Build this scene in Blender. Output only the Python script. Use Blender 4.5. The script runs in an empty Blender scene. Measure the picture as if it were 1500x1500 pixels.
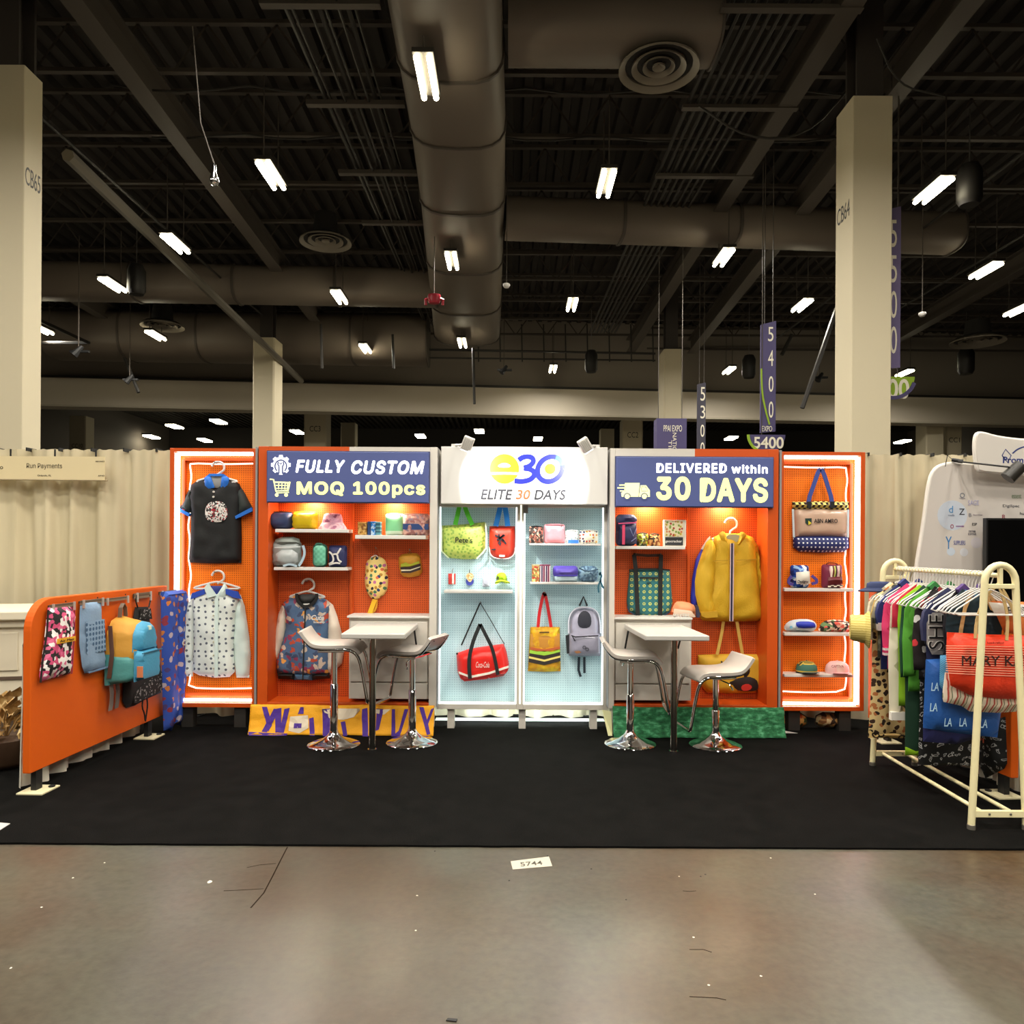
import bpy, math, random
from mathutils import Vector, Matrix, noise
from mathutils.geometry import delaunay_2d_cdt
C = bpy.context.scene
COL = C.collection
random.seed(7)
# ------------------------------------------------------------------ camera, world, exposure
FOC, CX, CY, ROLL, EYE = 1100.0, 750.0, 800.0, 0.006, 1.6
cr, sr = math.cos(ROLL), math.sin(ROLL)
cam_data = bpy.data.cameras.new('camera'); cam = bpy.data.objects.new('camera', cam_data); COL.objects.link(cam)
cam_data.sensor_width = 36; cam_data.lens = FOC/1500*36; cam_data.shift_y = (CY-750)/1500
cam_data.clip_end = 300
R_, U_, B_ = Vector((cr, 0, sr)), Vector((-sr, 0, cr)), Vector((0, -1, 0))
cam.matrix_world = Matrix(((R_.x, U_.x, B_.x, 0), (R_.y, U_.y, B_.y, 0), (R_.z, U_.z, B_.z, EYE), (0, 0, 0, 1)))
C.camera = cam
w = bpy.data.worlds.new('world'); C.world = w; w.use_nodes = True
w.node_tree.nodes['Background'].inputs[0].default_value = (1.0, .93, .82, 1)
w.node_tree.nodes['Background'].inputs[1].default_value = .06
C.view_settings.view_transform = 'Standard'; C.view_settings.look = 'None'
C.view_settings.gamma = 1; C.view_settings.use_curve_mapping = False
C.view_settings.exposure = 0.0
HALL_W = 180.0      # watts of one hall light
# ------------------------------------------------------------------ projection helpers (photo pixels -> metres at a known depth)
def P(px, py, Y):
    u, v = px-CX, CY-py
    return Vector(((u*cr - v*sr)*Y/FOC, Y, EYE + (u*sr + v*cr)*Y/FOC))
def PP(Y, pts): return [(P(x, y, Y).x, P(x, y, Y).z) for x, y in pts]
def FL(px, py, z=0.0):
    u, v = px-CX, CY-py
    Y = (z-EYE)*FOC/(u*sr + v*cr)
    return P(px, py, Y)
def SX(X, pts):
    out = []
    for px, py in pts:
        u, v = px-CX, CY-py
        a, b = u*cr - v*sr, u*sr + v*cr
        Y = X*FOC/a
        out.append((Y, EYE + b*Y/FOC))
    return out
class Fr:
    def __init__(s, O=(0, 0, 0), ex=(1, 0, 0), ey=(0, 1, 0), ez=(0, 0, 1)):
        s.O, s.ex, s.ey, s.ez = Vector(O), Vector(ex), Vector(ey), Vector(ez)
    def __call__(s, x, y, z): return s.O + s.ex*x + s.ey*y + s.ez*z
W0 = Fr()
# ------------------------------------------------------------------ materials
def lin(c): return c/12.92 if c <= .04045 else ((c+.055)/1.055)**2.4
def H(h): return (lin(int(h[0:2], 16)/255), lin(int(h[2:4], 16)/255), lin(int(h[4:6], 16)/255), 1)
_M = {}
def mat(h, rough=.6, metal=0, emit=0, trans=0, bump=0, bscale=60, coat=0, spec=.5):
    k = (h, rough, metal, emit, trans, bump, bscale, coat, spec)
    if k in _M: return _M[k]
    m = bpy.data.materials.new('material_'+h); m.use_nodes = True
    nt = m.node_tree; b = nt.nodes['Principled BSDF']
    b.inputs['Base Color'].default_value = H(h); b.inputs['Roughness'].default_value = rough
    b.inputs['Metallic'].default_value = metal; b.inputs['Specular IOR Level'].default_value = spec
    if emit:
        b.inputs['Emission Color'].default_value = H(h); b.inputs['Emission Strength'].default_value = emit
    if trans: b.inputs['Alpha'].default_value = 1-trans
    if coat: b.inputs['Coat Weight'].default_value = coat
    if bump:
        n = nt.nodes.new('ShaderNodeTexNoise'); n.inputs['Scale'].default_value = bscale
        tc = nt.nodes.new('ShaderNodeTexCoord'); nt.links.new(tc.outputs['Object'], n.inputs['Vector'])
        bp = nt.nodes.new('ShaderNodeBump'); bp.inputs['Strength'].default_value = bump; bp.inputs['Distance'].default_value = .01
        nt.links.new(n.outputs['Fac'], bp.inputs['Height']); nt.links.new(bp.outputs['Normal'], b.inputs['Normal'])
    _M[k] = m
    return m
def pat(kind, cols, scale=20, r=.3, rnd=0, rough=.7, pos=None, axis='X', mx=1, my=1, trans=0, emit=0, bump=0, warp=0, spec=.4):
    """procedural print in metres of the UV layer: spk (coloured cells), str (stripes), dot, ring, chk, noi (soft blotches), cdot"""
    k = (kind, tuple(cols), scale, r, rnd, rough, tuple(pos or ()), axis, mx, my, trans, emit, bump, warp, spec)
    if k in _M: return _M[k]
    m = bpy.data.materials.new('print_%s_%s' % (kind, cols[0])); m.use_nodes = True
    nt = m.node_tree; b = nt.nodes['Principled BSDF']; N = nt.nodes.new; L = nt.links.new
    b.inputs['Roughness'].default_value = rough; b.inputs['Specular IOR Level'].default_value = spec
    if trans: b.inputs['Alpha'].default_value = 1-trans
    tc = N('ShaderNodeTexCoord'); mp = N('ShaderNodeMapping'); mp.inputs['Scale'].default_value = (mx, my, 1)
    L(tc.outputs['UV'], mp.inputs['Vector']); vec = mp.outputs['Vector']
    if warp:
        nn = N('ShaderNodeTexNoise'); nn.inputs['Scale'].default_value = scale*.7; L(vec, nn.inputs['Vector'])
        ad = N('ShaderNodeVectorMath'); ad.operation = 'MULTIPLY_ADD'; ad.inputs[1].default_value = (warp, warp, 0)
        L(nn.outputs['Color'], ad.inputs[0]); L(vec, ad.inputs[2]); vec = ad.outputs[0]
    def ramp(fac, cs, ps):
        rp = N('ShaderNodeValToRGB'); rp.color_ramp.interpolation = 'CONSTANT' if kind != 'noi' else 'LINEAR'
        e = rp.color_ramp.elements
        while len(e) < len(cs): e.new(.5)
        for i, (c, p) in enumerate(zip(cs, ps)): e[i].position = p; e[i].color = H(c)
        L(fac, rp.inputs[0]); return rp.outputs[0]
    n = len(cols); ps = pos or [i/n for i in range(n)]
    if kind in ('spk', 'dot', 'ring', 'cdot'):
        v = N('ShaderNodeTexVoronoi'); v.voronoi_dimensions = '2D'; v.inputs['Scale'].default_value = scale
        v.inputs['Randomness'].default_value = rnd if kind != 'spk' else 1
        L(vec, v.inputs['Vector'])
        if kind in ('spk', 'cdot'):
            sp = N('ShaderNodeSeparateColor'); L(v.outputs['Color'], sp.inputs[0])
        if kind == 'spk': out = ramp(sp.outputs[0], cols, ps)
        elif kind == 'dot': out = ramp(v.outputs['Distance'], [cols[1], cols[0]], [0, r])
        elif kind == 'ring': out = ramp(v.outputs['Distance'], [cols[0], cols[1], cols[0]], [0, r*.5, r])
        else:
            cc = cols[1:]; a = ramp(sp.outputs[0], cc, [i/len(cc) for i in range(len(cc))])
            mxn = N('ShaderNodeMix'); mxn.data_type = 'RGBA'; ls = N('ShaderNodeMath'); ls.operation = 'LESS_THAN'; ls.inputs[1].default_value = r
            L(v.outputs['Distance'], ls.inputs[0]); L(ls.outputs[0], mxn.inputs[0]); mxn.inputs[6].default_value = H(cols[0]); L(a, mxn.inputs[7]); out = mxn.outputs[2]
    elif kind == 'str':
        s = N('ShaderNodeSeparateXYZ'); L(vec, s.inputs[0])
        mu = N('ShaderNodeMath'); mu.operation = 'MULTIPLY'; mu.inputs[1].default_value = scale; L(s.outputs[axis], mu.inputs[0])
        fr = N('ShaderNodeMath'); fr.operation = 'FRACT'; L(mu.outputs[0], fr.inputs[0]); out = ramp(fr.outputs[0], cols, ps)
    elif kind == 'chk':
        c = N('ShaderNodeTexChecker'); c.inputs['Scale'].default_value = scale; c.inputs[1].default_value = H(cols[0]); c.inputs[2].default_value = H(cols[1]); L(vec, c.inputs[0]); out = c.outputs[0]
    else:
        t = N('ShaderNodeTexNoise'); t.inputs['Scale'].default_value = scale; t.inputs['Detail'].default_value = 5; L(vec, t.inputs['Vector']); out = ramp(t.outputs['Fac'], cols, ps)
    L(out, b.inputs['Base Color'])
    if emit: L(out, b.inputs['Emission Color']); b.inputs['Emission Strength'].default_value = emit
    if bump:
        t = N('ShaderNodeTexNoise'); t.inputs['Scale'].default_value = 80; L(tc.outputs['Object'], t.inputs['Vector'])
        bp = N('ShaderNodeBump'); bp.inputs['Strength'].default_value = bump; bp.inputs['Distance'].default_value = .01; L(t.outputs['Fac'], bp.inputs['Height']); L(bp.outputs['Normal'], b.inputs['Normal'])
    _M[k] = m
    return m
# ------------------------------------------------------------------ mesh builder
class MB:
    def __init__(s): s.v, s.f, s.uv, s.fix = [], [], [], False
    def add(s, vs, fs, uvs=None):
        o = len(s.v); s.v += [tuple(p) for p in vs]
        for f in fs:
            s.f.append([i+o for i in f]); s.uv.append([uvs[i] for i in f] if uvs else None)
        return s
    def box(s, x0, y0, z0, x1, y1, z1, fr=W0):
        c = [fr(x, y, z) for z in (z0, z1) for y in (y0, y1) for x in (x0, x1)]
        s.fix = True
        return s.add(c, [(0, 2, 3, 1), (4, 5, 7, 6), (0, 1, 5, 4), (2, 6, 7, 3), (0, 4, 6, 2), (1, 3, 7, 5)])
    def tube(s, path, r, n=8, closed=False, flat=None):
        path = [Vector(p) for p in path]; m = len(path); vs, fs = [], []
        rr = r if isinstance(r, (list, tuple)) else [r]*m
        up = None
        for i, p in enumerate(path):
            a = path[i-1] if (i > 0 or closed) else p; b = path[(i+1) % m] if (i < m-1 or closed) else p
            t = (b-a).normalized() if (b-a).length > 1e-9 else Vector((0, 0, 1))
            if up is None: up = t.orthogonal().normalized()
            up = (up - t*up.dot(t)); up = up.normalized() if up.length > 1e-6 else t.orthogonal().normalized()
            q = t.cross(up)
            for k in range(n):
                an = 2*math.pi*k/n
                vs.append(p + (up*math.cos(an) + q*math.sin(an))*rr[i])
        for i in range(m if closed else m-1):
            j = (i+1) % m
            for k in range(n): fs.append((i*n+k, i*n+(k+1) % n, j*n+(k+1) % n, j*n+k))
        if not closed: fs.append(tuple(reversed(range(n)))); fs.append(tuple((m-1)*n+k for k in range(n)))
        s.fix = True
        return s.add(vs, fs)
    def lathe(s, prof, O=(0, 0, 0), n=24, fr=None, sx=1, sy=1, caps=True):
        fr = fr or Fr(O); vs, fs = [], []; m = len(prof)
        for r, z in prof:
            for k in range(n):
                a = 2*math.pi*k/n; vs.append(fr(r*math.cos(a)*sx, r*math.sin(a)*sy, z))
        for i in range(m-1):
            for k in range(n): fs.append((i*n+k, i*n+(k+1) % n, (i+1)*n+(k+1) % n, (i+1)*n+k))
        if caps and prof[0][0] > 1e-4: fs.append(tuple(reversed(range(n))))
        if caps and prof[-1][0] > 1e-4: fs.append(tuple((m-1)*n+k for k in range(n)))
        s.fix = True
        return s.add(vs, fs)
    def prism(s, poly, y0, y1, fr=W0):
        """poly of (x, z); from depth y0 to y1"""
        n = len(poly); a = sum(poly[i][0]*poly[(i+1) % n][1]-poly[(i+1) % n][0]*poly[i][1] for i in range(n))
        if a < 0: poly = poly[::-1]
        vs = [fr(x, y0, z) for x, z in poly]+[fr(x, y1, z) for x, z in poly]
        fs = [tuple(range(n)), tuple(range(2*n-1, n-1, -1))]+[(i, i+n, (i+1) % n+n, (i+1) % n) for i in range(n)]
        s.fix = True
        return s.add(vs, fs, [tuple(p) for p in poly]*2)
    def strip(s, pts, wd, y, th, fr=W0):
        n = len(pts); L_, R2 = [], []
        for i, (x, z) in enumerate(pts):
            a = pts[max(i-1, 0)]; b = pts[min(i+1, n-1)]; dx, dz = b[0]-a[0], b[1]-a[1]; l = math.hypot(dx, dz) or 1
            h = (wd[i] if isinstance(wd, (list, tuple)) else wd)/2
            L_.append((x-dz/l*h, z+dx/l*h)); R2.append((x+dz/l*h, z-dx/l*h))
        vs = []; uv = []; yy = y if isinstance(y, (list, tuple)) else [y]*n
        for i in range(n):
            for (x, z), d in ((L_[i], 0), (R2[i], 0), (R2[i], th), (L_[i], th)): vs.append(fr(x, yy[i]-d, z)); uv.append((x, z))
        fs = [(0, 1, 2, 3), ((n-1)*4+3, (n-1)*4+2, (n-1)*4+1, (n-1)*4)]
        for i in range(n-1):
            for k in range(4): fs.append((i*4+k, i*4+(k+1) % 4, i*4+4+(k+1) % 4, i*4+4+k))
        s.fix = True
        return s.add(vs, fs, uv)
    def ribbon(s, pts, wvec, th):
        """3D strap: centre path, width vector, thickness along the path normal"""
        pts = [Vector(p) for p in pts]; wv = Vector(wvec)/2; n = len(pts); vs = []
        for i, p in enumerate(pts):
            t = (pts[min(i+1, n-1)]-pts[max(i-1, 0)]).normalized(); nn = t.cross(wv).normalized()*th/2
            vs += [p-wv-nn, p+wv-nn, p+wv+nn, p-wv+nn]
        fs = [(0, 1, 2, 3), ((n-1)*4+3, (n-1)*4+2, (n-1)*4+1, (n-1)*4)]
        for i in range(n-1):
            for k in range(4): fs.append((i*4+k, i*4+(k+1) % 4, i*4+4+(k+1) % 4, i*4+4+k))
        s.fix = True
        return s.add(vs, fs)
    def puff(s, poly, y0, th, res=.03, rd=None, wr=0.0, fr=W0, back=0.0, wf=9.0, fold=0.0, ff=40.0):
        """a cloth body: outline in (x, z), back at depth y0, front bulging th towards the viewer"""
        n = len(poly); pts = []
        for i in range(n):
            a, b = poly[i], poly[(i+1) % n]; l = math.hypot(b[0]-a[0], b[1]-a[1]); k = max(1, int(l/res+.5))
            for j in range(k): pts.append((a[0]+(b[0]-a[0])*j/k, a[1]+(b[1]-a[1])*j/k))
        nb = len(pts)
        def inside(x, z):
            c = False; j = nb-1
            for i in range(nb):
                xi, zi = pts[i]; xj, zj = pts[j]
                if (zi > z) != (zj > z) and x < (xj-xi)*(z-zi)/(zj-zi)+xi: c = not c
                j = i
            return c
        def dist(x, z):
            d = 1e9
            for i in range(n):
                ax, az = poly[i]; bx, bz = poly[(i+1) % n]; dx, dz = bx-ax, bz-az; q = dx*dx+dz*dz or 1e-12
                t = max(0, min(1, ((x-ax)*dx+(z-az)*dz)/q)); d = min(d, math.hypot(x-ax-t*dx, z-az-t*dz))
            return d
        x0 = min(p[0] for p in pts); x1 = max(p[0] for p in pts); z0 = min(p[1] for p in pts); z1 = max(p[1] for p in pts)
        rd = rd or max(th*1.3, .015); ring = []
        z = z0+res/2; row = 0
        while z < z1:
            x = x0+res*(.5 if row % 2 else .25)
            while x < x1:
                if inside(x, z) and dist(x, z) > res*.45: ring.append((x, z))
                x += res
            z += res*.9; row += 1
        allp = pts+ring
        r = delaunay_2d_cdt([Vector(p) for p in allp], [(i, (i+1) % nb) for i in range(nb)], [], 1, 1e-6)
        vv = [(p.x, p.y) for p in r[0]]; tri = r[2]; m = len(vv); fv, bv = [], []
        for x, z in vv:
            d = min(dist(x, z)/rd, 1); h = math.sqrt(max(0, 1-(1-d)**2)); e = th*(.12+.88*h) if len(ring) > 2 else th
            if wr: e += wr*noise.noise(Vector((x*wf, z*wf, y0*3)))*h
            if fold: e += fold*math.sin(x*ff+2*noise.noise(Vector((x*4, z*3, 0))))*h
            fv.append(fr(x, y0-e, z)); bv.append(fr(x, y0+back*h, z))
        edges = {}
        for t in tri:
            for i in range(len(t)):
                a, b = t[i], t[(i+1) % len(t)]; edges[(a, b)] = edges.get((a, b), 0)+1
        fs = [tuple(t) for t in tri]+[tuple(i+m for i in reversed(t)) for t in tri]
        for (a, b) in edges:
            if (b, a) not in edges: fs.append((b, a, a+m, b+m))
        s.fix = True
        return s.add(fv+bv, fs, vv+vv)
SUBS = {'button', 'printed_patch', 'printed_mark', 'logo', 'lettering', 'sewn_label', 'zip_pull', 'neck_label', 'maker_label', 'print', 'printed_stripe', 'label_patch', 'printed_band', 'white_stripe', 'letter_patch', 'front_label'}
def build(name, mb, m, parent=None, smooth=False, bevel=0, label=None, cat=None, group=None, kind=None, origin=None):
    import bmesh
    me = bpy.data.meshes.new(name)
    if parent is not None and name in SUBS and parent.type == 'EMPTY':
        for c_ in parent.children:
            if c_.name.split('.')[0] in ('body', 'clear_body', 'sign_panel', 'fabric_panel', 'banner_panel', 'sheet'): parent = c_; break
    if parent is not None: o_ = Vector(parent['_w'])
    elif origin is not None: o_ = Vector(origin)
    else:
        xs = [p[0] for p in mb.v]; ys = [p[1] for p in mb.v]; zs = [p[2] for p in mb.v]
        o_ = Vector(((min(xs)+max(xs))/2, (min(ys)+max(ys))/2, min(zs)))
    me.from_pydata([(p[0]-o_.x, p[1]-o_.y, p[2]-o_.z) for p in mb.v], [], mb.f)
    uvl = me.uv_layers.new(name='UVMap'); k = 0; flat = []
    for pi, poly in enumerate(me.polygons):
        u = mb.uv[pi]
        if u: flat += [c for q in u for c in q]
        else:
            nn = poly.normal; ax, ay, az = abs(nn.x), abs(nn.y), abs(nn.z)
            for vi in poly.vertices:
                co = mb.v[vi]
                flat += (co[0], co[2]) if ay >= ax and ay >= az else ((co[1], co[2]) if ax >= az else (co[0], co[1]))
    uvl.data.foreach_set('uv', flat)
    if smooth: me.polygons.foreach_set('use_smooth', [True]*len(me.polygons))
    if mb.fix:
        bm = bmesh.new(); bm.from_mesh(me); bmesh.ops.recalc_face_normals(bm, faces=bm.faces); bm.to_mesh(me); bm.free()
    if smooth and smooth != 2: me.set_sharp_from_angle(angle=math.radians(50))
    for mm in (m if isinstance(m, (list, tuple)) else [m]): me.materials.append(mm)
    o = bpy.data.objects.new(name, me); COL.objects.link(o)
    if parent is not None: o.parent = parent
    else: o.location = o_
    o['_w'] = tuple(o_)
    tag(o, label, cat, group, kind)
    if bevel:
        md = o.modifiers.new('bevel', 'BEVEL'); md.width = bevel; md.segments = 2; md.limit_method = 'ANGLE'; md.harden_normals = False
    return o
def tag(o, label=None, cat=None, group=None, kind=None):
    for k, v in (('label', label), ('category', cat), ('group', group), ('kind', kind)):
        if v: o[k] = v
    return o
def thing(name, label, cat, loc, group=None, kind=None):
    o = bpy.data.objects.new(name, None); COL.objects.link(o); o.location = loc; o['_w'] = tuple(loc)
    o.empty_display_size = .1
    return tag(o, label, cat, group, kind)
def lamp(kind, loc, watts, parent=None, size=.2, col=(1, .95, .86), aim=None, spot=None, blend=.3, sizey=None, name='lamp', spread=None):
    d = bpy.data.lights.new(name, kind); d.energy = watts; d.color = col
    if kind == 'AREA':
        d.size = size
        if sizey: d.shape = 'RECTANGLE'; d.size_y = sizey
        if spread: d.spread = spread
    else: d.shadow_soft_size = size
    if spot: d.spot_size = spot; d.spot_blend = blend
    o = bpy.data.objects.new(name, d); COL.objects.link(o)
    p = Vector(loc) - (Vector(parent['_w']) if parent is not None else Vector())
    if parent is not None: o.parent = parent
    o.location = p
    if aim is not None:
        o.rotation_euler = (Vector(aim)-Vector(loc)).to_track_quat('-Z', 'Y').to_euler()
    return o
FONTS = {}
def font(n):
    if n not in FONTS:
        f = None
        if n:
            try:
                import os
                f = bpy.data.fonts.load(os.path.join(bpy.utils.system_resource('DATAFILES', path='fonts'), n))
            except Exception: f = None
        FONTS[n] = f
    return FONTS[n]
def textmb(s, u0, v0, u1, v1, y, th=.002, bold=0, shear=0, fr=W0, fnt=None, spacing=1.0, fat=0):
    cu = bpy.data.curves.new('t', 'FONT'); cu.body = s; cu.size = 1; cu.extrude = .05; cu.offset = bold; cu.shear = shear; cu.space_character = spacing
    cu.resolution_u = 4
    if font(fnt): cu.font = font(fnt)
    o = bpy.data.objects.new('t', cu); COL.objects.link(o)
    dg = bpy.context.evaluated_depsgraph_get(); dg.update()
    me = bpy.data.meshes.new_from_object(o.evaluated_get(dg))
    vs = [v.co.copy() for v in me.vertices]; fs = [tuple(p.vertices) for p in me.polygons]
    bpy.data.objects.remove(o); bpy.data.curves.remove(cu); bpy.data.meshes.remove(me)
    x0 = min(p.x for p in vs); x1 = max(p.x for p in vs); z0 = min(p.y for p in vs); z1 = max(p.y for p in vs)
    if fat:
        n0 = len(vs); b0, f0 = list(vs), list(fs)
        for i_, (dx, dy) in enumerate(((1, 0), (-1, 0), (0, 1), (0, -1), (.7, .7), (-.7, .7), (.7, -.7), (-.7, -.7))):
            vs += [Vector((p.x+dx*fat, p.y+dy*fat, p.z)) for p in b0]; fs += [tuple(k+n0*(i_+1) for k in f) for f in f0]
        x0 -= fat; x1 += fat; z0 -= fat; z1 += fat
    mb = MB(); out, uv = [], []
    for p in vs:
        a = u0+(p.x-x0)/(x1-x0)*(u1-u0); b = v0+(p.y-z0)/(z1-z0)*(v1-v0)
        out.append(fr(a, y-th if p.z > 0 else y, b)); uv.append((a, b))
    mb.add(out, fs, uv)
    return mb
def text(s, box, Y, m, parent, name='lettering', fr=W0, **kw):
    """box in photo pixels, on the frontal plane at depth Y"""
    a, b = P(box[0], box[3], Y), P(box[2], box[1], Y)
    return build(name, textmb(s, a.x, a.z, b.x, b.z, Y, fr=fr, **kw), m, parent)
def rrect(x0, z0, x1, z1, r, n=4):
    r = min(r, (x1-x0)/2-1e-4, (z1-z0)/2-1e-4); out = []
    for cx, cz, a0 in ((x1-r, z0+r, -90), (x1-r, z1-r, 0), (x0+r, z1-r, 90), (x0+r, z0+r, 180)):
        for i in range(n+1):
            a = math.radians(a0+90*i/n); out.append((cx+r*math.cos(a), cz+r*math.sin(a)))
    return out
def RR(px0, py0, px1, py1, Y, r=3, zb=None):
    a, b = P(px0, py1, Y), P(px1, py0, Y); z0 = a.z
    if zb is not None: z0 = zb
    return rrect(a.x, z0, b.x, max(b.z, z0+.02), r*Y/FOC)
def ell(cx, cz, rx, rz, n=20): return [(cx+rx*math.cos(2*math.pi*i/n), cz+rz*math.sin(2*math.pi*i/n)) for i in range(n)]
def smoothpoly(pts, it=2):
    for _ in range(it):
        q = []
        for i in range(len(pts)):
            a, b = pts[i], pts[(i+1) % len(pts)]
            q += [(a[0]*.75+b[0]*.25, a[1]*.75+b[1]*.25), (a[0]*.25+b[0]*.75, a[1]*.25+b[1]*.75)]
        pts = q
    return pts
def smoothline(pts, it=2):
    for _ in range(it):
        q = [pts[0]]
        for a, b in zip(pts, pts[1:]):
            q += [tuple(x*.75+y*.25 for x, y in zip(a, b)), tuple(x*.25+y*.75 for x, y in zip(a, b))]
        pts = q+[pts[-1]]
    return pts
def zoomed(ox, oy, k, pts): return [(ox+x/k, oy+y/k) for x, y in pts]
# common materials
WHITE = mat('dcd8d0', .45); WPL = mat('d6d3cd', .35); CHROME = mat('e6e6e6', .07, 1); STEEL = mat('8f8c86', .35, .8)
ORANGE = mat('e2560f', .42); BLACK = mat('141414', .6); DARKM = mat('2a2723', .55); ALU = mat('8c8a88', .35, .7)
LED = mat('f4f6ff', .5, 0, 10.0); CREAM = mat('e6dcae', .35)
# ================================================================== the hall
def concrete():
    m = bpy.data.materials.new('polished_concrete'); m.use_nodes = True; nt = m.node_tree; b = nt.nodes['Principled BSDF']; N = nt.nodes.new; L = nt.links.new
    tc = N('ShaderNodeTexCoord')
    def nz(s, d, dis=0):
        t = N('ShaderNodeTexNoise'); t.inputs['Scale'].default_value = s; t.inputs['Detail'].default_value = d; t.inputs['Distortion'].default_value = dis
        L(tc.outputs['Object'], t.inputs['Vector']); return t.outputs['Fac']
    def rp(f, cs):
        r = N('ShaderNodeValToRGB'); e = r.color_ramp.elements
        while len(e) < len(cs): e.new(.5)
        for i, (p, c) in enumerate(cs): e[i].position = p; e[i].color = H(c)
        L(f, r.inputs[0]); return r.outputs[0]
    a = rp(nz(.9, 4), [(.3, '54432f'), (.45, '5c5245'), (.58, '615f52'), (.75, '56544f')])
    d = rp(nz(.28, 3), [(.34, 'a09488'), (.56, 'ffffff')])
    c = rp(nz(26, 8), [(.25, '6f6f6f'), (.5, 'b4b4b4'), (.72, 'd8d8d8')])
    mx = N('ShaderNodeMix'); mx.data_type = 'RGBA'; mx.blend_type = 'MULTIPLY'; mx.inputs[0].default_value = .55; L(a, mx.inputs[6]); L(c, mx.inputs[7])
    m2 = N('ShaderNodeMix'); m2.data_type = 'RGBA'; m2.blend_type = 'MULTIPLY'; m2.inputs[0].default_value = .8; L(mx.outputs[2], m2.inputs[6]); L(d, m2.inputs[7]); L(m2.outputs[2], b.inputs['Base Color'])
    r = N('ShaderNodeMapRange'); r.inputs[3].default_value = .2; r.inputs[4].default_value = .44; L(nz(1.6, 5), r.inputs[0]); L(r.outputs[0], b.inputs['Roughness'])
    bp = N('ShaderNodeBump'); bp.inputs['Strength'].default_value = .12; bp.inputs['Distance'].default_value = .01; L(nz(14, 6), bp.inputs['Height']); L(bp.outputs['Normal'], b.inputs['Normal'])
    return m
def carpet_mat():
    m = bpy.data.materials.new('black_carpet'); m.use_nodes = True; nt = m.node_tree; b = nt.nodes['Principled BSDF']; N = nt.nodes.new; L = nt.links.new
    tc = N('ShaderNodeTexCoord'); t = N('ShaderNodeTexNoise'); t.inputs['Scale'].default_value = 7; t.inputs['Detail'].default_value = 8; L(tc.outputs['Object'], t.inputs['Vector'])
    r = N('ShaderNodeValToRGB'); r.color_ramp.elements[0].color = H('080807'); r.color_ramp.elements[1].color = H('0f0e0d'); r.color_ramp.elements[0].position = .35; r.color_ramp.elements[1].position = .7
    L(t.outputs['Fac'], r.inputs[0]); L(r.outputs[0], b.inputs['Base Color']); b.inputs['Roughness'].default_value = .95; b.inputs['Specular IOR Level'].default_value = .08
    t2 = N('ShaderNodeTexNoise'); t2.inputs['Scale'].default_value = 260; L(tc.outputs['Object'], t2.inputs['Vector'])
    bp = N('ShaderNodeBump'); bp.inputs['Strength'].default_value = .6; bp.inputs['Distance'].default_value = .01; L(t2.outputs['Fac'], bp.inputs['Height']); L(bp.outputs['Normal'], b.inputs['Normal'])
    return m
build('floor', MB().box(-30, -14, -.1, 34, 62, 0), concrete(), kind='structure', origin=(0, 0, 0))
# black carpet with a slightly uneven front edge
def carpet():
    mb = MB(); xs = [-6.6+.1*i for i in range(134)]
    vs = []; y1 = 7.3
    for x in xs:
        yf = 3.985+.006*noise.noise(Vector((x*6, 0, 0)))
        vs += [(x, yf, 0), (x, yf, .011), (x, y1, .011), (x, y1, 0)]
    fs = []
    for i in range(len(xs)-1):
        for k in range(3): fs.append((i*4+k, i*4+k+1, i*4+5+k, i*4+4+k))
    mb.add(vs, fs); mb.fix = True
    build('carpet', mb, carpet_mat(), label='black carpet laid over the concrete under the whole orange booth', cat='carpet', origin=(0, 5, 0))
carpet()
CZ = .011
CEIL = mat('2f2a26', .75); BEAM = mat('4a433c', .6); DUCT = mat('6a6056', .55)
# corrugated deck: ribs run along the depth of the hall
def deck():
    mb = MB(); vs, fs = [], []; x = -27.0; prof = []
    while x < 31:
        prof += [(x, 10.75), (x+.16, 10.75), (x+.2, 10.9), (x+.36, 10.9)]; x += .4
    for px_, pz in prof: vs += [(px_, -12, pz), (px_, 60, pz)]
    for i in range(len(prof)-1): fs.append((2*i, 2*i+2, 2*i+3, 2*i+1))
    mb.add(vs, fs)
    return build('ceiling', mb, CEIL, kind='structure', origin=(0, 12, 10.75))
ceiling = deck()
for i in range(26):                                    # open web joists running across
    y = -5+2.0*i
    if y > 46: break
    mb = MB(); z0, z1 = 9.75, 10.6; x0, x1 = (-24, 29)
    mb.box(x0, y-.05, z0, x1, y+.05, z0+.07); mb.box(x0, y-.05, z1, x1, y+.05, z1+.07)
    if 8 < y < 30:
        n = 44
        for k in range(n):
            a = x0+(x1-x0)*k/n; b = x0+(x1-x0)*(k+1)/n; m_ = (a+b)/2
            for p, q in (((a, z0), (m_, z1)), ((m_, z1), (b, z0))):
                d = .025
                mb.add([(p[0]-d, y, p[1]), (p[0]+d, y, p[1]), (q[0]+d, y, q[1]), (q[0]-d, y, q[1])], [(0, 1, 2, 3)])
    build('joist', mb, BEAM, ceiling)
def ibeam(x0, x1, y0, y1, z, w=.3, h=.5):
    mb = MB(); d = Vector((x1-x0, y1-y0, 0)); l = d.length; d.normalize(); fr = Fr((x0, y0, z), (d.y, -d.x, 0), d, (0, 0, 1))
    mb.box(-w/2, 0, 0, w/2, l, .04, fr); mb.box(-.03, 0, .04, .03, l, h-.04, fr); mb.box(-w/2, 0, h-.04, w/2, l, h, fr)
    return mb
for x0, x1 in ((-6.05, -6.9), (4.75, 4.6), (6.2, 7.0), (13.5, 14.2), (-13.2, -14)):
    build('girder', ibeam(x0, x1, 6, 29.5, 9.2, .32, .55), BEAM, ceiling)
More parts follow.
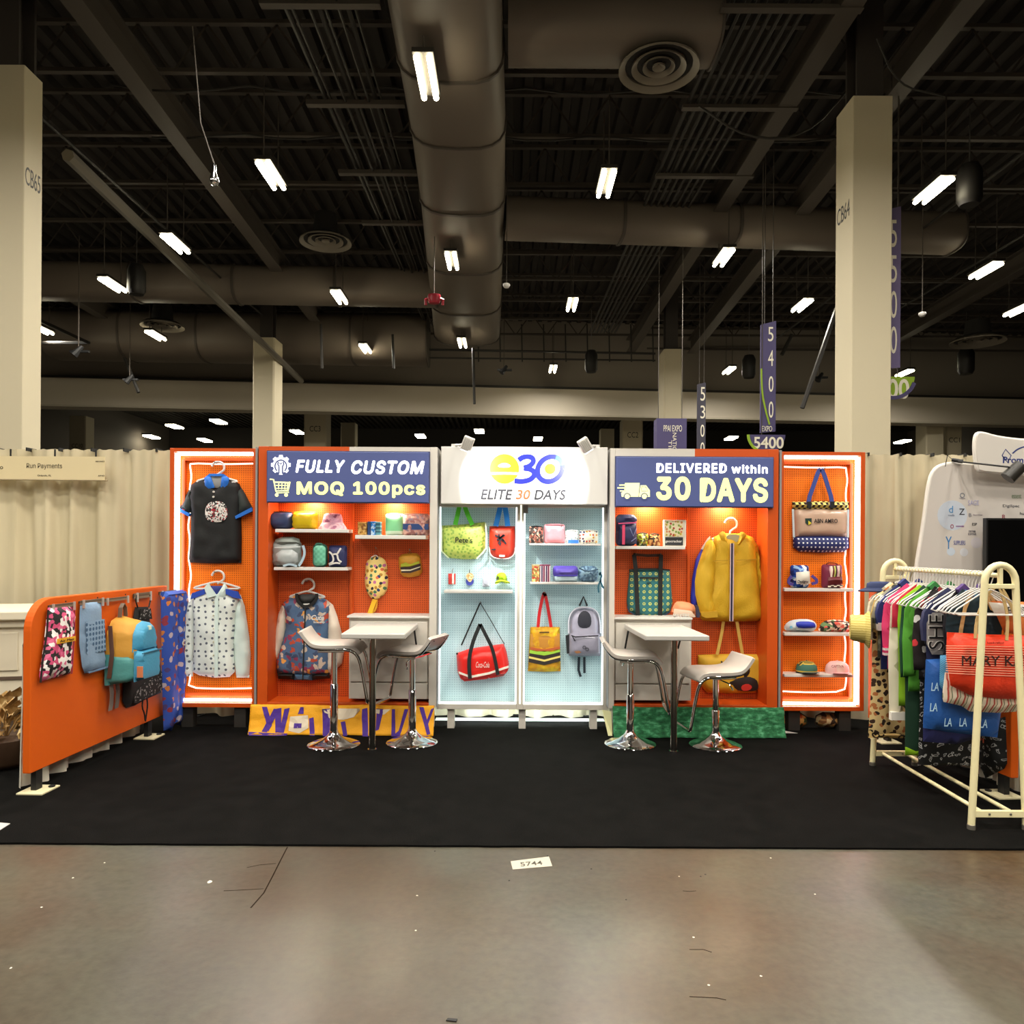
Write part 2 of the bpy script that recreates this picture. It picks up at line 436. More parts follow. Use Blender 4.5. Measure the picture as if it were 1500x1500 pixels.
def conduit(pts, r=.03, name='conduit', m=DARKM): build(name, MB().tube(pts, r, 6), m, ceiling, smooth=True)
for k, dx in enumerate((-.75, -.62, -.3, -.17, -.05, .2, .33, .47)):
    zz = 9.35-.05*(k % 3)
    conduit([(-2.7+dx*.9, 6, zz), (-2.62+dx*.6, 27, zz)], .022 if k % 3 else .04)
for k in range(8): conduit([(3.15+.16*k, 6, 9.3), (2.75+.13*k, 27, 9.3)], .035)
conduit([(-6.9, 11.6, 7.6), (-7.75, 27.5, 7.6)], .1, 'sprinkler_main', mat('8d877c', .35, .6))
for s_, y_ in ((-8.3, 1), (9.6, 1), (12.2, 1)): conduit([(s_, 7, 9.0), (s_*.97, 28, 9.0)], .03)
for i in range(4):                                     # trapeze hangers under the conduit bundles
    y = 10.6+2.4*i
    build('trapeze_bar', MB().box(-3.6, y-.06, 9.2, -1.9, y+.06, 9.28), BEAM, ceiling)
    build('trapeze_bar', MB().box(2.9, y-.06, 9.18, 4.9, y+.06, 9.24), BEAM, ceiling)
for i, y in enumerate((13.0, 14.5)):                   # sagging cables on the joists
    pts = [(-7+.6*k, y, 9.55-.12*abs(math.sin(k*.8+i))) for k in range(24)]
    conduit(pts, .02, 'cable')
conduit(smoothline([(3.1, 12.6, 9.0), (3.9, 12.6, 8.45), (4.9, 12.6, 8.5), (5.6, 12.6, 9.3)]), .02, 'cable')
conduit(smoothline([(5.4, 11.2, 9.2), (5.7, 11.2, 8.5), (6.4, 11.2, 8.35)]), .015, 'cable')
for px, y0, y1, Y in ((470, 475, 540, 22), (693, 510, 592, 24), (575, 490, 540, 24)): conduit([P(px, y0, Y), P(px+2, y1, Y)], .045, 'drop_rod')
for a, b in (((170, 492, 26), (203, 575, 26)), ((1230, 440, 20), (1175, 598, 20)), ((1160, 490, 25), (1145, 520, 25))): conduit([P(*a), P(*b)], .06, 'brace_rod')
conduit([P(60, 470, 22), P(130, 502, 22), P(60, 502, 24)], .05, 'brace_rod')
for i in range(9):                                     # thin rods under the far ceiling
    px = 700+32*i; conduit([P(px, 475, 27), P(px+1, 530, 27)], .025, 'drop_rod')
conduit([P(620, 512, 27), P(960, 518, 27)], .04); conduit([P(620, 524, 27), P(960, 528, 27)], .03)
# ------------------------------------------------------------------ ducts and diffusers
def rduct(name, secs, label, n=20, ring=2.4, group=None):
    """flat-oval duct through sections (x, y, z, half width, half height); rings proud of the sheet"""
    a, b = Vector(secs[0][:3]), Vector(secs[-1][:3]); d = (b-a).normalized(); ex = Vector((d.y, -d.x, 0)).normalized()
    root = thing(name, label, 'duct', tuple(a), group)
    def ringpts(c, hw, hh):
        out = []
        for k in range(n):
            t = 2*math.pi*k/n; cx_, sx_ = math.cos(t), math.sin(t)
            out.append(Vector(c)+ex*(hw*math.copysign(abs(cx_)**.65, cx_))+Vector((0, 0, hh*math.copysign(abs(sx_)**.65, sx_))))
        return out
    def at(t):
        t *= len(secs)-1; i = min(int(t), len(secs)-2); f = t-i
        return [secs[i][j]*(1-f)+secs[i+1][j]*f for j in range(5)]
    L = (b-a).length; ns = max(1, int(L/ring))
    for i in range(ns):
        p, q = at(i/ns), at((i+1)/ns); mb = MB(); vs = ringpts(p[:3], p[3], p[4])+ringpts(q[:3], q[3], q[4])
        fs = [(k, (k+1) % n, n+(k+1) % n, n+k) for k in range(n)]
        if i == 0: fs.append(tuple(range(n)))
        if i == ns-1: fs.append(tuple(range(2*n-1, n-1, -1)))
        mb.add(vs, fs); mb.fix = True; build('duct_section', mb, DUCT, root, smooth=True)
        f = .035/L; p, q = at(max(0, (i+1)/ns-f)), at(min(1, (i+1)/ns+f)); mb = MB(); vs = ringpts(p[:3], p[3]+.03, p[4]+.03)+ringpts(q[:3], q[3]+.03, q[4]+.03)
        mb.add(vs, [(k, (k+1) % n, n+(k+1) % n, n+k) for k in range(n)]+[tuple(range(n)), tuple(range(2*n-1, n-1, -1))]); mb.fix = True
        build('joint_ring', mb, BEAM, root, smooth=True)
    return root
rduct('main_duct', [(-.92, 7.5, 9.1, .72, .58), (-1.0, 14, 9.1, .85, .58), (-1.6, 26.0, 9.1, 1.15, .58)], 'long taupe air duct running straight back over the booth')
rduct('side_duct', [(-.1, 11.2, 9.3, .5, .4), (3.0, 11.2, 9.3, .5, .4)], 'short taupe duct branching right from the main duct near the camera')
rduct('cross_duct', [(-.2, 17.2, 9.1, .5, .42), (10.5, 17.9, 9.1, .5, .42)], 'taupe cross duct passing behind the pale column on the right')
rduct('cross_duct', [(-13.5, 21.2, 9.0, .55, .5), (-2.2, 21.6, 9.0, .55, .5)], 'taupe cross duct over the left drape wall, upper of two')
rduct('cross_duct', [(-16, 26.2, 8.85, .95, .8), (-3, 26.6, 8.85, .95, .85)], 'wide taupe duct low in front of the far wall at left')
COLDK = mat('1b1816', .8)
def diffuser(px, py, Y, r, label):
    c = P(px, py, Y); root = thing('ceiling_diffuser', label, 'air diffuser', (c.x, c.y, c.z))
    dm = mat('7d7568', .5)
    for k, (a, b, z) in enumerate(((1, .84, 0), (.68, .54, .02), (.4, .29, .03), (.16, .0, .03))):
        mb = MB(); mb.lathe([(r*a, .05*r+z), (r*a, z), (r*b, z+.1*r), (r*b, z+.1*r+.03), (r*a, .05*r+z+.02)], tuple(c), 28, caps=False); build('ring', mb, dm, root, smooth=True)
    mb = MB(); mb.lathe([(0, .14*r), (r*.84, .14*r), (r*.8, .2*r), (r*.5, .3*r), (r*.42, .7)], tuple(c), 24); build('neck', mb, COLDK, root, smooth=True)
diffuser(965, 103, 11.3, .6, 'large round grey ceiling diffuser right of the main duct, nearest')
diffuser(477, 356, 18.5, .63, 'round grey ceiling diffuser just left of the main duct')
diffuser(238, 479, 24, .66, 'round grey ceiling diffuser over the left drape wall')
diffuser(1432, 502, 24, .8, 'round grey ceiling diffuser at the right edge, in front of the far wall')
# ------------------------------------------------------------------ ceiling lights
TUBE = mat('fff3cf', .4, 0, 34.0)
def ceiling_light(px, py, label, z=8.2, watts=None, small=False, pos=None):
    if pos: c = Vector(pos)
    else:
        u, v = px-CX, CY-py; Y = (z-EYE)*FOC/(u*sr+v*cr); c = P(px, py, Y)
    root = thing('ceiling_light', label, 'ceiling light', (c.x, c.y, c.z+.12), None)
    L = .5
    build('housing', MB().box(c.x-.15, c.y-L, c.z+.05, c.x+.15, c.y+L, c.z+.12), DARKM, root, bevel=.01)
    for s in (-1, 1): build('light_tube', MB().tube([(c.x+.088*s, c.y-L+.03, c.z), (c.x+.088*s, c.y+L-.03, c.z)], .04, 8), TUBE, root, smooth=True)
    for s in (-1, 1): build('suspension_rod', MB().tube([(c.x, c.y+L*.8*s, c.z+.12), (c.x, c.y+L*.8*s, 9.76)], .012, 5), BEAM, root)
    if watts is None: watts = HALL_W
    if watts: lamp('AREA', (c.x, c.y, c.z-.06), watts, root, .35, (1, .94, .84), sizey=.95, aim=(c.x, c.y, 0), spread=math.radians(165))
for px, py, lb in ((625, 115, 'twin tube light hanging under the main duct, nearest of all'), (662, 383, 'twin tube light under the main duct, second from the camera'),
        (677, 503, 'twin tube light at the far end of the main duct'), (397, 258, 'twin tube light left of the main duct above the polo shirt, nearest of its row'),
        (497, 436, 'twin tube light between the left diffuser and the main duct'), (535, 511, 'twin tube light in front of the wide low duct, far end of its row'),
        (257, 358, 'twin tube light beside the diagonal steel pipe'), (165, 418, 'twin tube light above the left drape wall near the pale column'),
        (228, 492, 'twin tube light next to the diffuser over the left drape'), (888, 270, 'twin tube light right of the main duct, nearest of its row'),
        (838, 447, 'twin tube light right of the main duct, middle of its row'), (810, 541, 'twin tube light above the logo header, against the far wall'),
        (1060, 378, 'twin tube light just below the right cross duct'), (1367, 280, 'twin tube light right of the big right column, topmost'),
        (1444, 397, 'twin tube light near the right edge, second from top'), (1175, 448, 'twin tube light left of the big right column'),
        (1492, 455, 'twin tube light cut by the right edge of the photo'), (1068, 543, 'twin tube light over the orange right header, against the far wall'),
        (60, 483, 'twin tube light peeking out beside the left column'), (1325, 547, 'twin tube light glimpsed just right of the big right column')):
    ceiling_light(px, py, lb)
for k, (x, y) in enumerate(((-3.4, 7.2), (0, 6.6), (3.4, 7.2), (-2, 3), (2, 3), (-6, 3), (6, 3), (-4, -1), (0, -1), (4, -1), (-8, -1), (8, -1), (-2, -5), (2, -5), (-6, -5), (6, -5), (0, -9), (-4, -9), (4, -9), (-9, 6.5), (9, 6.5))):      # the rows go on above and behind the camera
    ceiling_light(0, 0, 'twin tube hall light in the rows overhead, above the frame', pos=(x, y, 8.2))
for o in list(COL.objects):
    if o.get('label') == 'twin tube hall light in the rows overhead, above the frame': o['group'] = 'hall lights above the frame'
for px, py in ((222, 641), (256, 626), (320, 619), (435, 634), (616, 640), (702, 633), (788, 644), (1045, 592), (1071, 643), (1322, 648), (1178, 662), (300, 646)):
    u, v = px-CX, CY-py; z = 9.3; Y = (z-EYE)*FOC/(u*sr+v*cr)
    c = P(px, py, Y); mb = MB()
    root = thing('far_hall_light', 'small glowing ceiling light in the dark hall beyond the far beam', 'ceiling light', tuple(c), 'lights of the hall beyond the beam')
    build('housing', MB().box(c.x-.35, c.y-.8, c.z+.1, c.x+.35, c.y+.8, c.z+.2), DARKM, root)
    build('light_tube', MB().box(c.x-.3, c.y-.7, c.z, c.x+.3, c.y+.7, c.z+.09), TUBE, root)
# ------------------------------------------------------------------ far wall, second hall
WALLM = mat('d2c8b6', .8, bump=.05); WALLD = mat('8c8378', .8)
FX = Vector((1, .078, 0)).normalized()
ff = Fr((0, 30.4, 0), FX, (-FX.y, FX.x, 0), (0, 0, 1))
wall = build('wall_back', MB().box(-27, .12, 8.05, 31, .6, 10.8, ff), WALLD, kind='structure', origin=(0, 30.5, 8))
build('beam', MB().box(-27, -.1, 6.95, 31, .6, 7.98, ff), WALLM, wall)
build('ledge', MB().box(-27, -.18, 7.98, 31, .6, 8.06, ff), DARKM, wall)
build('soffit', MB().box(-27, -.14, 6.88, 31, .62, 6.95, ff), mat('c4bba8', .7), wall)
build('wall_left', MB().box(-27.2, -12, 0, -27, 60, 10.8), mat('4b4540', .8), kind='structure')
build('wall_right', MB().box(31, -12, 0, 31.2, 60, 10.8), mat('4b4540', .8), kind='structure')
build('wall_far', MB().box(-27, 59, 0, 31, 59.2, 10.8), mat('2c2927', .85), kind='structure')
build('wall_front', MB().box(-27, -12.2, 0, 31, -12, 10.8), mat('4b4540', .8), kind='structure')
COLM = mat('d0c5a9', .7, bump=.03); COLD = mat('3a3430', .6)
def column(x0, x1, y0, y1, zt, nametext=None, steel=True, box=None, ch=.05):
    poly = [(x0+ch, y0), (x1-ch, y0), (x1, y0+ch), (x1, y1-ch), (x1-ch, y1), (x0+ch, y1), (x0, y1-ch), (x0, y0+ch)]
    mb = MB(); n = 8; mb.add([(x, y, 0) for x, y in poly]+[(x, y, zt) for x, y in poly], [tuple(range(n-1, -1, -1)), tuple(range(n, 2*n))]+[(i, (i+1) % n, n+(i+1) % n, n+i) for i in range(n)]); mb.fix = True
    o = build('column', mb, COLM, kind='structure')
    if steel:
        cx_, cy_ = (x0+x1)/2, (y0+y1)/2; fr = Fr((cx_, cy_, 0)); s = MB()
        s.box(-.2, -.2, zt, .2, -.15, 10.75, fr); s.box(-.2, .15, zt, .2, .2, 10.75, fr); s.box(-.03, -.15, zt, .03, .15, 10.75, fr)
        build('steel_post', s, COLD, o)
    return o
def wcol(px0, px1, pyt, Y, depth=.6):
    a, b = P(px0, pyt, Y), P(px1, pyt, Y); return a.x, b.x, Y, Y+depth, a.z
a = wcol(1250, 1308, 140, 11.4); c64 = column(*a, ch=.01)
text('CB64', (1231, 295, 1250, 325), 11.5, BLACK, c64) if False else build('lettering', textmb('CB64', 0.08, 7.0-.3, .52, 7.0-.04, a[0]-.001, fr=Fr((0, 12.02, 0), (0, -1, 0), (1, 0, 0), (0, 0, 1))), DARKM, c64)
b1, b2 = P(-24, 95, 10.7), P(36, 95, 10.7); c65 = column(b1.x, b2.x, 10.7, 11.12, b2.z, ch=.01)
build('lettering', textmb('CB65', 10.73, 6.74, 11.07, 7.0, -b2.x-.001, fr=Fr((0, 0, 0), (0, 1, 0), (-1, 0, 0), (0, 0, 1))), DARKM, c65)
column(*wcol(370, 402, 494, 24, .9)); column(*wcol(973, 1000, 511, 24.5, .9))
for px0, px1, pyt, Y, s in ((445, 478, 600, 33, 'CC3'), (912, 942, 614, 33, 'CC2'), (1386, 1410, 622, 33, 'CC1'), (101, 125, 609, 40, 'CC10'), (499, 520, 619, 48, None), (880, 900, 628, 48, None)):
    o = column(*wcol(px0, px1, pyt, Y, .9), steel=False); m_ = (px0+px1)/2
    if s: text(s, (m_-8, {'CC3': 624, 'CC2': 633, 'CC1': 641, 'CC10': 650}[s], m_+8, {'CC3': 632, 'CC2': 641, 'CC1': 648, 'CC10': 656}[s]), Y, DARKM, o)
column(*wcol(1357, 1384, 616, 32.5, .9), steel=False)
# ------------------------------------------------------------------ hanging banners and signs
PURP = mat('4b4470', .6); PURL = mat('6a5f8a', .6); GRN = mat('8fb024', .6); OFFW = mat('efe9d6', .6)
def vbanner(px0, px1, py0, py1, Y, chars, label, m=PURP, curve=False, tx=None):
    a, b = P(px0, py1, Y), P(px1, py0, Y); root = thing('hanging_banner', label, 'banner', ((a.x+b.x)/2, Y, a.z))
    build('banner_panel', MB().prism([(a.x, a.z), (b.x, a.z+.1*(b.x-a.x)), (b.x, b.z), (a.x, b.z-.25*(b.x-a.x))], Y, Y+.05), m, root)
    for s in (.25, .8):
        x = a.x+(b.x-a.x)*s; build('suspension_wire', MB().tube([(x, Y+.02, b.z-.06), (x, Y+.02, 9.8)], .01, 4), BEAM, root)
    for s, box in chars: text(s, box, Y-.002, OFFW, root)
    return root
r = vbanner(1114, 1137, 470, 634, 15, [('5', (1125, 479, 1133, 500)), ('4', (1125, 513, 1133, 536)), ('0', (1126, 551, 1133, 574)), ('0', (1126, 588, 1133, 612))], 'tall purple hanging aisle banner with numerals 5400')
a, b = P(1114, 634, 15), P(1124, 540, 15); build('lettering', textmb('EXPO', *P(1116, 632, 15).xz, *P(1131, 624, 15).xz, 14.997), OFFW, r)
build('edge_stripe', MB().strip(smoothline([P(1115, 540, 15).xz, P(1116, 575, 15).xz, P(1121, 600, 15).xz, P(1127, 622, 15).xz]), .035, 14.995, .004), GRN, r)
c = P(1123, 637, 15); rr_ = 27*15/FOC
def halfdisc(c, r, Y, a0=180, a1=360): return [(c.x+r*math.cos(math.radians(a0+(a1-a0)*i/20)), c.z+r*.95*math.sin(math.radians(a0+(a1-a0)*i/20))) for i in range(21)]
root = thing('aisle_sign', 'half round purple aisle sign reading 5400 under its banner', 'sign', (c.x, 15, c.z-rr_))
build('sign_panel', MB().prism(halfdisc(c, rr_, 15), 14.98, 15.03), PURP, root)
build('sign_edge', MB().strip([(c.x+rr_*1.02*math.cos(t), c.z+rr_*.97*math.sin(t)) for t in [math.radians(180+6*i) for i in range(14)]], .05, 14.985, .02), GRN, root)
text('5400', (1104, 640, 1148, 657), 14.975, OFFW, root, bold=.02)
build('suspension_wire', MB().tube([(c.x-.1, 15, c.z), (c.x-.1, 15, 9.8)], .01, 4), BEAM, root)
vbanner(1021, 1034, 560, 668, 21, [('5', (1026, 567, 1033, 587)), ('3', (1026, 594, 1033, 613)), ('0', (1026, 622, 1032, 640)), ('0', (1026, 648, 1032, 665))], 'narrow dark hanging aisle banner with numerals 5300 farther back', mat('3c3a4a', .6))
r = vbanner(1300, 1320, 302, 540, 12.6, [(ch, (1304, 322+52*i, 1314, 362+52*i)) for i, ch in enumerate('5500')], 'purple hanging banner half hidden behind the big right column', PURL)
c = P(1306, 552, 12.7); rr_ = 33*12.7/FOC
root = thing('aisle_sign', 'half round green aisle sign showing 00 behind the big right column', 'sign', (c.x, 12.7, c.z-rr_))
build('sign_panel', MB().prism(halfdisc(c, rr_, 12.7), 12.68, 12.73), GRN, root)
build('sign_edge', MB().strip([(c.x+rr_*1.0*math.cos(t), c.z+(rr_*.95)*math.sin(t)) for t in [math.radians(265+6*i) for i in range(14)]], .06, 12.675, .02), PURP, root)
text('5500', (1268, 555, 1332, 584), 12.67, OFFW, root, bold=.02)
build('suspension_wire', MB().tube([(c.x+.1, 12.7, c.z), (c.x+.1, 12.7, 9.8)], .01, 4), BEAM, root)
a, b = P(962, 672, 18), P(1006, 613, 18)
root = thing('hanging_banner', 'square purple banner with white lettering above the right header', 'banner', ((a.x+b.x)/2, 18, a.z))
build('banner_panel', MB().box(a.x, 18, a.z, b.x, 18.4, b.z), PURP, root)
text('PPAI EXPO', (972, 623, 999, 632), 17.995, OFFW, root)
vf = Fr((0, 0, 0), (0, 0, -1), (0, 1, 0), (1, 0, 0))
for s, px0, px1, p0, p1 in (('NATION', 985, 991, 634, 668), ('TILE', 979, 984, 645, 668)):
    q0, q1 = P(px0, p1, 18), P(px1, p0, 18)
    build('lettering', textmb(s, -q1.z, q0.x, -q0.z, q1.x, 17.995, fr=vf), OFFW, root)
for s in (.1, .9): build('suspension_wire', MB().tube([(a.x+(b.x-a.x)*s, 18.2, b.z), (a.x+(b.x-a.x)*s, 18.2, 9.8)], .01, 4), BEAM, root)
# ------------------------------------------------------------------ odds and ends under the ceiling
def speaker(px, py, Y, label, s=1.0):
    c = P(px, py, Y); root = thing('speaker', label, 'speaker', tuple(c)); d = .22*s
    build('cabinet', MB().lathe([(d*.7, .55*s), (d, .4*s), (d, -.1*s), (d*.75, -.2*s), (0, -.2*s)], tuple(c), 14), mat('1c1a19', .5), root, smooth=True)
    build('suspension_wire', MB().tube([c+Vector((0, 0, .5*s)), (c.x, c.y, 9.8)], .012, 4), STEEL, root)
speaker(1097, 545, 25, 'dark speaker on a wire right of the far right column'); speaker(866, 537, 26, 'dark speaker on a wire above the right end of the logo header')
speaker(200, 420, 19, 'dark speaker hanging beside the light above the left drape'); speaker(1420, 285, 14, 'dark speaker hanging near the top right ceiling light')
speaker(1415, 538, 26, 'dark speaker on a wire at far right against the far wall', 1.2)
c = P(314, 258, 9); root = thing('lifting_hook', 'shiny teardrop lifting hook hanging from a chain at upper left', 'hook', tuple(c))
build('hook_body', MB().lathe([(0, .16), (.018, .14), (.022, .06), (.05, -.02), (.058, -.06), (.045, -.1), (0, -.12)], tuple(c), 14), mat('c9c9c9', .15, 1), root, smooth=True)
build('chain', MB().tube([c+Vector((0, 0, .14)), c+Vector((-.25, .2, .75)), c+Vector((-.4, .3, 2.0))], .008, 5), BEAM, root)
c = P(636, 438, 17); root = thing('chain_hoist', 'small red chain hoist hanging beside the main duct', 'hoist', tuple(c)); RED = mat('a3122c', .4)
build('hoist_body', MB().lathe([(0, .12), (.14, .1), (.16, 0), (.12, -.1), (0, -.12)], tuple(c), 14, sy=.7), RED, root, smooth=True)
for s in (-1, 1): build('hoist_arm', MB().tube([c+Vector((.1*s, 0, .02)), c+Vector((.2*s, 0, -.02)), c+Vector((.19*s, 0, -.14))], .035, 6), RED, root, smooth=True)
build('chain', MB().tube([c+Vector((0, 0, .1)), (c.x, c.y, 9.8)], .012, 5), STEEL, root)
for px, py, Y, lb in ((742, 418, 16, 'small white pendant ball on a cord right of the main duct'), (1351, 460, 16, 'small white pendant ball on a cord right of the big column')):
    c = P(px, py, Y); root = thing('pendant', lb, 'pendant', tuple(c))
    build('ball', MB().lathe([(0, .06), (.07, .03), (.08, 0), (.05, -.05), (0, -.06)], tuple(c), 12), WPL, root, smooth=True); build('cord', MB().tube([c, (c.x, c.y, 9.8)], .01, 4), BEAM, root)
for px, py, Y, lb in ((115, 515, 20, 'small track spotlight at the left under the low duct'), (738, 542, 26, 'camera on a drop rod above the centre header'), (190, 556, 25, 'small fixture on the slanted rod at left'), (1200, 553, 25, 'small fixture left of the big right column')):
    c = P(px, py, Y); root = thing('track_fixture', lb, 'spotlight', tuple(c)); build('body', MB().tube([c+Vector((.1, 0, .14)), c+Vector((-.08, -.08, -.12))], [.05, .1], 8), BLACK, root)
    build('bar', MB().box(c.x-.22, c.y-.04, c.z-.03, c.x+.28, c.y+.04, c.z+.03), BLACK, root); build('drop_rod', MB().tube([c, (c.x, c.y, 9.8)], .015, 4), BEAM, root)
# ================================================================== booth shell: five display modules
YB, YC, YD, YH = 6.35, 6.5, 6.63, 6.34       # front of the deep niches, of the flat frames, back boards of the niches
ZT = 2.432
PEGO = pat('dot', ['cc541a', '8a3208'], 52, .26, 0, .5); PEGA = pat('dot', ['f0780c', 'b44c02'], 52, .26, 0, .5)
PEGW = pat('dot', ['c3dfe4', '93b8c2'], 48, .21, 0, .5)
WLAM = mat('cfc9be', .42); OLAM = mat('c84f10', .4); SIGN = mat('46507f', .45, 0, .35); WEM = mat('ffffff', .5, 0, 1.1); YEM = mat('f7f7a6', .5, 0, .95)
def X(px, Y): return P(px, 800, Y).x
def shelf(root, px0, px1, pyt, pyb, Yf, Yb, m=WPL):
    a, b = P(px0, pyt, Yf), P(px1, pyb, Yf); zt = (P((px0+px1)/2, pyt, Yf)).z; zb = zt-abs(a.z-b.z) if abs(a.z-b.z) > .015 else zt-.018
    build('shelf', MB().box(a.x, Yf, zt-max(.018, (pyb-pyt)*Yf/FOC), b.x, Yb, zt), m, root, bevel=.003)
    return zt
def gear(cx, cz, r, n=8):
    out = []
    for i in range(n):
        a = 2*math.pi*i/n
        for d, rr in ((-.26, .8), (-.17, 1), (.17, 1), (.26, .8)): out.append((cx+r*rr*math.cos(a+d), cz+r*rr*math.sin(a+d)))
    return out
def niche_lamp(root, px, py):
    c = P(px, py, 6.5); build('downlight', MB().box(c.x-.11, 6.49, 1.99, c.x+.11, 6.57, 2.003), mat('fff4cf', .4, 0, 14.0), root)
    lamp('AREA', (c.x, 6.53, 1.98), 4.5, root, .12, (1, .85, .6), aim=(c.x, 6.56, 1.0))
# ---------------------------------------------------------------- module with sign, orange/white halves
def deep_module(xl, xr, left_orange, name, label):
    root = thing(name, label, 'display stand', ((xl+xr)/2, YB, 0)); xm = None
    lm, rm = (OLAM, WLAM) if left_orange else (WLAM, OLAM)
    zb = .232; ls, rs = (.085, .062) if left_orange else (.045, .09)
    split = X(511, YB) if left_orange else X(1017, YB)
    build('plinth', MB().box(xl+.04, YB+.02, CZ, xr-.04, YD, zb), WLAM, root)
    build('side_panel', MB().box(xl, YB, zb, xl+ls, YD+.04, ZT), lm, root, bevel=.003)
    build('side_panel', MB().box(xr-rs, YB, zb, xr, YD+.04, ZT), rm, root, bevel=.003)
    build('header_panel', MB().box(xl+ls, YB, 2.0, split, YB+.12, ZT), lm, root); build('header_panel', MB().box(split, YB, 2.0, xr-rs, YB+.12, ZT), rm, root)
    build('soffit_board', MB().box(xl+ls, YB+.121, 2.004, xr-rs, YD, 2.03), OLAM, root)
    build('bottom_rail', MB().box(xl+ls, YB, zb, xr-rs, YD, zb+.035), OLAM, root, bevel=.003)
    px_div = 516 if left_orange else 1008; xd = X(px_div, YD)
    zc = 2.0
    build('pegboard', MB().box(xl+ls, YD, zb+.035, xd-.012, YD+.03, zc), PEGO, root); build('pegboard', MB().box(xd+.012, YD, zb+.035, xr-rs, YD+.03, zc), PEGO, root)
    build('divider', MB().box(xd-.012, YD-.03, zb+.035, xd+.012, YD+.03, zc), OLAM, root)
    # closed cupboard below
    cx0, cx1 = (X(511, 6.36), xr-rs) if left_orange else (xl+ls, X(1015, 6.36))
    zt = .985
    cup = build('cupboard', MB().box(cx0, 6.395, zb+.061, cx1, YD-.001, zt), WLAM, root)
    cw = cx1-cx0
    d1 = build('door', MB().box(cx0+.015, 6.37, zb+.21, cx1-.015, 6.395, zt-.03), WLAM, cup, bevel=.004)
    build('kick_board', MB().box(cx0+.015, 6.372, zb+.065, cx1-.015, 6.395, zb+.2), WLAM, cup, bevel=.004)
    build('countertop', MB().box(cx0-.012, 6.355, zt, cx1, YD-.001, zt+.018), WPL, root, bevel=.003)
    return root, zt+.018
rootB, ctB = deep_module(X(378, YB), X(640, YB), True, 'display_niche', 'deep niche stand, orange left and white right, with FULLY CUSTOM header')
rootD, ctD = deep_module(X(893, YB), X(1140, YB), False, 'display_niche', 'deep niche stand, white left and orange right, with 30 DAYS header')
for px in (453, 574): niche_lamp(rootB, px, 738)
for px in (951, 1066): niche_lamp(rootD, px, 743)
# header sign, left
def signbox(root, x0, y0, x1, y1):
    a, b = P(x0, y1, YH), P(x1, y0, YH)
    s = build('sign_panel', MB().box(a.x, YB-.035, a.z, b.x, YB, b.z), SIGN, root, bevel=.004)
    build('sign_frame', MB().box(a.x-.008, YB-.02, a.z-.008, b.x+.008, YB-.001, b.z+.008), mat('3b4266', .5), root)
    return s
YS = YB-.036
s = signbox(rootB, 392.4, 663, 628.5, 735)
text('FULLY', (433, 674, 505.5, 692.5), YS, WEM, s, fat=.03, shear=.2, spacing=1.1, fnt='Inter.woff2'); text('CUSTOM', (514.5, 675, 622, 694.5), YS, WEM, s, fat=.03, shear=.2, spacing=1.1, fnt='Inter.woff2')
text('MOQ', (434.5, 705.5, 504, 726), YS, YEM, s, fat=.032, spacing=1.12, fnt='Inter.woff2'); text('100pcs', (517, 706, 623, 729), YS, YEM, s, fat=.032, spacing=1.12, fnt='Inter.woff2')
g = P(411.5, 681, YS); u = YS/FOC
mb = MB(); mb.prism(gear(g.x, g.z, 14.5*u), YS-.003, YS); build('gear_icon', mb, WEM, s)
mb = MB(); mb.strip([(g.x+8.5*u*math.cos(t), g.z-2*u+9*u*math.sin(t)) for t in [math.radians(-50+14*i) for i in range(21)]], 2.0*u, YS-.003, .001); build('gear_icon', mb, SIGN, s)
mb = MB(); mb.strip([(g.x-2.6*u, g.z-13*u), (g.x-2.6*u, g.z-2*u), (g.x-4.5*u, g.z+1*u), (g.x-3.4*u, g.z+4.5*u)], 2.0*u, YS-.003, .001).strip([(g.x+2.6*u, g.z-13*u), (g.x+2.6*u, g.z-2*u), (g.x+4.5*u, g.z+1*u), (g.x+3.4*u, g.z+4.5*u)], 2.0*u, YS-.003, .001)
mb.strip([(g.x-2*u, g.z+3*u), (g.x, g.z+1*u), (g.x+2*u, g.z+3*u)], 1.6*u, YS-.003, .001); build('gear_icon', mb, SIGN, s)
def pl(pts): return PP(YS, zoomed(380, 650, 5.769, pts))
mb = MB(); mb.strip(pl([(88, 300), (120, 303), (140, 400), (248, 395)]), 2.0*u, YS, .003).strip(pl([(128, 325), (258, 330)]), 2.2*u, YS, .003).strip(pl([(140, 352), (252, 354)]), 1.1*u, YS, .003).strip(pl([(142, 378), (250, 378)]), 1.1*u, YS, .003)
mb.strip(pl([(258, 322), (245, 385)]), 2*u, YS, .003)
for xx in (165, 192, 219, 240): mb.strip(pl([(xx, 325), (xx-4, 385)]), 1.1*u, YS, .003)
mb.strip(pl([(140, 400), (150, 415), (250, 412)]), 1.4*u, YS, .003)
for xx in (147, 226): c_ = pl([(xx, 433)])[0]; mb.prism(ell(c_[0], c_[1], 2.7*u, 2.7*u, 12), YS-.003, YS)
build('cart_icon', mb, YEM, s)
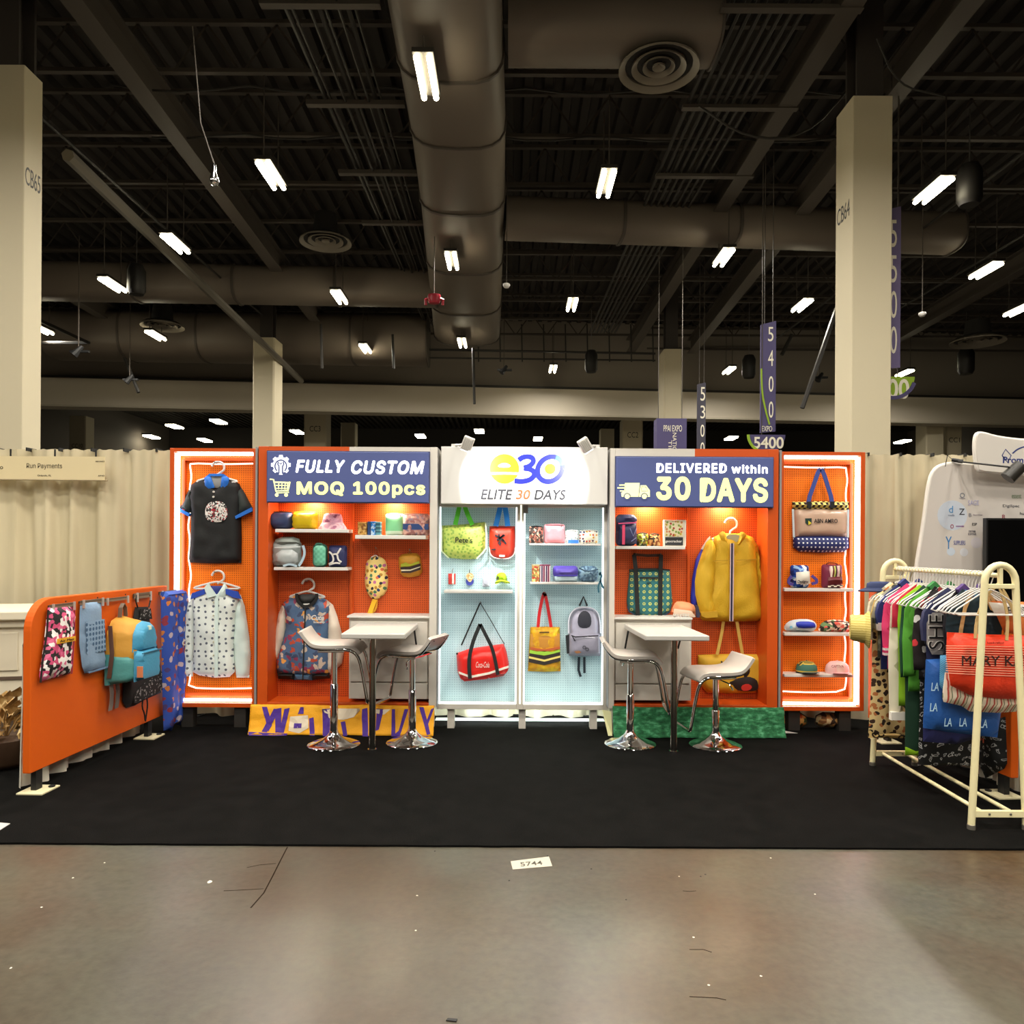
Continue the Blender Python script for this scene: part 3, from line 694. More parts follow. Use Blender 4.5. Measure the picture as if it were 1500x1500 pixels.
# header sign, right
s = signbox(rootD, 902, 671, 1131.5, 741.5)
text('DELIVERED', (961.5, 679, 1064.5, 692.5), YS, WEM, s, fat=.024, spacing=1.12, fnt='Inter.woff2'); text('within', (1071.5, 681, 1124.5, 693.5), YS, WEM, s, fat=.024, spacing=1.12, fnt='Inter.woff2')
text('30', (961, 698, 1011.5, 733), YS, YEM, s, fat=.035, spacing=1.08, fnt='Inter.woff2'); text('DAYS', (1025, 700, 1125, 736), YS, YEM, s, fat=.035, spacing=1.08, fnt='Inter.woff2')
def pr(pts): return PP(YS, zoomed(880, 640, 5.357, pts))
mb = MB(); mb.prism(pr([(190, 362), (305, 362), (295, 470), (165, 470), (160, 440), (185, 425)]), YS-.003, YS); mb.prism(pr([(312, 380), (355, 380), (385, 420), (385, 470), (300, 470)]), YS-.003, YS)
for xa, xb, yy in ((130, 200, 400), (145, 200, 378), (150, 200, 425)): mb.strip(pr([(xa, yy), (xb, yy)]), 1.6*u, YS, .003)
build('truck_icon', mb, YEM, s)
mb = MB(); mb.strip(pr([(320, 390), (352, 392), (370, 425), (318, 425), (320, 390)]), .95*u, YS-.003, .001)
for xx in (207, 342): mb.strip([(p[0], p[1]) for p in ell(*pr([(xx, 468)])[0], 4.6*u, 4.6*u, 16)], 1.5*u, YS-.003, .001)
build('truck_icon', mb, SIGN, s)
mb = MB()
for xx in (207, 342): mb.prism(ell(*pr([(xx, 468)])[0], 3.4*u, 3.4*u, 14), YS-.005, YS)
build('truck_icon', mb, YEM, s)
# ---------------------------------------------------------------- flat orange wings with light tubes
def wing(px0, px1, side, label):
    xl, xr = X(px0, YC), X(px1, YC); root = thing('display_wing', label, 'display stand', ((xl+xr)/2, YC, 0)); zb = .19; t = .055
    il = .1 if side < 0 else .045; ir = .045 if side < 0 else .1; yb = YC+.14
    build('side_panel', MB().box(xl, YC, zb, xl+t*.7, yb, ZT), OLAM, root, bevel=.003); build('side_panel', MB().box(xr-t*.7, YC, zb, xr, yb, ZT), OLAM, root, bevel=.003)
    build('top_rail', MB().box(xl+t*.7, YC, ZT-.03, xr-t*.7, yb, ZT), OLAM, root); build('bottom_rail', MB().box(xl+t*.7, YC, zb, xr-t*.7, yb, zb+.035), OLAM, root)
    build('pegboard', MB().box(xl+t*.7, yb-.03, zb+.035, xr-t*.7, yb, ZT-.03), PEGA, root)
    mb = MB(); xi0, xi1 = xl+.1*(side < 0)+.05*(side > 0), xr-.1*(side > 0)-.05*(side < 0)
    mb.box(xi0-.025, yb-.07, zb+.1, xi0, yb-.03, ZT-.09); mb.box(xi1, yb-.07, zb+.1, xi1+.025, yb-.03, ZT-.09); mb.box(xi0, yb-.07, zb+.085, xi1, yb-.03, zb+.11); mb.box(xi0, yb-.07, ZT-.1, xi1, yb-.03, ZT-.075)
    build('inner_frame', mb, OLAM, root)
    xo = xl+.055 if side < 0 else xr-.055; xe = xr-.05 if side < 0 else xl+.05
    build('light_tube', MB().tube([(xo, YC+.04, zb+.05), (xo, YC+.04, ZT-.04)], .0165, 8), LED, root, smooth=True)
    for z in (zb+.055, ZT-.045): build('light_tube', MB().tube([(xo, YC+.04, z), (xe, YC+.04, z)], .013, 8), LED, root, smooth=True)
    xs = xl+.135 if side < 0 else xr-.125
    pts = [(xe, yb-.045, ZT-.12), ((xe+xs)/2, yb-.04, ZT-.128), (xs, yb-.045, ZT-.12)]+[(xs+.011*math.sin(i*1.9)+.006*math.sin(i*.7), yb-.045, ZT-.15-i*(ZT-zb-.3)/22) for i in range(23)]+[((xe+xs)/2, yb-.045, zb+.14), (xe, yb-.045, zb+.15)]
    build('light_cord', MB().tube(smoothline(pts, 1), .007, 6), mat('fff3df', .5, 0, 1.6), root, smooth=True)
    build('foot', MB().box(xl+.1, YC+.03, CZ, xl+.2, yb-.02, zb), DARKM, root); build('foot', MB().box(xr-.2, YC+.03, CZ, xr-.1, yb-.02, zb), DARKM, root)
    return root, yb-.03
rootA, YPA = wing(248, 376.5, -1, 'narrow orange pegboard wing at the left end, framed by light tubes')
rootE, YPE = wing(1141.5, 1267, 1, 'narrow orange pegboard wing at the right end, framed by light tubes')
# ---------------------------------------------------------------- centre module with the logo header
def centre():
    xl, xr = X(641, YC), X(892, YC); root = thing('display_centre', 'white centre stand with two glowing pegboard bays under the logo header', 'display stand', ((xl+xr)/2, YC, 0))
    zb = .185; yb = YC+.13; zh = 1.957
    hx0, hx1 = X(645.5, YH), X(889.5, YH)
    hd = build('header_panel', MB().box(hx0, YH, zh, hx1, YC-.01, ZT+.006), mat('cfccc6', .5), root, bevel=.003)
    posts = [(xl, X(643.5, YC)), (X(757.5, YC), X(767.5, YC)), (X(884.5, YC), xr)]
    for a, b in posts: build('frame_post', MB().box(a, YC, zb, b, yb+.02, ZT-.01), WLAM, root, bevel=.003)
    build('post_gap_glow', MB().box(X(763, YC)-.006, YC-.003, zb+.05, X(763, YC)+.006, YC+.004, zh), mat('f3f6e0', .5, 0, 1.6), root)  # glow put into the material for the bright white gap in the post
    for (a, b) in ((posts[0][1], posts[1][0]), (posts[1][1], posts[2][0])):
        build('bottom_rail', MB().box(a, YC, zb, b, yb+.02, zb+.045), WLAM, root, bevel=.003); build('top_rail', MB().box(a, YC, zh-.02, b, yb+.02, ZT-.03), WLAM, root)
        build('pegboard', MB().box(a, yb, zb+.045, b, yb+.02, zh-.02), PEGW, root)
        for q in ((a, YC+.012, zb+.045, a+.012, YC+.03, zh-.02), (b-.012, YC+.012, zb+.045, b, YC+.03, zh-.02), (a+.012, YC+.012, zb+.045, b-.012, YC+.03, zb+.06)):
            build('light_strip', MB().box(*q), mat('effdff', .5, 0, 2.2), root)
        lamp('AREA', ((a+b)/2, YC-.02, (zb+zh)/2), .8, root, b-a-.05, (.84, .97, 1.0), aim=((a+b)/2, 9, (zb+zh)/2), sizey=1.6)
    build('light_strip', MB().box(xl+.1, yb+.03, zb-.02, xr-.1, yb+.05, zb+.0), mat('effdff', .5, 0, 3), root)  # added rear strip, stands for light leaking below the backlit panels
    lamp('AREA', ((xl+xr)/2, yb+.06, zb-.005), 9, root, xr-xl-.2, (.84, .98, 1.0), aim=((xl+xr)/2, yb+.25, 0), sizey=.03)  # added lamp, brightens the floor and drape behind the stand
    for px in (770, 891): c = P(px, 746, YC-.02); build('corner_bracket', MB().box(c.x-.02, YC-.03, c.z-.035, c.x+.02, YC-.001, c.z+.035), ALU, root)
    for x in (xl+.12, (xl+xr)/2, xr-.12): build('foot', MB().box(x-.03, YC+.04, CZ, x+.03, yb, zb), WLAM, root)
    y = YH-.001
    def lg(pts): return PP(y, zoomed(640, 640, 5.769, pts))
    u = y/FOC; BL = mat('0a16b4', .45); YL = mat('ecd800', .45)
    # yellow ball with a cut e-shape
    c_ = lg([(570, 270)])[0]; ball = ell(c_[0], c_[1], 21.5*u, 21.8*u, 40)
    build('logo', MB().prism(ball, y-.003, y), YL, hd)
    build('logo', MB().prism(smoothpoly(lg([(500, 250), (570, 212), (640, 250), (570, 262)]), 2), y-.0045, y-.002), mat('ffffff', .5), hd)
    build('logo', MB().strip(lg([(440, 310), (570, 308), (690, 310)]), 3*u, y-.003, .0015), mat('ffffff', .5), hd)
    # 3 and 0
    for q3 in ([(690, 196), (735, 166), (800, 168), (822, 205), (790, 245), (735, 262)], [(735, 264), (800, 274), (832, 312), (800, 358), (730, 378), (655, 372)]):
        build('logo', MB().strip(smoothline([tuple(p) for p in lg(q3)], 2), 7.4*u, y-.0005*(q3[0][1] > 200), .003), BL, hd)
    zero = [(957+105*math.cos(t)*1.0+18*math.sin(t), 272-105*math.sin(t)) for t in [2*math.pi*i/40 for i in range(41)]]
    build('logo', MB().strip(lg(zero), 7.4*u, y-.001, .003), BL, hd)
    build('logo', MB().strip(lg(zero[2:9]), 7.4*u, y-.0035, .001), mat('2f77cc', .45), hd)
    c_ = lg([(957, 270)])[0]; build('logo', MB().prism(ell(c_[0], c_[1], 8*u, 7.6*u, 24), y-.003, y), mat('d86a00', .45), hd)
    text('ELITE', (704, 717, 751, 731.5), y, mat('222228', .5), hd, bold=.018, shear=.2); text('30', (755.5, 717.5, 777, 731.5), y, mat('e4512a', .5), hd, bold=.018, shear=.2); text('DAYS', (782.5, 717.5, 829, 732), y, mat('222228', .5), hd, bold=.018, shear=.2)
    return root, yb
rootC, YPC = centre()
for px in (377.3, 640.5, 892.6, 1140.7):
    x = X(px, YB+.05); build('seam_strip', MB().box(x-.009, YB+.012, .23, x+.009, YC+.1, ZT-.005), mat('8c8a88', .5), rootC if 600 < px < 900 else (rootA if px < 600 else rootE))
# flood lamps clipped on the top of the logo header
for px, py, tilt, sgn, lb in ((685, 650, 24, 1, 'white floodlight clipped over the left end of the logo header'), (857, 652, -36, -1, 'white floodlight clipped over the right end of the logo header')):
    Y = 5.98; c = P(px, py, Y); root = thing('floodlight', lb, 'lamp', tuple(c)); t = math.radians(tilt)
    ez = Vector((math.sin(t)*.9, -.25, math.cos(t))).normalized(); ex = Vector((math.cos(t), 0, -math.sin(t)*.9)).normalized(); ey = ez.cross(ex)
    fr = Fr(c, ex, ey, ez); build('lamp_head', MB().box(-.042, -.03, -.055, .042, .03, .055, fr), WPL, root, bevel=.006)
    for k in range(5): build('cooling_fin', MB().box(-.036+.015*k, -.04, -.045, -.03+.015*k, -.03, .045, fr), WPL, root)
    build('lamp_glass', MB().box(-.036, -.025, -.06, .036, .025, -.0552, fr), mat('ffffff', .4, 0, 3), root)
    e = Vector((c.x-sgn*.13, YH+.04, ZT+.02)); build('arm', MB().tube([c+Vector((0, .03, 0)), (c+e)/2+Vector((0, 0, -.0)), e], .009, 6), WPL, root)
    build('clamp', MB().box(e.x-.03, YH+.01, ZT+.007, e.x+.03, YH+.09, ZT+.03), WPL, root)
    aim = Vector((X(737 if sgn > 0 else 797, YH), YH, 2.16)); src = c+Vector((0, -.03, -.09))
    lamp('SPOT', tuple(src), 54, root, .03, (1, .99, .97), aim=tuple(aim), spot=math.radians(90), blend=.2)
# ================================================================== tables and bar stools
def bar_table(f0, f1, b0, b1, legx, label):
    zt, yf, yb = .945, 5.56, 6.353
    poly = [(X(f0, yf), yf), (X(f1, yf), yf), (X(b1, yb), yb), (X(b0, yb), yb)]
    root = thing('bar_table', label, 'table', (X(legx, 5.82), 5.82, CZ))
    top = [(x, y) for x, y in poly]; fr = Fr((0, 0, 0), (1, 0, 0), (0, 0, 1), (0, 1, 0))
    build('table_top', MB().prism(smoothpoly([top[0], (top[0][0]*.5+top[1][0]*.5, top[0][1]), top[1], top[2], top[3]], 0), zt-.04, zt, fr), mat('bab7b1', .35), root, bevel=.008)
    x = X(legx, 5.82)
    build('leg', MB().tube([(x, 5.82, CZ+.012), (x, 5.82, zt-.04)], .026, 16), mat('9a958c', .22, 1), root, smooth=True)
    build('foot', MB().lathe([(.036, CZ), (.036, CZ+.012), (0, CZ+.012)], (x, 5.82, 0), 16), CHROME, root, smooth=True)
    mb = MB(); mb.box(x-.07, 5.76, zt-.046, x+.07, 5.88, zt-.04); build('leg_bracket', mb, CHROME, root)
    for s in (b0+3, b1-3):
        xx = X(s, 6.3); build('brace', MB().tube([(xx, yb-.004, zt-.2), (xx, yb-.16, zt-.042)], .008, 6), BLACK, root)
bar_table(500, 594.5, 526, 613, 547, 'white bar table on one chrome leg, left of the centre stand')
bar_table(946, 1040.5, 915, 999, 988.5, 'white bar table on one chrome leg, right of the centre stand')
def stool(px, py, seat, rot, label, facelift=.0):
    c = FL(px, py, CZ); root = thing('bar_stool', label, 'bar stool', (c.x, c.y, CZ)); t = math.radians(rot)
    fr = Fr((c.x, c.y, CZ), (math.cos(t), math.sin(t), 0), (-math.sin(t), math.cos(t), 0), (0, 0, 1))
    build('base', MB().lathe([(.205, 0), (.207, .006), (.2, .014), (.15, .028), (.09, .05), (.055, .075), (.036, .1), (.034, .115), (0, .115)], (0, 0, 0), 40, fr), CHROME, root, smooth=True)
    build('outer_post', MB().lathe([(.031, .1), (.031, seat-.32), (.027, seat-.315), (0, seat-.315)], n=20, fr=fr), CHROME, root, smooth=True)
    build('gas_lift', MB().lathe([(.024, seat-.33), (.024, seat-.05), (0, seat-.05)], n=16, fr=fr), CHROME, root, smooth=True)
    # seat sheet: profile along the facing direction, lip up at the back
    pr = smoothline([(-.235, .125), (-.21, .085), (-.165, .03), (-.12, .006), (-.03, .0), (.1, .004), (.17, .0), (.205, -.02), (.225, -.055)], 2); n = len(pr); w_ = .185; vs, fs = [], []
    for i, (x, z) in enumerate(pr):
        a = pr[max(i-1, 0)]; b = pr[min(i+1, n-1)]; d = Vector((b[0]-a[0], b[1]-a[1])).normalized(); nx, nz = -d.y, d.x
        e = min(i, n-1-i); hw = w_-(.03 if e == 0 else (.012 if e == 1 else 0)); th = .02 if 0 < e else .01
        for y in (-hw, -hw+.02, hw-.02, hw):
            k = th*(.55 if abs(y) == hw else 1); vs.append(fr(x+nx*k, y, seat+z+nz*k))
        for y in (hw, -hw): vs.append(fr(x-nx*.012, y, seat+z-nz*.012))
    for i in range(n-1):
        for k in range(6): fs.append((i*6+k, i*6+(k+1) % 6, i*6+6+(k+1) % 6, i*6+6+k))
    fs += [tuple(range(6)), tuple((n-1)*6+5-k for k in range(6))]
    mb = MB(); mb.add(vs, fs); mb.fix = True; build('seat', mb, mat('b4ada6', .38), root, smooth=True, bevel=0)
    # chrome loop: runs along both seat edges and down to the foot bar
    side = smoothline([(-.225, .1), (-.165, .012), (-.12, -.012), (.0, -.02), (.13, -.018), (.2, -.05), (.235, -.13), (.285, -.42)], 2)
    path = [fr(x, -.17, seat+z) for x, z in side]+[fr(.287, -.15, seat-.435), fr(.287, .15, seat-.435)]+[fr(x, .17, seat+z) for x, z in reversed(side)]
    build('foot_rest_frame', MB().tube(path, .0135, 8), CHROME, root, smooth=True)
    build('under_plate', MB().box(-.1, -.16, seat-.045, .1, .16, seat-.028, fr), CHROME, root, bevel=.004)
    build('lift_lever', MB().tube([fr(0, .03, seat-.06), fr(-.03, .17, seat-.075), fr(-.05, .2, seat-.12)], .006, 6), CHROME, root, smooth=True)
    for sx_ in (-.225,):
        for sy_ in (-.1, .1): build('bolt', MB().lathe([(.009, -.004), (.009, .004), (0, .006)], n=8, fr=Fr(fr(sx_-.003, sy_, seat+.1), fr.ex*.5+fr.ez*.9, fr.ey, -fr.ex)), BLACK, root)
stool(489, 1091, .80, 3, 'white and chrome bar stool at the left side of the left table')
stool(603.5, 1088, .745, 162, 'white and chrome bar stool between the left table and the centre stand')
stool(923, 1090, .72, -4, 'white and chrome bar stool between the centre stand and the right table')
stool(1048, 1092, .60, 190, 'lower white and chrome bar stool at the right side of the right table')
# ================================================================== cloths draped over the plinths
def drape_cloth(name, px0, px1, yf, ztop, m, label, cat, seed, fold=.012):
    x0, x1 = X(px0, yf), X(px1, yf); nx, nz = 90, 14; vs, uv = [], []
    for i in range(nx+1):
        x = x0+(x1-x0)*i/nx
        for j in range(nz+1):
            s = j/nz; z = ztop*(1-s); q = noise.noise(Vector((x*5+seed, s*1.3, seed)))
            y = yf+.05-.05*s**.7-.03*s**4 + fold*q*(.4+s)+.008*noise.noise(Vector((x*14, s*5, seed)))
            zz = max(CZ+.004, z+CZ+.004+.008*noise.noise(Vector((x*3, seed, s)))*(1-s)); vs.append((x, y, zz)); uv.append((x, zz))
    fs = [(i*(nz+1)+j, (i+1)*(nz+1)+j, (i+1)*(nz+1)+j+1, i*(nz+1)+j+1) for i in range(nx) for j in range(nz)]
    mb = MB(); mb.add(vs, fs, uv); o = build(name, mb, m, smooth=2, label=label, cat=cat)
    md = o.modifiers.new('solid', 'SOLIDIFY'); md.thickness = .005; return o
YLW = mat('eea812', .7, bump=.2, bscale=120)
o = drape_cloth('printed_banner', 366, 637, 6.285, .235, YLW, 'yellow cloth with big purple letters draped below the left niche', 'banner cloth', 3.1)
PUR = mat('47228c', .7); CRM = mat('e4d6bd', .7)
def flat_print(px0, px1, py0, py1, pts, m, k=.0, Y=6.29):
    pass
def on_cloth(parent, polys, m, yf, seed, ztop, fold=.012):
    """print pieces that follow the cloth"""
    for poly in polys:
        mb = MB(); q0 = MB(); q0.puff(poly, 0, .001, res=.035)
        vs = []
        for (x, y, z) in q0.v:
            s = min(1, max(0, 1-(z-CZ)/ztop)); q = noise.noise(Vector((x*5+seed, s*1.3, seed)))
            yy = yf+.05-.05*s**.7-.03*s**4+fold*q*(.4+s)+.008*noise.noise(Vector((x*14, s*5, seed))); vs.append((x, yy-.009-(.0012 if y < -.0004 else 0), z))
        mb.add(vs, q0.f); mb.fix = True; build('printed_letter', mb, m, parent)
def bz(pts): return PP(6.27, zoomed(360, 1020, 5.357, pts))
on_cloth(o, [bz(p) for p in ([(112, 92), (152, 92), (203, 230), (178, 274)], [(125, 276), (168, 280), (258, 110), (208, 106)], [(215, 108), (266, 100), (278, 280), (236, 280)], [(262, 282), (300, 285), (332, 100), (292, 108)], [(20, 278), (330, 290), (320, 315), (30, 305)],
    [(415, 95), (440, 95), (445, 145), (400, 145)], [(490, 180), (525, 170), (545, 312), (505, 312)], [(590, 110), (655, 105), (665, 310), (610, 310)], [(740, 205), (775, 200), (800, 312), (770, 312)], [(905, 110), (945, 100), (965, 310), (920, 312), (905, 180)],
    [(1020, 105), (1075, 110), (1045, 260), (1020, 270)], [(1140, 110), (1165, 110), (1175, 290), (1200, 270), (1240, 110), (1270, 110), (1210, 310), (1145, 310)], [(1355, 95), (1390, 95), (1420, 190), (1450, 110), (1475, 100), (1430, 220), (1450, 290), (1425, 300)])], PUR, 6.285, 3.1, .235)
on_cloth(o, [bz(p) for p in ([(340, 165), (480, 155), (490, 250), (420, 290), (335, 270)], [(590, 105), (900, 105), (840, 170), (760, 190), (640, 180)], [(1000, 110), (1130, 110), (1080, 150), (1000, 140)])], CRM, 6.285, 3.1, .235)
on_cloth(o, [bz([(375, 215), (435, 215), (435, 250), (375, 250)])], PUR, 6.2835, 3.1, .235)
drape_cloth('towel', 900, 1152, 6.27, .238, pat('noi', ['14482a', '2a7046', '62b082'], 34, rough=.9, pos=[.3, .52, .75], bump=.4, mx=.5), 'mottled green towel draped below the right niche', 'towel', 8.4, .02)
c = FL(1148, 1076); build('paper_sheet', MB().prism([(c.x-.01, c.y), (c.x+.12, c.y), (c.x, c.y+.12)], .0115, .013, Fr((0, 0, 0), (1, 0, 0), (0, 0, 1), (0, 1, 0))), WPL, label='white paper corner on the carpet beside the green towel', cat='paper')
c0, c1 = FL(880, 1038, .2), FL(899, 1069)
mb = MB(); mb.add([(X(884, 6.45), 6.45, .2), (X(897, 6.34), 6.34, .21), (X(899, 6.3), 6.3, CZ+.002), (X(893, 6.3), 6.3, CZ+.002)], [(0, 1, 2, 3)])
o = build('paper_flap', mb, mat('d9d7a4', .7), label='cream paper flap leaning at the left end of the green towel', cat='paper'); md = o.modifiers.new('solid', 'SOLIDIFY'); md.thickness = .004
# ================================================================== pipe and drape walls
DRP = pat('noi', ['b9ae90', 'c8bda0'], 3, rough=.85, pos=[.35, .65], my=.1)
def drape(mbx, x0, x1, y, z0, z1, seed, amp=.05, fr=W0, freq=19):
    nx = int((x1-x0)/.022); nz = 10; vs, uv = [], []
    for i in range(nx+1):
        x = x0+(x1-x0)*i/nx
        for j in range(nz+1):
            s = j/nz; ph = x*freq+2.6*noise.noise(Vector((x*1.7, seed, 0)))+.7*noise.noise(Vector((x*2, s*1.2, seed)))
            a = amp*(.45+.75*s)*(.55+.75*noise.noise(Vector((x*1.1, seed+5, 0)))+.3)
            vs.append(fr(x, y+a*math.sin(ph)+.016*math.sin(ph*2.3), z1-(z1-z0)*s+ (0.0 if j else .006*math.sin(x*60)))); uv.append((x, z1-(z1-z0)*s))
    return mbx.add(vs, [(i*(nz+1)+j, i*(nz+1)+j+1, (i+1)*(nz+1)+j+1, (i+1)*(nz+1)+j) for i in range(nx) for j in range(nz)], uv)
YDR = 7.0
dr = thing('pipe_and_drape', 'tall cream drape wall running behind the whole booth', 'drape', (0, YDR, CZ))
for k, (a, b) in enumerate(((-6.4, -4.62), (-4.62, -3.35), (-3.35, -2.0), (-2.0, -.7), (-.7, .75), (.75, 2.1), (2.1, 3.55), (3.55, 4.9), (4.9, 6.4))):
    build('drape_panel', drape(MB(), a, b+.01, YDR, .014, 2.475, k*3.7), DRP, dr, smooth=2)
build('cross_pipe', MB().tube([(-6.4, YDR+.09, 2.44), (6.4, YDR+.09, 2.44)], .02, 8), ALU, dr, smooth=True)
for k in range(43): x = -6.3+.3*k; build('hook', MB().box(x-.006, YDR-.05, 2.455, x+.006, YDR+.09, 2.487), BLACK, dr)
for x in (-6.4, 6.4, -3.35, 3.55): build('upright', MB().tube([(x, YDR+.13, CZ), (x, YDR+.13, 2.44)], .02, 8), ALU, dr, smooth=True)
# name sign of the neighbour on the left drape
Y = 6.86; a, b = P(-40, 702, Y), P(153, 669, Y)
root = thing('name_sign', 'cream sign with a thin printed name hanging on the left drape', 'sign', ((a.x+b.x)/2, Y, a.z))
build('sign_panel', MB().box(a.x, Y, a.z, b.x, Y+.012, b.z), mat('d2c39c', .6), root)
build('bottom_rod', MB().tube([(a.x, Y-.002, a.z), (b.x+.03, Y-.002, a.z-.005)], .006, 6), mat('8d7f60', .5), root)
TX = mat('4a4234', .7)
text('Run Payments', (39, 679, 91, 687.5), Y-.0005, TX, root, fnt='Inter.woff2'); text('o', (0, 683, 4.5, 687), Y-.0005, TX, root); text('Orlando, FL', (55, 695.5, 75, 698), Y-.0005, TX, root); text('5743', (144, 696, 153, 698), Y-.0005, TX, root); text('09/19/23', (140, 675, 153, 677), Y-.0005, TX, root)
for px in (15, 80, 140): q = P(px, 669, Y); build('hanging_hook', MB().box(q.x-.006, Y+.001, q.z, q.x+.006, Y+.01, 2.46), BLACK, root)
# low white side drapes
def low_drape(xp, y0, y1, label, seed):
    fr = Fr((xp, 0, 0), (0, 1, 0), (-1 if xp < 0 else 1, 0, 0), (0, 0, 1)); root = thing('side_drape', label, 'drape', (xp, (y0+y1)/2, CZ))
    n = int((y1-y0)/1.1+.5)
    for k in range(n): build('drape_panel', drape(MB(), y0+(y1-y0)*k/n, y0+(y1-y0)*(k+1)/n, 0, .018, .93, seed+k, .03, fr, 26), mat('e2dccb', .85), root, smooth=2)
    build('cross_pipe', MB().tube([(xp, y0, .94), (xp, y1, .94)], .018, 8), ALU, root, smooth=True)
low_drape(-3.135, 4.84, 6.4, 'low white pleated drape behind the left orange partition', 1.3); low_drape(3.3, 3.9, 6.4, 'low white pleated drape behind the right orange partition', 5.2)
# ================================================================== orange partitions at the sides
def partition(x0, y0, x1, y1, label):
    d = Vector((x1-x0, y1-y0, 0)); L = d.length; d.normalize(); sg = 1 if x0 < 0 else -1
    fr = Fr((x0, y0, 0), d, (-sg*d.y, sg*d.x, 0), (0, 0, 1))
    root = thing('side_partition', label, 'partition', ((x0+x1)/2, (y0+y1)/2, CZ)); z0, z1, r = .15, 1.245, .2
    poly = [(0, z0)]+[(r-r*math.cos(math.radians(9*i)), z1-r+r*math.sin(math.radians(9*i))) for i in range(11)]+[(L, z1), (L, z0)]
    build('panel', MB().prism(poly, 0.0, .052, fr), mat('cf580c', .6, spec=.25), root, bevel=.006)
    for y in (.1, L-.25):
        build('post', MB().box(y-.03, .01, CZ+.012, y+.03, .045, z0+.02, fr), BLACK, root); build('foot_plate', MB().box(y-.09, -.07, CZ, y+.09, .1, CZ+.012, fr), mat('d8cfa8', .5), root, bevel=.003)
        build('bolt', MB().lathe([(.02, CZ+.012), (.02, CZ+.02), (0, CZ+.022)], fr=Fr(fr(y+.05, -.04, 0)), n=10), BLACK, root)
    for k in range(4): y = .34+.36*k; build('screw', MB().lathe([(.006, 0), (.005, .003), (0, .004)], n=8, fr=Fr(fr(y, 0, z1-.035), fr.ex, fr.ez, -fr.ey)), BLACK, root)
    return root, fr
pL, frL = partition(-3.02, 4.72, -2.945, 6.42, 'orange side partition with a rounded corner at the left, hung with bags')
pR, frR = partition(3.165, 4.75, 3.05, 6.42, 'orange side partition with a rounded corner at the right, behind the clothes rack')
# ================================================================== neighbours
TRIM = mat('d8cfb8', .5)
root = thing('counter', 'long cream moulded counter of the neighbouring booth at the far left', 'counter', (-4.9, 6.2, 0)); fr = Fr((-3.75, 5.9, 0), (-.97, -.24, 0), (-.24, .97, 0), (0, 0, 1))
build('body', MB().box(0, .03, .30, 3.4, .75, 1.0, fr), TRIM, root); build('top', MB().box(-.05, -.04, 1.0, 3.4, .8, 1.07, fr), TRIM, root, bevel=.01)
build('cornice', MB().box(-.02, 0, .94, 3.4, .03, 1.0, fr), TRIM, root, bevel=.008); build('bottom_molding', MB().box(-.02, .0, .3, 3.4, .03, .345, fr), TRIM, root, bevel=.008); build('dark_rail', MB().box(0, .02, .53, 3.4, .03, .555, fr), mat('5b4a3e', .5), root)  # the rail is a dark brown strip below the counter panels
build('plinth', MB().box(.05, .08, CZ, 3.35, .7, .3, fr), mat('6b5846', .6), root)
for k in range(3): build('panel', MB().box(.12+1.1*k, .018, .6, 1.08+1.1*k, .03, .9, fr), mat('cfc5ae', .5), root, bevel=.006)
def dried(px, py, Y, label):
    c = P(px, py, Y); root = thing('dried_plant', label, 'plant', (c.x, c.y, CZ)); rnd = random.Random(4)
    build('pot', MB().lathe([(.12, CZ), (.17, .06), (.2, .22), (.17, .24), (0, .23)], (c.x, c.y, 0), 16), mat('4a3423', .6), root, smooth=True)
    lm = [mat(h, .8) for h in ('c8a468', 'a98550', 'dcc08a', '8a6a3a')]
    for k in range(70):
        a = rnd.uniform(0, 6.28); el = rnd.uniform(.1, 1.4); r = rnd.uniform(.12, .34); d = Vector((math.cos(a)*math.cos(el), math.sin(a)*math.cos(el)*.8, math.sin(el)*.8)); p = Vector((c.x, c.y, .24))+d*r
        q = d.orthogonal().normalized(); s_ = d.cross(q); w_ = rnd.uniform(.02, .045); l = rnd.uniform(.06, .12); cv = rnd.uniform(-.04, .04)
        vs = [p-d*.02, p+q*w_+d*l*.4+s_*cv, p+d*l+s_*cv*2, p-q*w_+d*l*.4+s_*cv, p+d*l*.5+s_*(cv+.02)]
        mb = MB(); mb.add(vs, [(0, 1, 4), (1, 2, 4), (2, 3, 4), (3, 0, 4)]); o = build('dried_leaf', mb, lm[k % 4], root); 
    for k in range(14):
        a = rnd.uniform(0, 6.28); build('stem', MB().tube([(c.x, c.y, .2), (c.x+.1*math.cos(a), c.y+.1*math.sin(a), .36), (c.x+.25*math.cos(a), c.y+.2*math.sin(a), .45)], .006, 4), lm[1], root)
dried(8, 1035, 5.35, 'pot of curly dried leaves on the carpet at the far left edge')
# tension fabric wall, screen and lamp of the booth on the right
Yp = 6.78; GREY = mat('c6bfb8', .7)
def pp(pts): return PP(Yp, pts)
root = thing('fabric_wall', 'rounded pale grey fabric wall with small printed logos at the right', 'display wall', (P(1440, 1050, Yp).x, Yp, CZ))
a = P(1290, 1050, Yp); outline = [(X(1333, Yp), .03), (X(1341, Yp), P(0, 860, Yp).z)]+smoothline([P(1346, 820, Yp).xz, P(1356, 760, Yp).xz, P(1361, 715, Yp).xz, P(1368, 688, Yp).xz, P(1388, 679, Yp).xz, P(1420, 681, Yp).xz], 2)+[P(1700, 690, Yp).xz, (X(1700, Yp), .03)]
outline = [tuple(p) for p in outline]
build('fabric_panel', MB().prism(outline, Yp, Yp+.05), GREY, root)
build('frame_tube', MB().tube([(x, Yp+.02, z) for x, z in outline[:-1]], .022, 8), mat('d9d4cc', .5), root, smooth=True)
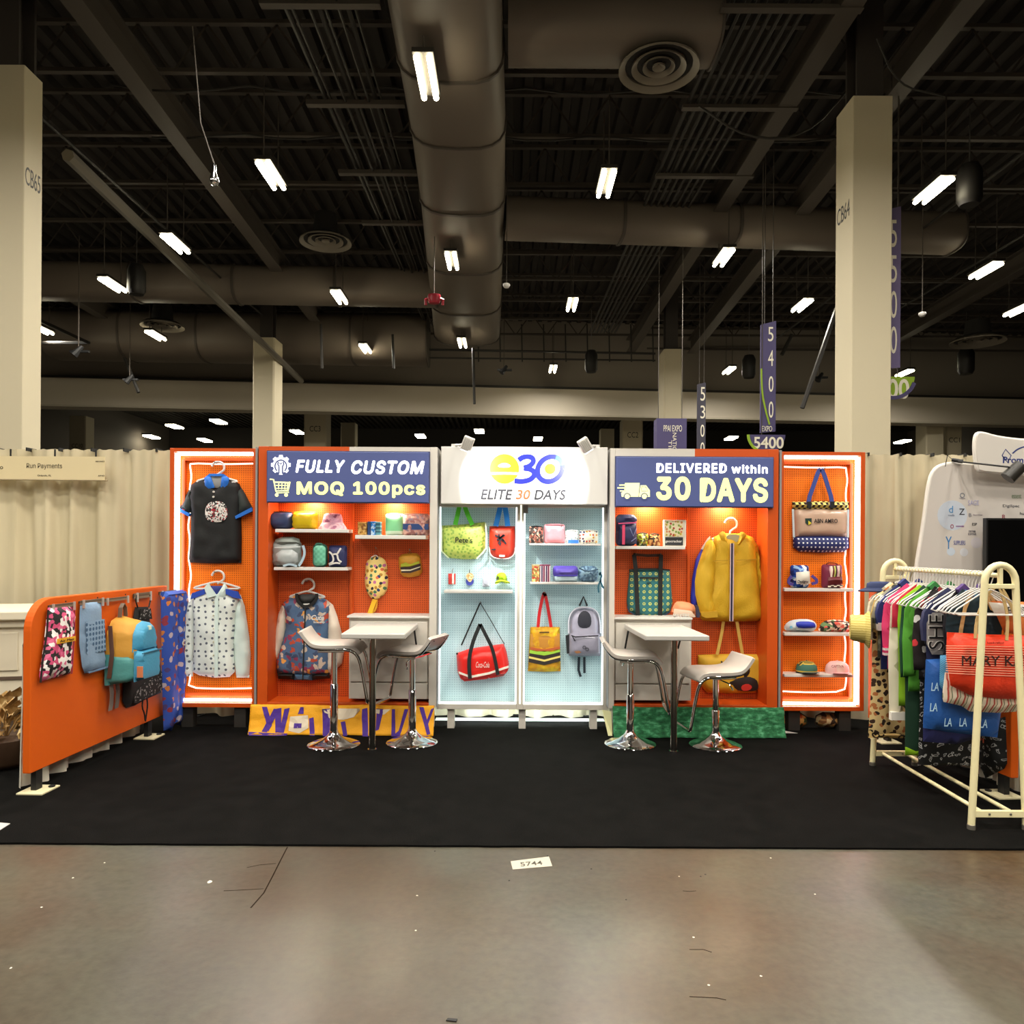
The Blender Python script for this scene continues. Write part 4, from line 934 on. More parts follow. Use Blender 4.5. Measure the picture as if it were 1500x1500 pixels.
hdp = smoothline([P(1420, 690, Yp).xz, P(1416, 665, Yp).xz, P(1417, 640, Yp).xz, P(1424, 637, Yp).xz, P(1450, 645, Yp).xz, P(1500, 650, Yp).xz, P(1600, 640, Yp).xz], 2); hdp = [tuple(p) for p in hdp]+[tuple(P(1600, 705, Yp).xz)]+[tuple(P(x, y, Yp).xz) for x, y in ((1500, 697), (1450, 694), (1428, 692))]
hb = build('header_panel', MB().prism(hdp, Yp-.14, Yp-.09), mat('d0cac2', .7), root)
build('frame_tube', MB().tube([(x, Yp-.115, z) for x, z in hdp], .02, 8, True), mat('d9d4cc', .5), root, smooth=True)
NV = mat('2f3a78', .6)
text('Prom', (1469, 669, 1499, 678.5), Yp-.14, NV, hb, bold=.02); text('o', (1501, 671, 1508, 678.5), Yp-.14, NV, hb, bold=.02)
q = [tuple(p) for p in PP(Yp, [(1453, 670), (1458, 661), (1466, 670), (1461, 680), (1453, 670)])]; build('logo', MB().strip(q, .008, Yp-.14, .002), NV, hb)
build('logo', MB().strip(smoothline([tuple(p) for p in PP(Yp, [(1468, 667), (1476, 660), (1490, 656), (1506, 657)])], 2), 0.012, Yp-.14, .002), NV, hb)
for (x, y, w_, h_, s, col) in ((1406, 722, 7, 7, 'O', '6a7280'), (1405, 729, 9, 2, 'logo', '9a98a0'), (1418, 733, 16, 7, 'SAGE', 'a7a5c4'), (1390, 741, 6, 10, 'd', '4b86b8'), (1389, 753, 9, 3, 'media', '7f8aa0'), (1405, 745, 8, 9, 'Z', '30303a'), (1419, 752, 4, 5, 'B', '70707a'), (1425, 753, 14, 2, 'facilis', 'a09aa2'),
        (1392, 768, 5, 6, 'o', 'a05a6a'), (1400, 769, 12, 3, 'commonsku', '8a5a90'), (1424, 766, 7, 4, 'ESP', '303038'), (1419, 777, 10, 3, 'DISTRIB', '606068'), (1418, 781, 12, 3, 'SOFTWR', '707078'), (1385, 786, 9, 18, 'Y', '3a78b0'), (1397, 792, 17, 6, 'SUPPLIERS', '5b5f98'), (1482, 724, 14, 6, 'essent', '7a8a70'), (1469, 739, 24, 5, 'DigiSpec', '5a5a60'), (1468, 754, 5, 6, 'R', '8a3a4a'), (1494, 750, 10, 4, 'hub', '303036')):
    text(s, (x, y, x+w_, y+h_), Yp-.001, mat(col, .7), root)
for (x, y, r, col) in ((1395, 755, 22, 'bcc4d0'), (1393, 808, 6, 'c0cbd8'), (1412, 809, 6, 'cccdd2'), (1430, 795, 8, 'c2bcc0')):
    q = P(x, y, Yp); build('printed_bubble', MB().prism(ell(q.x, q.z, r*Yp/FOC, r*Yp/FOC), Yp-.0008, Yp+.001), mat(col, .7), root)
a, b = P(1446, 1010, Yp-.2), P(1640, 762, Yp-.2)
root = thing('television', 'black screen on a stand in front of the grey fabric wall', 'television', ((a.x+b.x)/2, Yp-.2, CZ))
build('screen', MB().box(a.x, Yp-.2, a.z, b.x, Yp-.15, b.z), mat('050505', .3, spec=.2), root, bevel=.004); build('bezel', MB().box(a.x-.012, Yp-.195, a.z-.012, b.x+.012, Yp-.145, b.z+.012), mat('191919', .4), root)
build('stand', MB().box((a.x+b.x)/2-.04, Yp-.14, CZ, (a.x+b.x)/2+.04, Yp-.1, a.z+.1), BLACK, root); build('stand_base', MB().box((a.x+b.x)/2-.3, Yp-.24, CZ, (a.x+b.x)/2+.3, Yp-.06, CZ+.02), BLACK, root)
q0, q1 = P(1404, 676, Yp-.05), P(1477, 684, Yp-.5); c = P(1487, 690, Yp-.5)
root = thing('arm_spotlight', 'black spotlight on a long arm clipped to the grey fabric wall', 'lamp', tuple(c))
build('arm', MB().tube([q0, q1, c], .008, 6), BLACK, root); build('clamp', MB().tube([q0+Vector((-.03, .05, .02)), q0+Vector((.04, .0, 0))], .018, 8), BLACK, root)
build('lamp_head', MB().tube([c+Vector((.05, 0, .05)), c+Vector((-.05, .02, -.06))], [.055, .06], 12), mat('2a2824', .4), root, smooth=True)
build('wire', MB().tube([q0+Vector((-.02, .05, .02)), q0+Vector((-.07, .05, .06)), q0+Vector((-.09, .05, -.04))], .004, 5), BLACK, root)

a, b = X(640, 6.9), X(886, 6.9)
build('vinyl_sheet', MB().box(a, 6.82, CZ+.001, b, 6.93, CZ+.004), mat('d8e2dc', .4), label='white sheet lying on the floor behind the feet of the centre stand', cat='sheet')
# ================================================================== goods on the display stands
def G(name, label, cat, Y, px, py, group=None):
    p = P(px, py, Y); return thing(name, label, cat, tuple(p), group)
def pf(root, name, pts, Y, th, m, sm=0, **kw):
    q = PP(Y, pts); q = smoothpoly(q, sm) if sm else q
    return build(name, MB().puff(q, Y, th, **kw), m, root, smooth=True)
def st(root, name, pts, wpx, Y, th, m, sm=2):
    q = PP(Y, pts); q = smoothline(q, sm) if sm else q
    return build(name, MB().strip([tuple(a) for a in q], wpx*Y/FOC, Y, th), m, root)
def peg(stand, px, py, Yb, l=.06):
    p = P(px, py, Yb); build('peg_hook', MB().tube([(p.x, Yb, p.z), (p.x, Yb-l, p.z), (p.x, Yb-l-.006, p.z+.012)], .0035, 6), STEEL, stand, smooth=True)
def hanger(hx, hy, cx, cy, hw, drop, Y, label, group=None, m=None):
    """hook top (hx,hy), neck (cx,cy), half width and drop in pixels"""
    u = Y/FOC; h, c = P(hx, hy, Y), P(cx, cy, Y); r = 9*u; o = thing('clothes_hanger', label, 'hanger', (c.x, Y, c.z), group)
    hk = [(c.x+.15*r+r*math.cos(t)-.0*r, Y, h.z-r+r*math.sin(t)) for t in [math.radians(170-18*i) for i in range(12)]]+[(c.x+.1*r, Y, h.z-2.1*r), (c.x, Y, c.z)]
    build('hook', MB().tube(hk, 1.7*u, 7), m or WPL, o, smooth=True)
    w_, d_ = hw*u, drop*u
    arms = smoothline([(c.x-w_, Y, c.z-d_), (c.x-w_*.3, Y, c.z-d_*.22), (c.x, Y, c.z), (c.x+w_*.3, Y, c.z-d_*.22), (c.x+w_, Y, c.z-d_)], 2)
    build('shoulder_bar', MB().tube(arms+[(c.x+w_*.9, Y, c.z-d_*1.15), (c.x-w_*.9, Y, c.z-d_*1.15)], 1.5*u, 6, True), m or WPL, o, smooth=True)
    return o
FAB = dict(wr=.012, wf=10)
# ---------------------------------------------------------------- left wing: two shirts
Y = YPA-.012
def zA(pts): return zoomed(0, 640, 3.75, pts)
peg(rootA, 319, 679, YPA, .07); peg(rootA, 318.5, 838, YPA, .07)
hanger(319, 676, 318, 697, 30, 8, Y-.02, 'white hanger holding the black polo shirt on the left wing')
BLK = mat('0d1011', .75, bump=.15); SLV = mat('2b3331', .75, bump=.15); CBL = mat('1f6fd0', .6)
r = G('polo_shirt', 'black short sleeved polo shirt with a bright blue collar on the left wing', 'shirt', Y, 318, 825)
pf(r, 'body', zA([(1130, 228), (1085, 240), (1050, 265), (1040, 330), (1052, 420), (1048, 560), (1038, 690), (1180, 696), (1326, 692), (1328, 560), (1324, 420), (1334, 330), (1318, 262), (1290, 240), (1245, 228), (1190, 285)]), Y, .05, BLK, fold=.004, ff=38, **FAB)
pf(r, 'sleeve', zA([(1062, 255), (1028, 310), (984, 398), (1050, 432), (1062, 380), (1070, 310)]), Y, .045, SLV, **FAB)
pf(r, 'sleeve', zA([(1308, 255), (1340, 300), (1392, 398), (1305, 440), (1310, 380), (1300, 310)]), Y, .045, SLV, **FAB)
pf(r, 'cuff', zA([(986, 388), (978, 402), (1046, 438), (1052, 424)]), Y-.008, .042, CBL); pf(r, 'cuff', zA([(1390, 388), (1397, 408), (1304, 452), (1300, 436)]), Y-.008, .042, CBL)
pf(r, 'neck_lining', zA([(1140, 215), (1230, 215), (1235, 280), (1140, 280)]), Y-.02, .01, mat('8e8f8e', .8))
pf(r, 'collar', zA([(1122, 226), (1150, 203), (1160, 222), (1180, 278), (1128, 290)]), Y-.036, .03, CBL); pf(r, 'collar', zA([(1259, 226), (1228, 203), (1218, 222), (1212, 280), (1254, 288)]), Y-.036, .03, CBL)
pf(r, 'neck_band', zA([(1150, 203), (1228, 203), (1222, 216), (1156, 216)]), Y-.026, .014, CBL)
for x, y in ((1189, 304), (1188, 332)): q = P(*zA([(x, y)])[0], Y); build('button', MB().prism(ell(q.x, q.z, .009, .009, 10), Y-.066, Y-.055), WPL, r)
pf(r, 'printed_patch', zA([(1150, 355), (1225, 352), (1252, 400), (1248, 445), (1215, 470), (1150, 466), (1128, 440), (1126, 395)]), Y-.058, .008, pat('spk', ['d8d4cf', '4a4444', 'a01828', 'c9c4c0', '2a2626', 'e2dfda'], 95), sm=2)
hanger(318.5, 836, 318, 852, 34, 9, Y-.02, 'white hanger holding the white patterned shirt on the left wing')
r = G('long_sleeved_shirt', 'white long sleeved shirt with tiny animal print and blue yoke, left wing', 'shirt', Y, 311, 993)
WSH = pat('dot', ['dfe6e0', '5d6470'], 18, .19, .45, .75, warp=.01); WSP = mat('d6e8e2', .75)
pf(r, 'sleeve', zA([(1052, 862), (1030, 920), (1000, 1020), (962, 1150), (956, 1190), (980, 1270), (985, 1312), (1060, 1316), (1062, 1240), (1068, 1120), (1072, 960)]), Y, .04, WSH, **FAB)
pf(r, 'sleeve', zA([(1322, 866), (1345, 930), (1370, 1100), (1378, 1200), (1370, 1322), (1300, 1322), (1288, 1240), (1284, 1120), (1290, 960)]), Y, .04, WSP, **FAB)
pf(r, 'body', zA([(1125, 838), (1062, 856), (1055, 900), (1062, 1000), (1066, 1150), (1058, 1290), (1100, 1310), (1180, 1322), (1262, 1318), (1290, 1290), (1284, 1150), (1292, 1000), (1320, 880), (1250, 842)]), Y-.01, .05, WSH, fold=.004, ff=40, **FAB)
for a in ([(1050, 892), (1058, 858), (1124, 836), (1130, 862), (1090, 878)], [(1244, 862), (1242, 834), (1310, 850), (1328, 890), (1285, 882)]): pf(r, 'yoke', zA(a), Y-.052, .016, mat('2447ad', .7))
pf(r, 'neck_lining', zA([(1150, 818), (1225, 818), (1210, 868), (1180, 872), (1160, 850)]), Y-.045, .012, mat('24357f', .7))
pf(r, 'collar', zA([(1128, 826), (1150, 800), (1158, 822), (1192, 872), (1146, 884)]), Y-.055, .022, WSP); pf(r, 'collar', zA([(1250, 826), (1232, 800), (1222, 822), (1192, 868), (1238, 888)]), Y-.055, .022, WSP)
st(r, 'placket', zA([(1190, 872), (1188, 1316)]), 5, Y-.062, .004, WSP, 0)
for k in range(6): q = P(*zA([(1189, 905+72*k)])[0], Y); build('button', MB().prism(ell(q.x, q.z, .006, .006, 8), Y-.07, Y-.062), mat('bdb89a', .5), r)
# ---------------------------------------------------------------- left niche
Yf = 6.42; YI = 6.50
z1 = shelf(rootB, 403, 510, 775, 780, Yf, YD-.001); z2 = shelf(rootB, 401, 509, 831, 835.5, Yf, YD-.001); z3 = shelf(rootB, 520, 624, 784, 789.5, Yf, YD-.001)
def pouch(px0, py0, px1, py1, Y, m, label, zb, th=.09, r=4, name='pouch', cat='pouch', zipc=None, group=None, sag=0, trim=None):
    a = RR(px0, py0, px1, py1, Y, r, zb); root = thing(name, label, cat, ((a[0][0]+a[-1][0])/2, Y, zb), group)
    build('body', MB().puff(a, Y+.02, th, res=.03, rd=.05, wr=.01, wf=12, back=.02), m, root, smooth=True)
    if zipc:
        x0 = min(p[0] for p in a); x1 = max(p[0] for p in a); z1_ = max(p[1] for p in a)
        build('zipper', MB().tube([(x0+.015, Y-.0, z1_-.003), ((x0+x1)/2, Y-.005, z1_+.002), (x1-.015, Y, z1_-.003)], .005, 6), zipc, root)
        build('zip_pull', MB().box(x1-.035, Y-.012, z1_-.03, x1-.028, Y-.006, z1_-.004), STEEL, root)
    return root
pouch(394, 750, 430, 775, YI, mat('37446e', .6, bump=.3, bscale=30), 'navy blue rounded pouch at the left end of the upper shelf, left niche', z1, .11, 8, zipc=DARKM)
pouch(428, 750, 465, 774.5, YI, mat('f0cf0c', .6, bump=.3, bscale=30), 'bright yellow pouch beside the navy one under the lamp', z1, .1, 5, zipc=mat('b79a08', .6))
def bucket_hat(px0, px1, pyt, Y, zb, m1, m2, label):
    a, b = P(px0, pyt, Y), P(px1, pyt, Y); c = (a.x+b.x)/2; w_ = (b.x-a.x)/2; h = a.z-zb; root = thing('bucket_hat', label, 'hat', (c, Y, zb))
    build('brim', MB().lathe([(w_, 0), (w_*.98, .006), (w_*.72, h*.42), (w_*.7, h*.4), (w_*.95, 0)], (c, Y, zb), 28, sy=.62), m2, root, smooth=True)
    build('crown', MB().lathe([(w_*.72, h*.4), (w_*.66, h*.7), (w_*.58, h*.93), (w_*.45, h), (0, h*1.0)], (c, Y, zb), 28, sy=.62), m1, root, smooth=True)
bucket_hat(466, 509, 752, 6.51, z1, pat('noi', ['8a4a6a', 'd8a0b8', 'b0809a'], 18, pos=[.38, .5, .62]), pat('noi', ['a8688a', 'e8c4d0', 'c090a8'], 16, pos=[.38, .5, .62]), 'pink and mauve tie dye bucket hat on the upper shelf, left niche')
r = G('clear_backpack', 'grey see through backpack with a pale strap, second shelf of the left niche', 'backpack', YI, 420, 831); CLR = mat('8f9694', .25, bump=.3, bscale=14)
a = RR(398, 793, 441, 831, YI, 5, z2); build('body', MB().puff(a, YI+.02, .1, wr=.012, res=.03, back=.02), CLR, r, smooth=True)
pf(r, 'top_flap', [(404, 787), (438, 786), (441, 800), (402, 801)], YI-.01, .06, mat('7c837d', .4), sm=1)
pf(r, 'front_pocket', [(404, 806), (436, 805), (437, 828), (404, 828)], YI-.07, .03, mat('a2a8a8', .25, bump=.3, bscale=14), sm=1)
st(r, 'zipper', [(402, 802), (440, 801)], 1.2, YI-.082, .004, mat('c8cccb', .4), 0)
st(r, 'strap', [(444, 799), (447, 809), (444, 820), (438, 829)], 3.5, YI-.05, .01, mat('a9bfcc', .5)); st(r, 'strap', [(415, 829), (425, 826), (435, 829.5)], 3, YI-.107, .008, mat('a9bfcc', .5))
r = G('lunch_box', 'mint green rounded case with a grid print, second shelf of the left niche', 'case', YI, 468, 830)
a = RR(457, 797, 479, 830, YI, 7, z2); build('body', MB().puff(a, YI+.03, .09, res=.03, back=.02), mat('35705e', .5), r, smooth=True)
build('lid', MB().puff(RR(459, 799, 477, 828, YI-.06, 6, z2+.012), YI-.055, .02, res=.03), pat('chk', ['6fb79a', '5fa58a'], 45, rough=.45), r, smooth=True)
st(r, 'handle', [(463, 799), (464, 796), (472, 796), (473, 799)], 1.6, YI-.02, .02, mat('35705e', .5))
r = G('lunch_bag', 'navy blue bag with a big white brushed mark, second shelf of the left niche', 'bag', YI, 495, 830)
a = RR(481, 799, 508, 830, YI, 4, z2); build('body', MB().puff(a, YI+.02, .09, res=.03, wr=.006, back=.02), mat('1e2450', .6), r, smooth=True)
mb = MB()
for q in ([(485, 808), (490, 812), (492, 822), (485, 826)], [(490, 812), (497, 811), (498, 820), (503, 823)], [(497, 811), (502, 803)], [(485, 827), (494, 824), (501, 825)]): mb.strip([tuple(a) for a in smoothline([tuple(c) for c in PP(YI, q)], 2)], .014, YI-.069, .006)
build('printed_mark', mb, WPL, r)
# right half of the left niche
def carton(px0, py0, px1, py1, Y, m, label, zb, d=.08, cat='box', group=None, lid=None, name='box'):
    a, b = P(px0, py1, Y), P(px1, py0, Y); root = thing(name, label, cat, ((a.x+b.x)/2, Y, zb), group)
    build('body', MB().box(a.x, Y-d/2, zb, b.x, Y+d/2, b.z-.012), m, root, bevel=.003); build('lid', MB().box(a.x-.001, Y-d/2-.001, b.z-.012, b.x+.001, Y+d/2+.001, b.z), lid or m, root, bevel=.003); return root
carton(525.5, 765, 538.5, 784, YI, pat('spk', ['c79a4e', 'a87830', 'd8b068', '8a5a28'], 60), 'tan patterned square box at the left of the right hand shelf, left niche', z3, lid=mat('c79a4e', .6))
carton(539.5, 764, 544, 784, YI, pat('noi', ['1c2b4a', '2c4a7a'], 30), 'slim navy box between the tan and the blue boxes', z3)
carton(544.5, 764, 551, 784, YI, pat('spk', ['2f86d8', 'bcd8f0', '1c5aa8', '2f86d8'], 70), 'bright blue and white patterned slim box on the right hand shelf, left niche', z3, lid=mat('2f86d8', .6))
carton(551.5, 764.5, 558.5, 784, YI, pat('str', ['3f7f90', '274c60', '6aa0a8'], 30, axis='Y'), 'teal banded slim box, last of the four slim boxes', z3)
r = pouch(564, 753, 592, 784, 6.53, pat('str', ['7fcf9c', 'd9f2e0', '7fcf9c'], 5.2, axis='Y', pos=[0, .62, .97]), 'mint green flat pouch under the right lamp of the left niche', z3, .05, 2, zipc=WPL)
r = pouch(590, 753, 629, 784, 6.49, pat('spk', ['c99a94', 'd9b0a8', 'b07878', 'a08898'], 55), 'pink speckled pouch with a blue band, right end of the left niche shelf', z3, .06, 3, zipc=mat('a07878', .6))
build('band', MB().box(P(590, 770, 6.49).x+.006, 6.449, z3+.05, P(629, 770, 6.49).x-.004, 6.46, z3+.1), mat('31508e', .6), r)
# hanging patterned pouch and burger purse
def zB(pts): return zoomed(370, 640, 5.357, pts)
Y = YD-.012; peg(rootB, 552, 803, YD); peg(rootB, 601, 806, YD)
r = G('patterned_pouch', 'long cream pouch with flower and animal print and yellow tail strap', 'pouch', Y, 550, 905)
FLR = pat('cdot', ['ecd183', '35406e', 'c06a9a', '4a7a5a', 'b08030', '2a2a3a', 'ecd183', 'd86a4a'], 26, .36, .9, warp=.02)
pf(r, 'body', zB([(935, 940), (975, 932), (1020, 945), (1052, 985), (1060, 1060), (1066, 1150), (1050, 1225), (985, 1275), (935, 1272), (895, 1215), (878, 1130), (888, 1050), (888, 985)]), Y, .07, FLR, sm=1, wr=.008)
st(r, 'hanging_loop', zB([(945, 945), (975, 872), (1003, 945)]), 1.3, Y-.03, .006, mat('a8552a', .6), 0); st(r, 'drawstring', zB([(930, 945), (970, 925), (985, 945)]), 1, Y-.04, .006, WPL, 1)
st(r, 'tail_strap', zB([(960, 1275), (940, 1330), (912, 1405)]), 6.5, Y-.02, .006, mat('e8b21e', .6), 1); st(r, 'tail_strap', zB([(975, 1275), (970, 1350), (925, 1395)]), 3, Y-.01, .005, mat('c8901a', .6), 1)
r = G('burger_purse', 'small square hamburger shaped purse hanging in the left niche', 'purse', Y, 601, 846); BUN = mat('c8912a', .6, bump=.1)
pf(r, 'body', zB([(1150, 925), (1235, 910), (1310, 915), (1328, 1000), (1332, 1085), (1240, 1104), (1165, 1095), (1145, 1000)]), Y, .05, BUN, sm=1)
Yq = Y-.052
pf(r, 'lettuce_layer', zB([(1165, 1000), (1200, 985), (1240, 1000), (1275, 985), (1308, 975), (1310, 992), (1240, 1015), (1166, 1020)]), Yq+.005, .012, mat('a8b02a', .6))
pf(r, 'patty_layer', zB([(1160, 1022), (1240, 1020), (1318, 993), (1318, 1015), (1240, 1040), (1162, 1040)]), Yq+.005, .014, mat('2e1c18', .6)); pf(r, 'patty_layer', zB([(1168, 1052), (1240, 1050), (1318, 1022), (1318, 1042), (1240, 1068), (1170, 1066)]), Yq+.005, .014, mat('2e1c18', .6))
pf(r, 'cheese_layer', zB([(1166, 1041), (1240, 1041), (1318, 1013), (1318, 1024), (1240, 1052), (1168, 1052)]), Yq+.005, .012, mat('e8dfc0', .6)); st(r, 'hanging_loop', zB([(1225, 915), (1235, 875), (1243, 915)]), 1.2, Y-.02, .006, mat('8a5a1a', .6), 0)
# varsity jacket
def zJ(pts): return zoomed(370, 820, 5, pts)
peg(rootB, 451, 851, YD, .08)
hanger(451, 848, 450, 866, 26, 8, Y-.03, 'white hanger holding the printed varsity jacket')
r = G('varsity_jacket', 'blue flower print varsity jacket with cream sleeves and black collar', 'jacket', Y, 446, 996)
JK = pat('cdot', ['4c6688', 'b04a34', 'd89848', 'c8b8a8', '3c4a68', '8a3a58', '4c6688', '4c6688'], 21, .46, 1, warp=.11, bump=.2); CRS = mat('d6c9b8', .7, bump=.15)
pf(r, 'sleeve', zJ([(262, 300), (215, 330), (190, 400), (150, 600), (98, 820), (110, 840), (145, 838), (190, 720), (242, 560), (262, 420)]), Y, .06, CRS, **FAB)
pf(r, 'sleeve', zJ([(540, 290), (590, 330), (620, 410), (655, 540), (672, 660), (655, 760), (565, 845), (535, 845), (545, 620), (548, 420)]), Y, .06, CRS, **FAB)
pf(r, 'sleeve_cuff', zJ([(96, 826), (146, 840), (140, 872), (98, 862)]), Y-.01, .045, BLACK)
pf(r, 'body', zJ([(322, 255), (265, 280), (215, 325), (238, 380), (246, 500), (210, 640), (175, 740), (182, 828), (380, 850), (565, 836), (558, 640), (560, 480), (572, 330), (530, 285), (478, 260), (400, 330)]), Y-.015, .07, JK, fold=.005, ff=30, **FAB)
pf(r, 'hem_band', zJ([(182, 822), (310, 832), (310, 878), (192, 872)]), Y-.03, .06, BLACK); pf(r, 'hem_band', zJ([(435, 836), (565, 826), (568, 868), (435, 880)]), Y-.03, .06, BLACK); pf(r, 'hem_panel', zJ([(308, 830), (437, 834), (437, 882), (308, 880)]), Y-.03, .06, mat('42617e', .7))
pf(r, 'neck_lining', zJ([(330, 250), (470, 250), (470, 285), (440, 325), (390, 345), (345, 320), (325, 285)]), Y-.062, .03, BLACK, sm=1)
st(r, 'collar', zJ([(326, 248), (325, 285), (350, 325), (392, 345), (440, 325), (472, 285), (472, 248)]), 4, Y-.085, .02, mat('0d0d0d', .8))
st(r, 'zipper', zJ([(388, 345), (378, 600), (368, 880)]), 1.8, Y-.1, .008, BLACK, 1); st(r, 'neck_label', zJ([(372, 326), (418, 324)]), 1.8, Y-.096, .004, WPL, 0)
text('Cute', (456, 901, 475, 908.5), Y-.112, WPL, r, bold=.03, shear=.2); text('Society', (459, 910, 476, 913.5), Y-.112, WPL, r, bold=.02)
# ---------------------------------------------------------------- centre bays
YPC2 = YPC-.012
def zC(pts): return zoomed(630, 640, 5.5556, pts)
def zD(pts): return zoomed(630, 830, 5.5556, pts)
zc1 = shelf(rootC, 650, 751, 865, 869, 6.44, YPC-.001); zc2 = shelf(rootC, 776, 880, 796, 799, 6.42, YPC-.001); zc3 = shelf(rootC, 777, 881, 853, 856, 6.42, YPC-.001)
Y = YPC2; peg(rootC, 677, 738, YPC, .08); peg(rootC, 735, 738, YPC, .08); peg(rootC, 704, 882, YPC, .08); peg(rootC, 798, 868, YPC, .08); peg(rootC, 854.5, 876, YPC, .08)
r = G('tote_bag', 'big lime green patterned tote bag with bright green handles, left bay', 'bag', Y, 680, 819); LIME = pat('dot', ['c3cf62', '8fb04a'], 30, .28, .9, .5, warp=.03, bump=.2)
for a in ([(248, 520), (232, 600), (205, 716)], [(268, 520), (300, 620), (345, 716)]): st(r, 'handle', zC(a), 6.5, Y-.075, .006, mat('4fbf1c', .5), 1)
pf(r, 'body', zC([(98, 722), (270, 712), (448, 692), (456, 800), (452, 905), (430, 940), (378, 994), (270, 996), (152, 984), (100, 930), (96, 820)]), Y, .085, LIME, wr=.01)
st(r, 'binding', zC([(452, 700), (458, 800), (455, 905), (430, 940), (378, 992)]), 2, Y-.07, .008, mat('e2ecc0', .6), 0); st(r, 'binding', zC([(96, 730), (96, 930), (152, 986)]), 2, Y-.03, .008, mat('e2ecc0', .6), 0)
text("Pete's", (667, 787, 692, 795), Y-.097, mat('1c1c14', .6), r, bold=.012)
r = G('tote_bag', 'red tote bag with rounded bottom and blue handles, left bay', 'bag', Y, 735, 819); REDB = mat('dc3a22', .45, bump=.12)
for a in ([(582, 520), (560, 620), (535, 726)], [(598, 520), (618, 610), (632, 726)]): st(r, 'handle', zC(a), 7.5, Y-.06, .006, mat('1180d8', .5), 1)
pf(r, 'body', zC([(484, 728), (590, 724), (690, 728), (692, 850), (690, 930), (672, 970), (630, 992), (540, 992), (500, 970), (482, 930), (482, 820)]), Y, .07, REDB, wr=.008)
st(r, 'binding', zC([(482, 900), (490, 955), (515, 980), (560, 992), (630, 992), (670, 974), (690, 940), (693, 900)]), 1.5, Y-.04, .01, WPL, 1)
mb = MB()
for a in ([(530, 800), (570, 820), (600, 850)], [(560, 790), (570, 850), (555, 870)], [(545, 840), (590, 810), (610, 800)], [(590, 830), (620, 872)], [(575, 860), (570, 885)], [(600, 795), (565, 830)]): mb.strip([tuple(q) for q in PP(Y, zC(a))], .014, Y-.076, .004)
build('printed_mark', mb, mat('23262c', .6), r); pf(r, 'sewn_label', zC([(562, 960), (608, 960), (608, 976), (562, 976)]), Y-.064, .01, WPL); pf(r, 'printed_mark', zC([(500, 912), (535, 908), (535, 920), (500, 924)]), Y-.068, .006, mat('23262c', .6))
# four little flat charms clipped to the board
r = G('keychain', 'tiny red and white striped charm on the left bay board', 'keychain', Y, 662, 856); pf(r, 'body', zC([(148, 1112), (208, 1112), (206, 1200), (150, 1200)]), Y, .03, pat('str', ['d8433a', 'f4ece0', 'd8433a'], 14.5, pos=[0, .38, .62], mx=1)); st(r, 'loop', zC([(180, 1112), (180, 1085), (190, 1070)]), .8, Y-.015, .004, STEEL, 0)
r = G('keychain', 'tiny cream and blue round charm, second on the left bay board', 'keychain', Y, 687, 858); pf(r, 'body', zC([(300, 1150), (350, 1150), (358, 1185), (335, 1208), (305, 1206), (290, 1180)]), Y, .035, mat('3d47a8', .5), sm=1); pf(r, 'top', zC([(292, 1140), (300, 1115), (325, 1105), (350, 1115), (356, 1145), (325, 1190)]), Y-.01, .035, pat('spk', ['e8c890', 'c89858', 'f0dcb0', 'e0a060'], 90), sm=1); st(r, 'loop', zC([(320, 1108), (322, 1080)]), .9, Y-.02, .004, BLACK, 0)
r = G('keychain', 'tiny clear white bag charm, third on the left bay board', 'keychain', Y, 711, 859); pf(r, 'body', zC([(428, 1135), (480, 1135), (484, 1215), (426, 1215)]), Y, .03, mat('dcdfea', .3), wr=.004); pf(r, 'front_label', zC([(440, 1160), (472, 1160), (474, 1195), (440, 1195)]), Y-.03, .006, mat('b4b6c4', .5)); st(r, 'binding', zC([(428, 1215), (484, 1217)]), 1, Y-.02, .012, mat('6a6a78', .5), 0); st(r, 'loop', zC([(445, 1135), (455, 1095), (465, 1135)]), .8, Y-.015, .004, WPL, 0)
r = G('mini_cap', 'tiny lime green cap charm on the left bay board', 'keychain', Y, 736, 855); pf(r, 'crown', zC([(535, 1165), (540, 1120), (570, 1102), (610, 1106), (628, 1150), (625, 1170)]), Y, .05, mat('a6c81e', .6), sm=1); pf(r, 'brim', zC([(524, 1186), (555, 1160), (600, 1160), (640, 1176), (655, 1186), (620, 1192), (580, 1176), (540, 1198)]), Y-.02, .045, mat('b8d62e', .6), sm=1); st(r, 'visor_edge', zC([(526, 1190), (560, 1180), (590, 1178), (650, 1190)]), 1.2, Y-.055, .01, mat('3a4a12', .6)); pf(r, 'side_panel', zC([(538, 1160), (545, 1130), (560, 1140), (560, 1160)]), Y-.045, .01, mat('33401a', .6))
# duffel
r = G('duffel_bag', 'red duffel bag with black straps hanging in the left bay', 'bag', Y, 704, 997); DUF = mat('e01e12', .35, bump=.35, bscale=16)
st(r, 'shoulder_strap', zD([(255, 640), (330, 470), (405, 300), (415, 290)]), [2.0, 2.0, 1.2, 1.0] and 2.2, Y-.03, .006, BLACK, 0); st(r, 'shoulder_strap', zD([(412, 300), (490, 430), (575, 580), (605, 630)]), 1.1, Y-.03, .006, BLACK, 0)
pf(r, 'body', zD([(215, 705), (320, 668), (470, 645), (600, 628), (622, 690), (642, 790), (630, 850), (596, 888), (440, 915), (280, 932), (245, 905), (224, 850)]), Y, .12, DUF, wr=.02, wf=8, rd=.1)
on = lambda a: PP(Y, zD(a))
pf(r, 'white_stripe', zD([(232, 852), (330, 888), (480, 858), (640, 805), (640, 822), (480, 876), (330, 906), (236, 870)]), Y-.118, .008, mat('eadfce', .5))
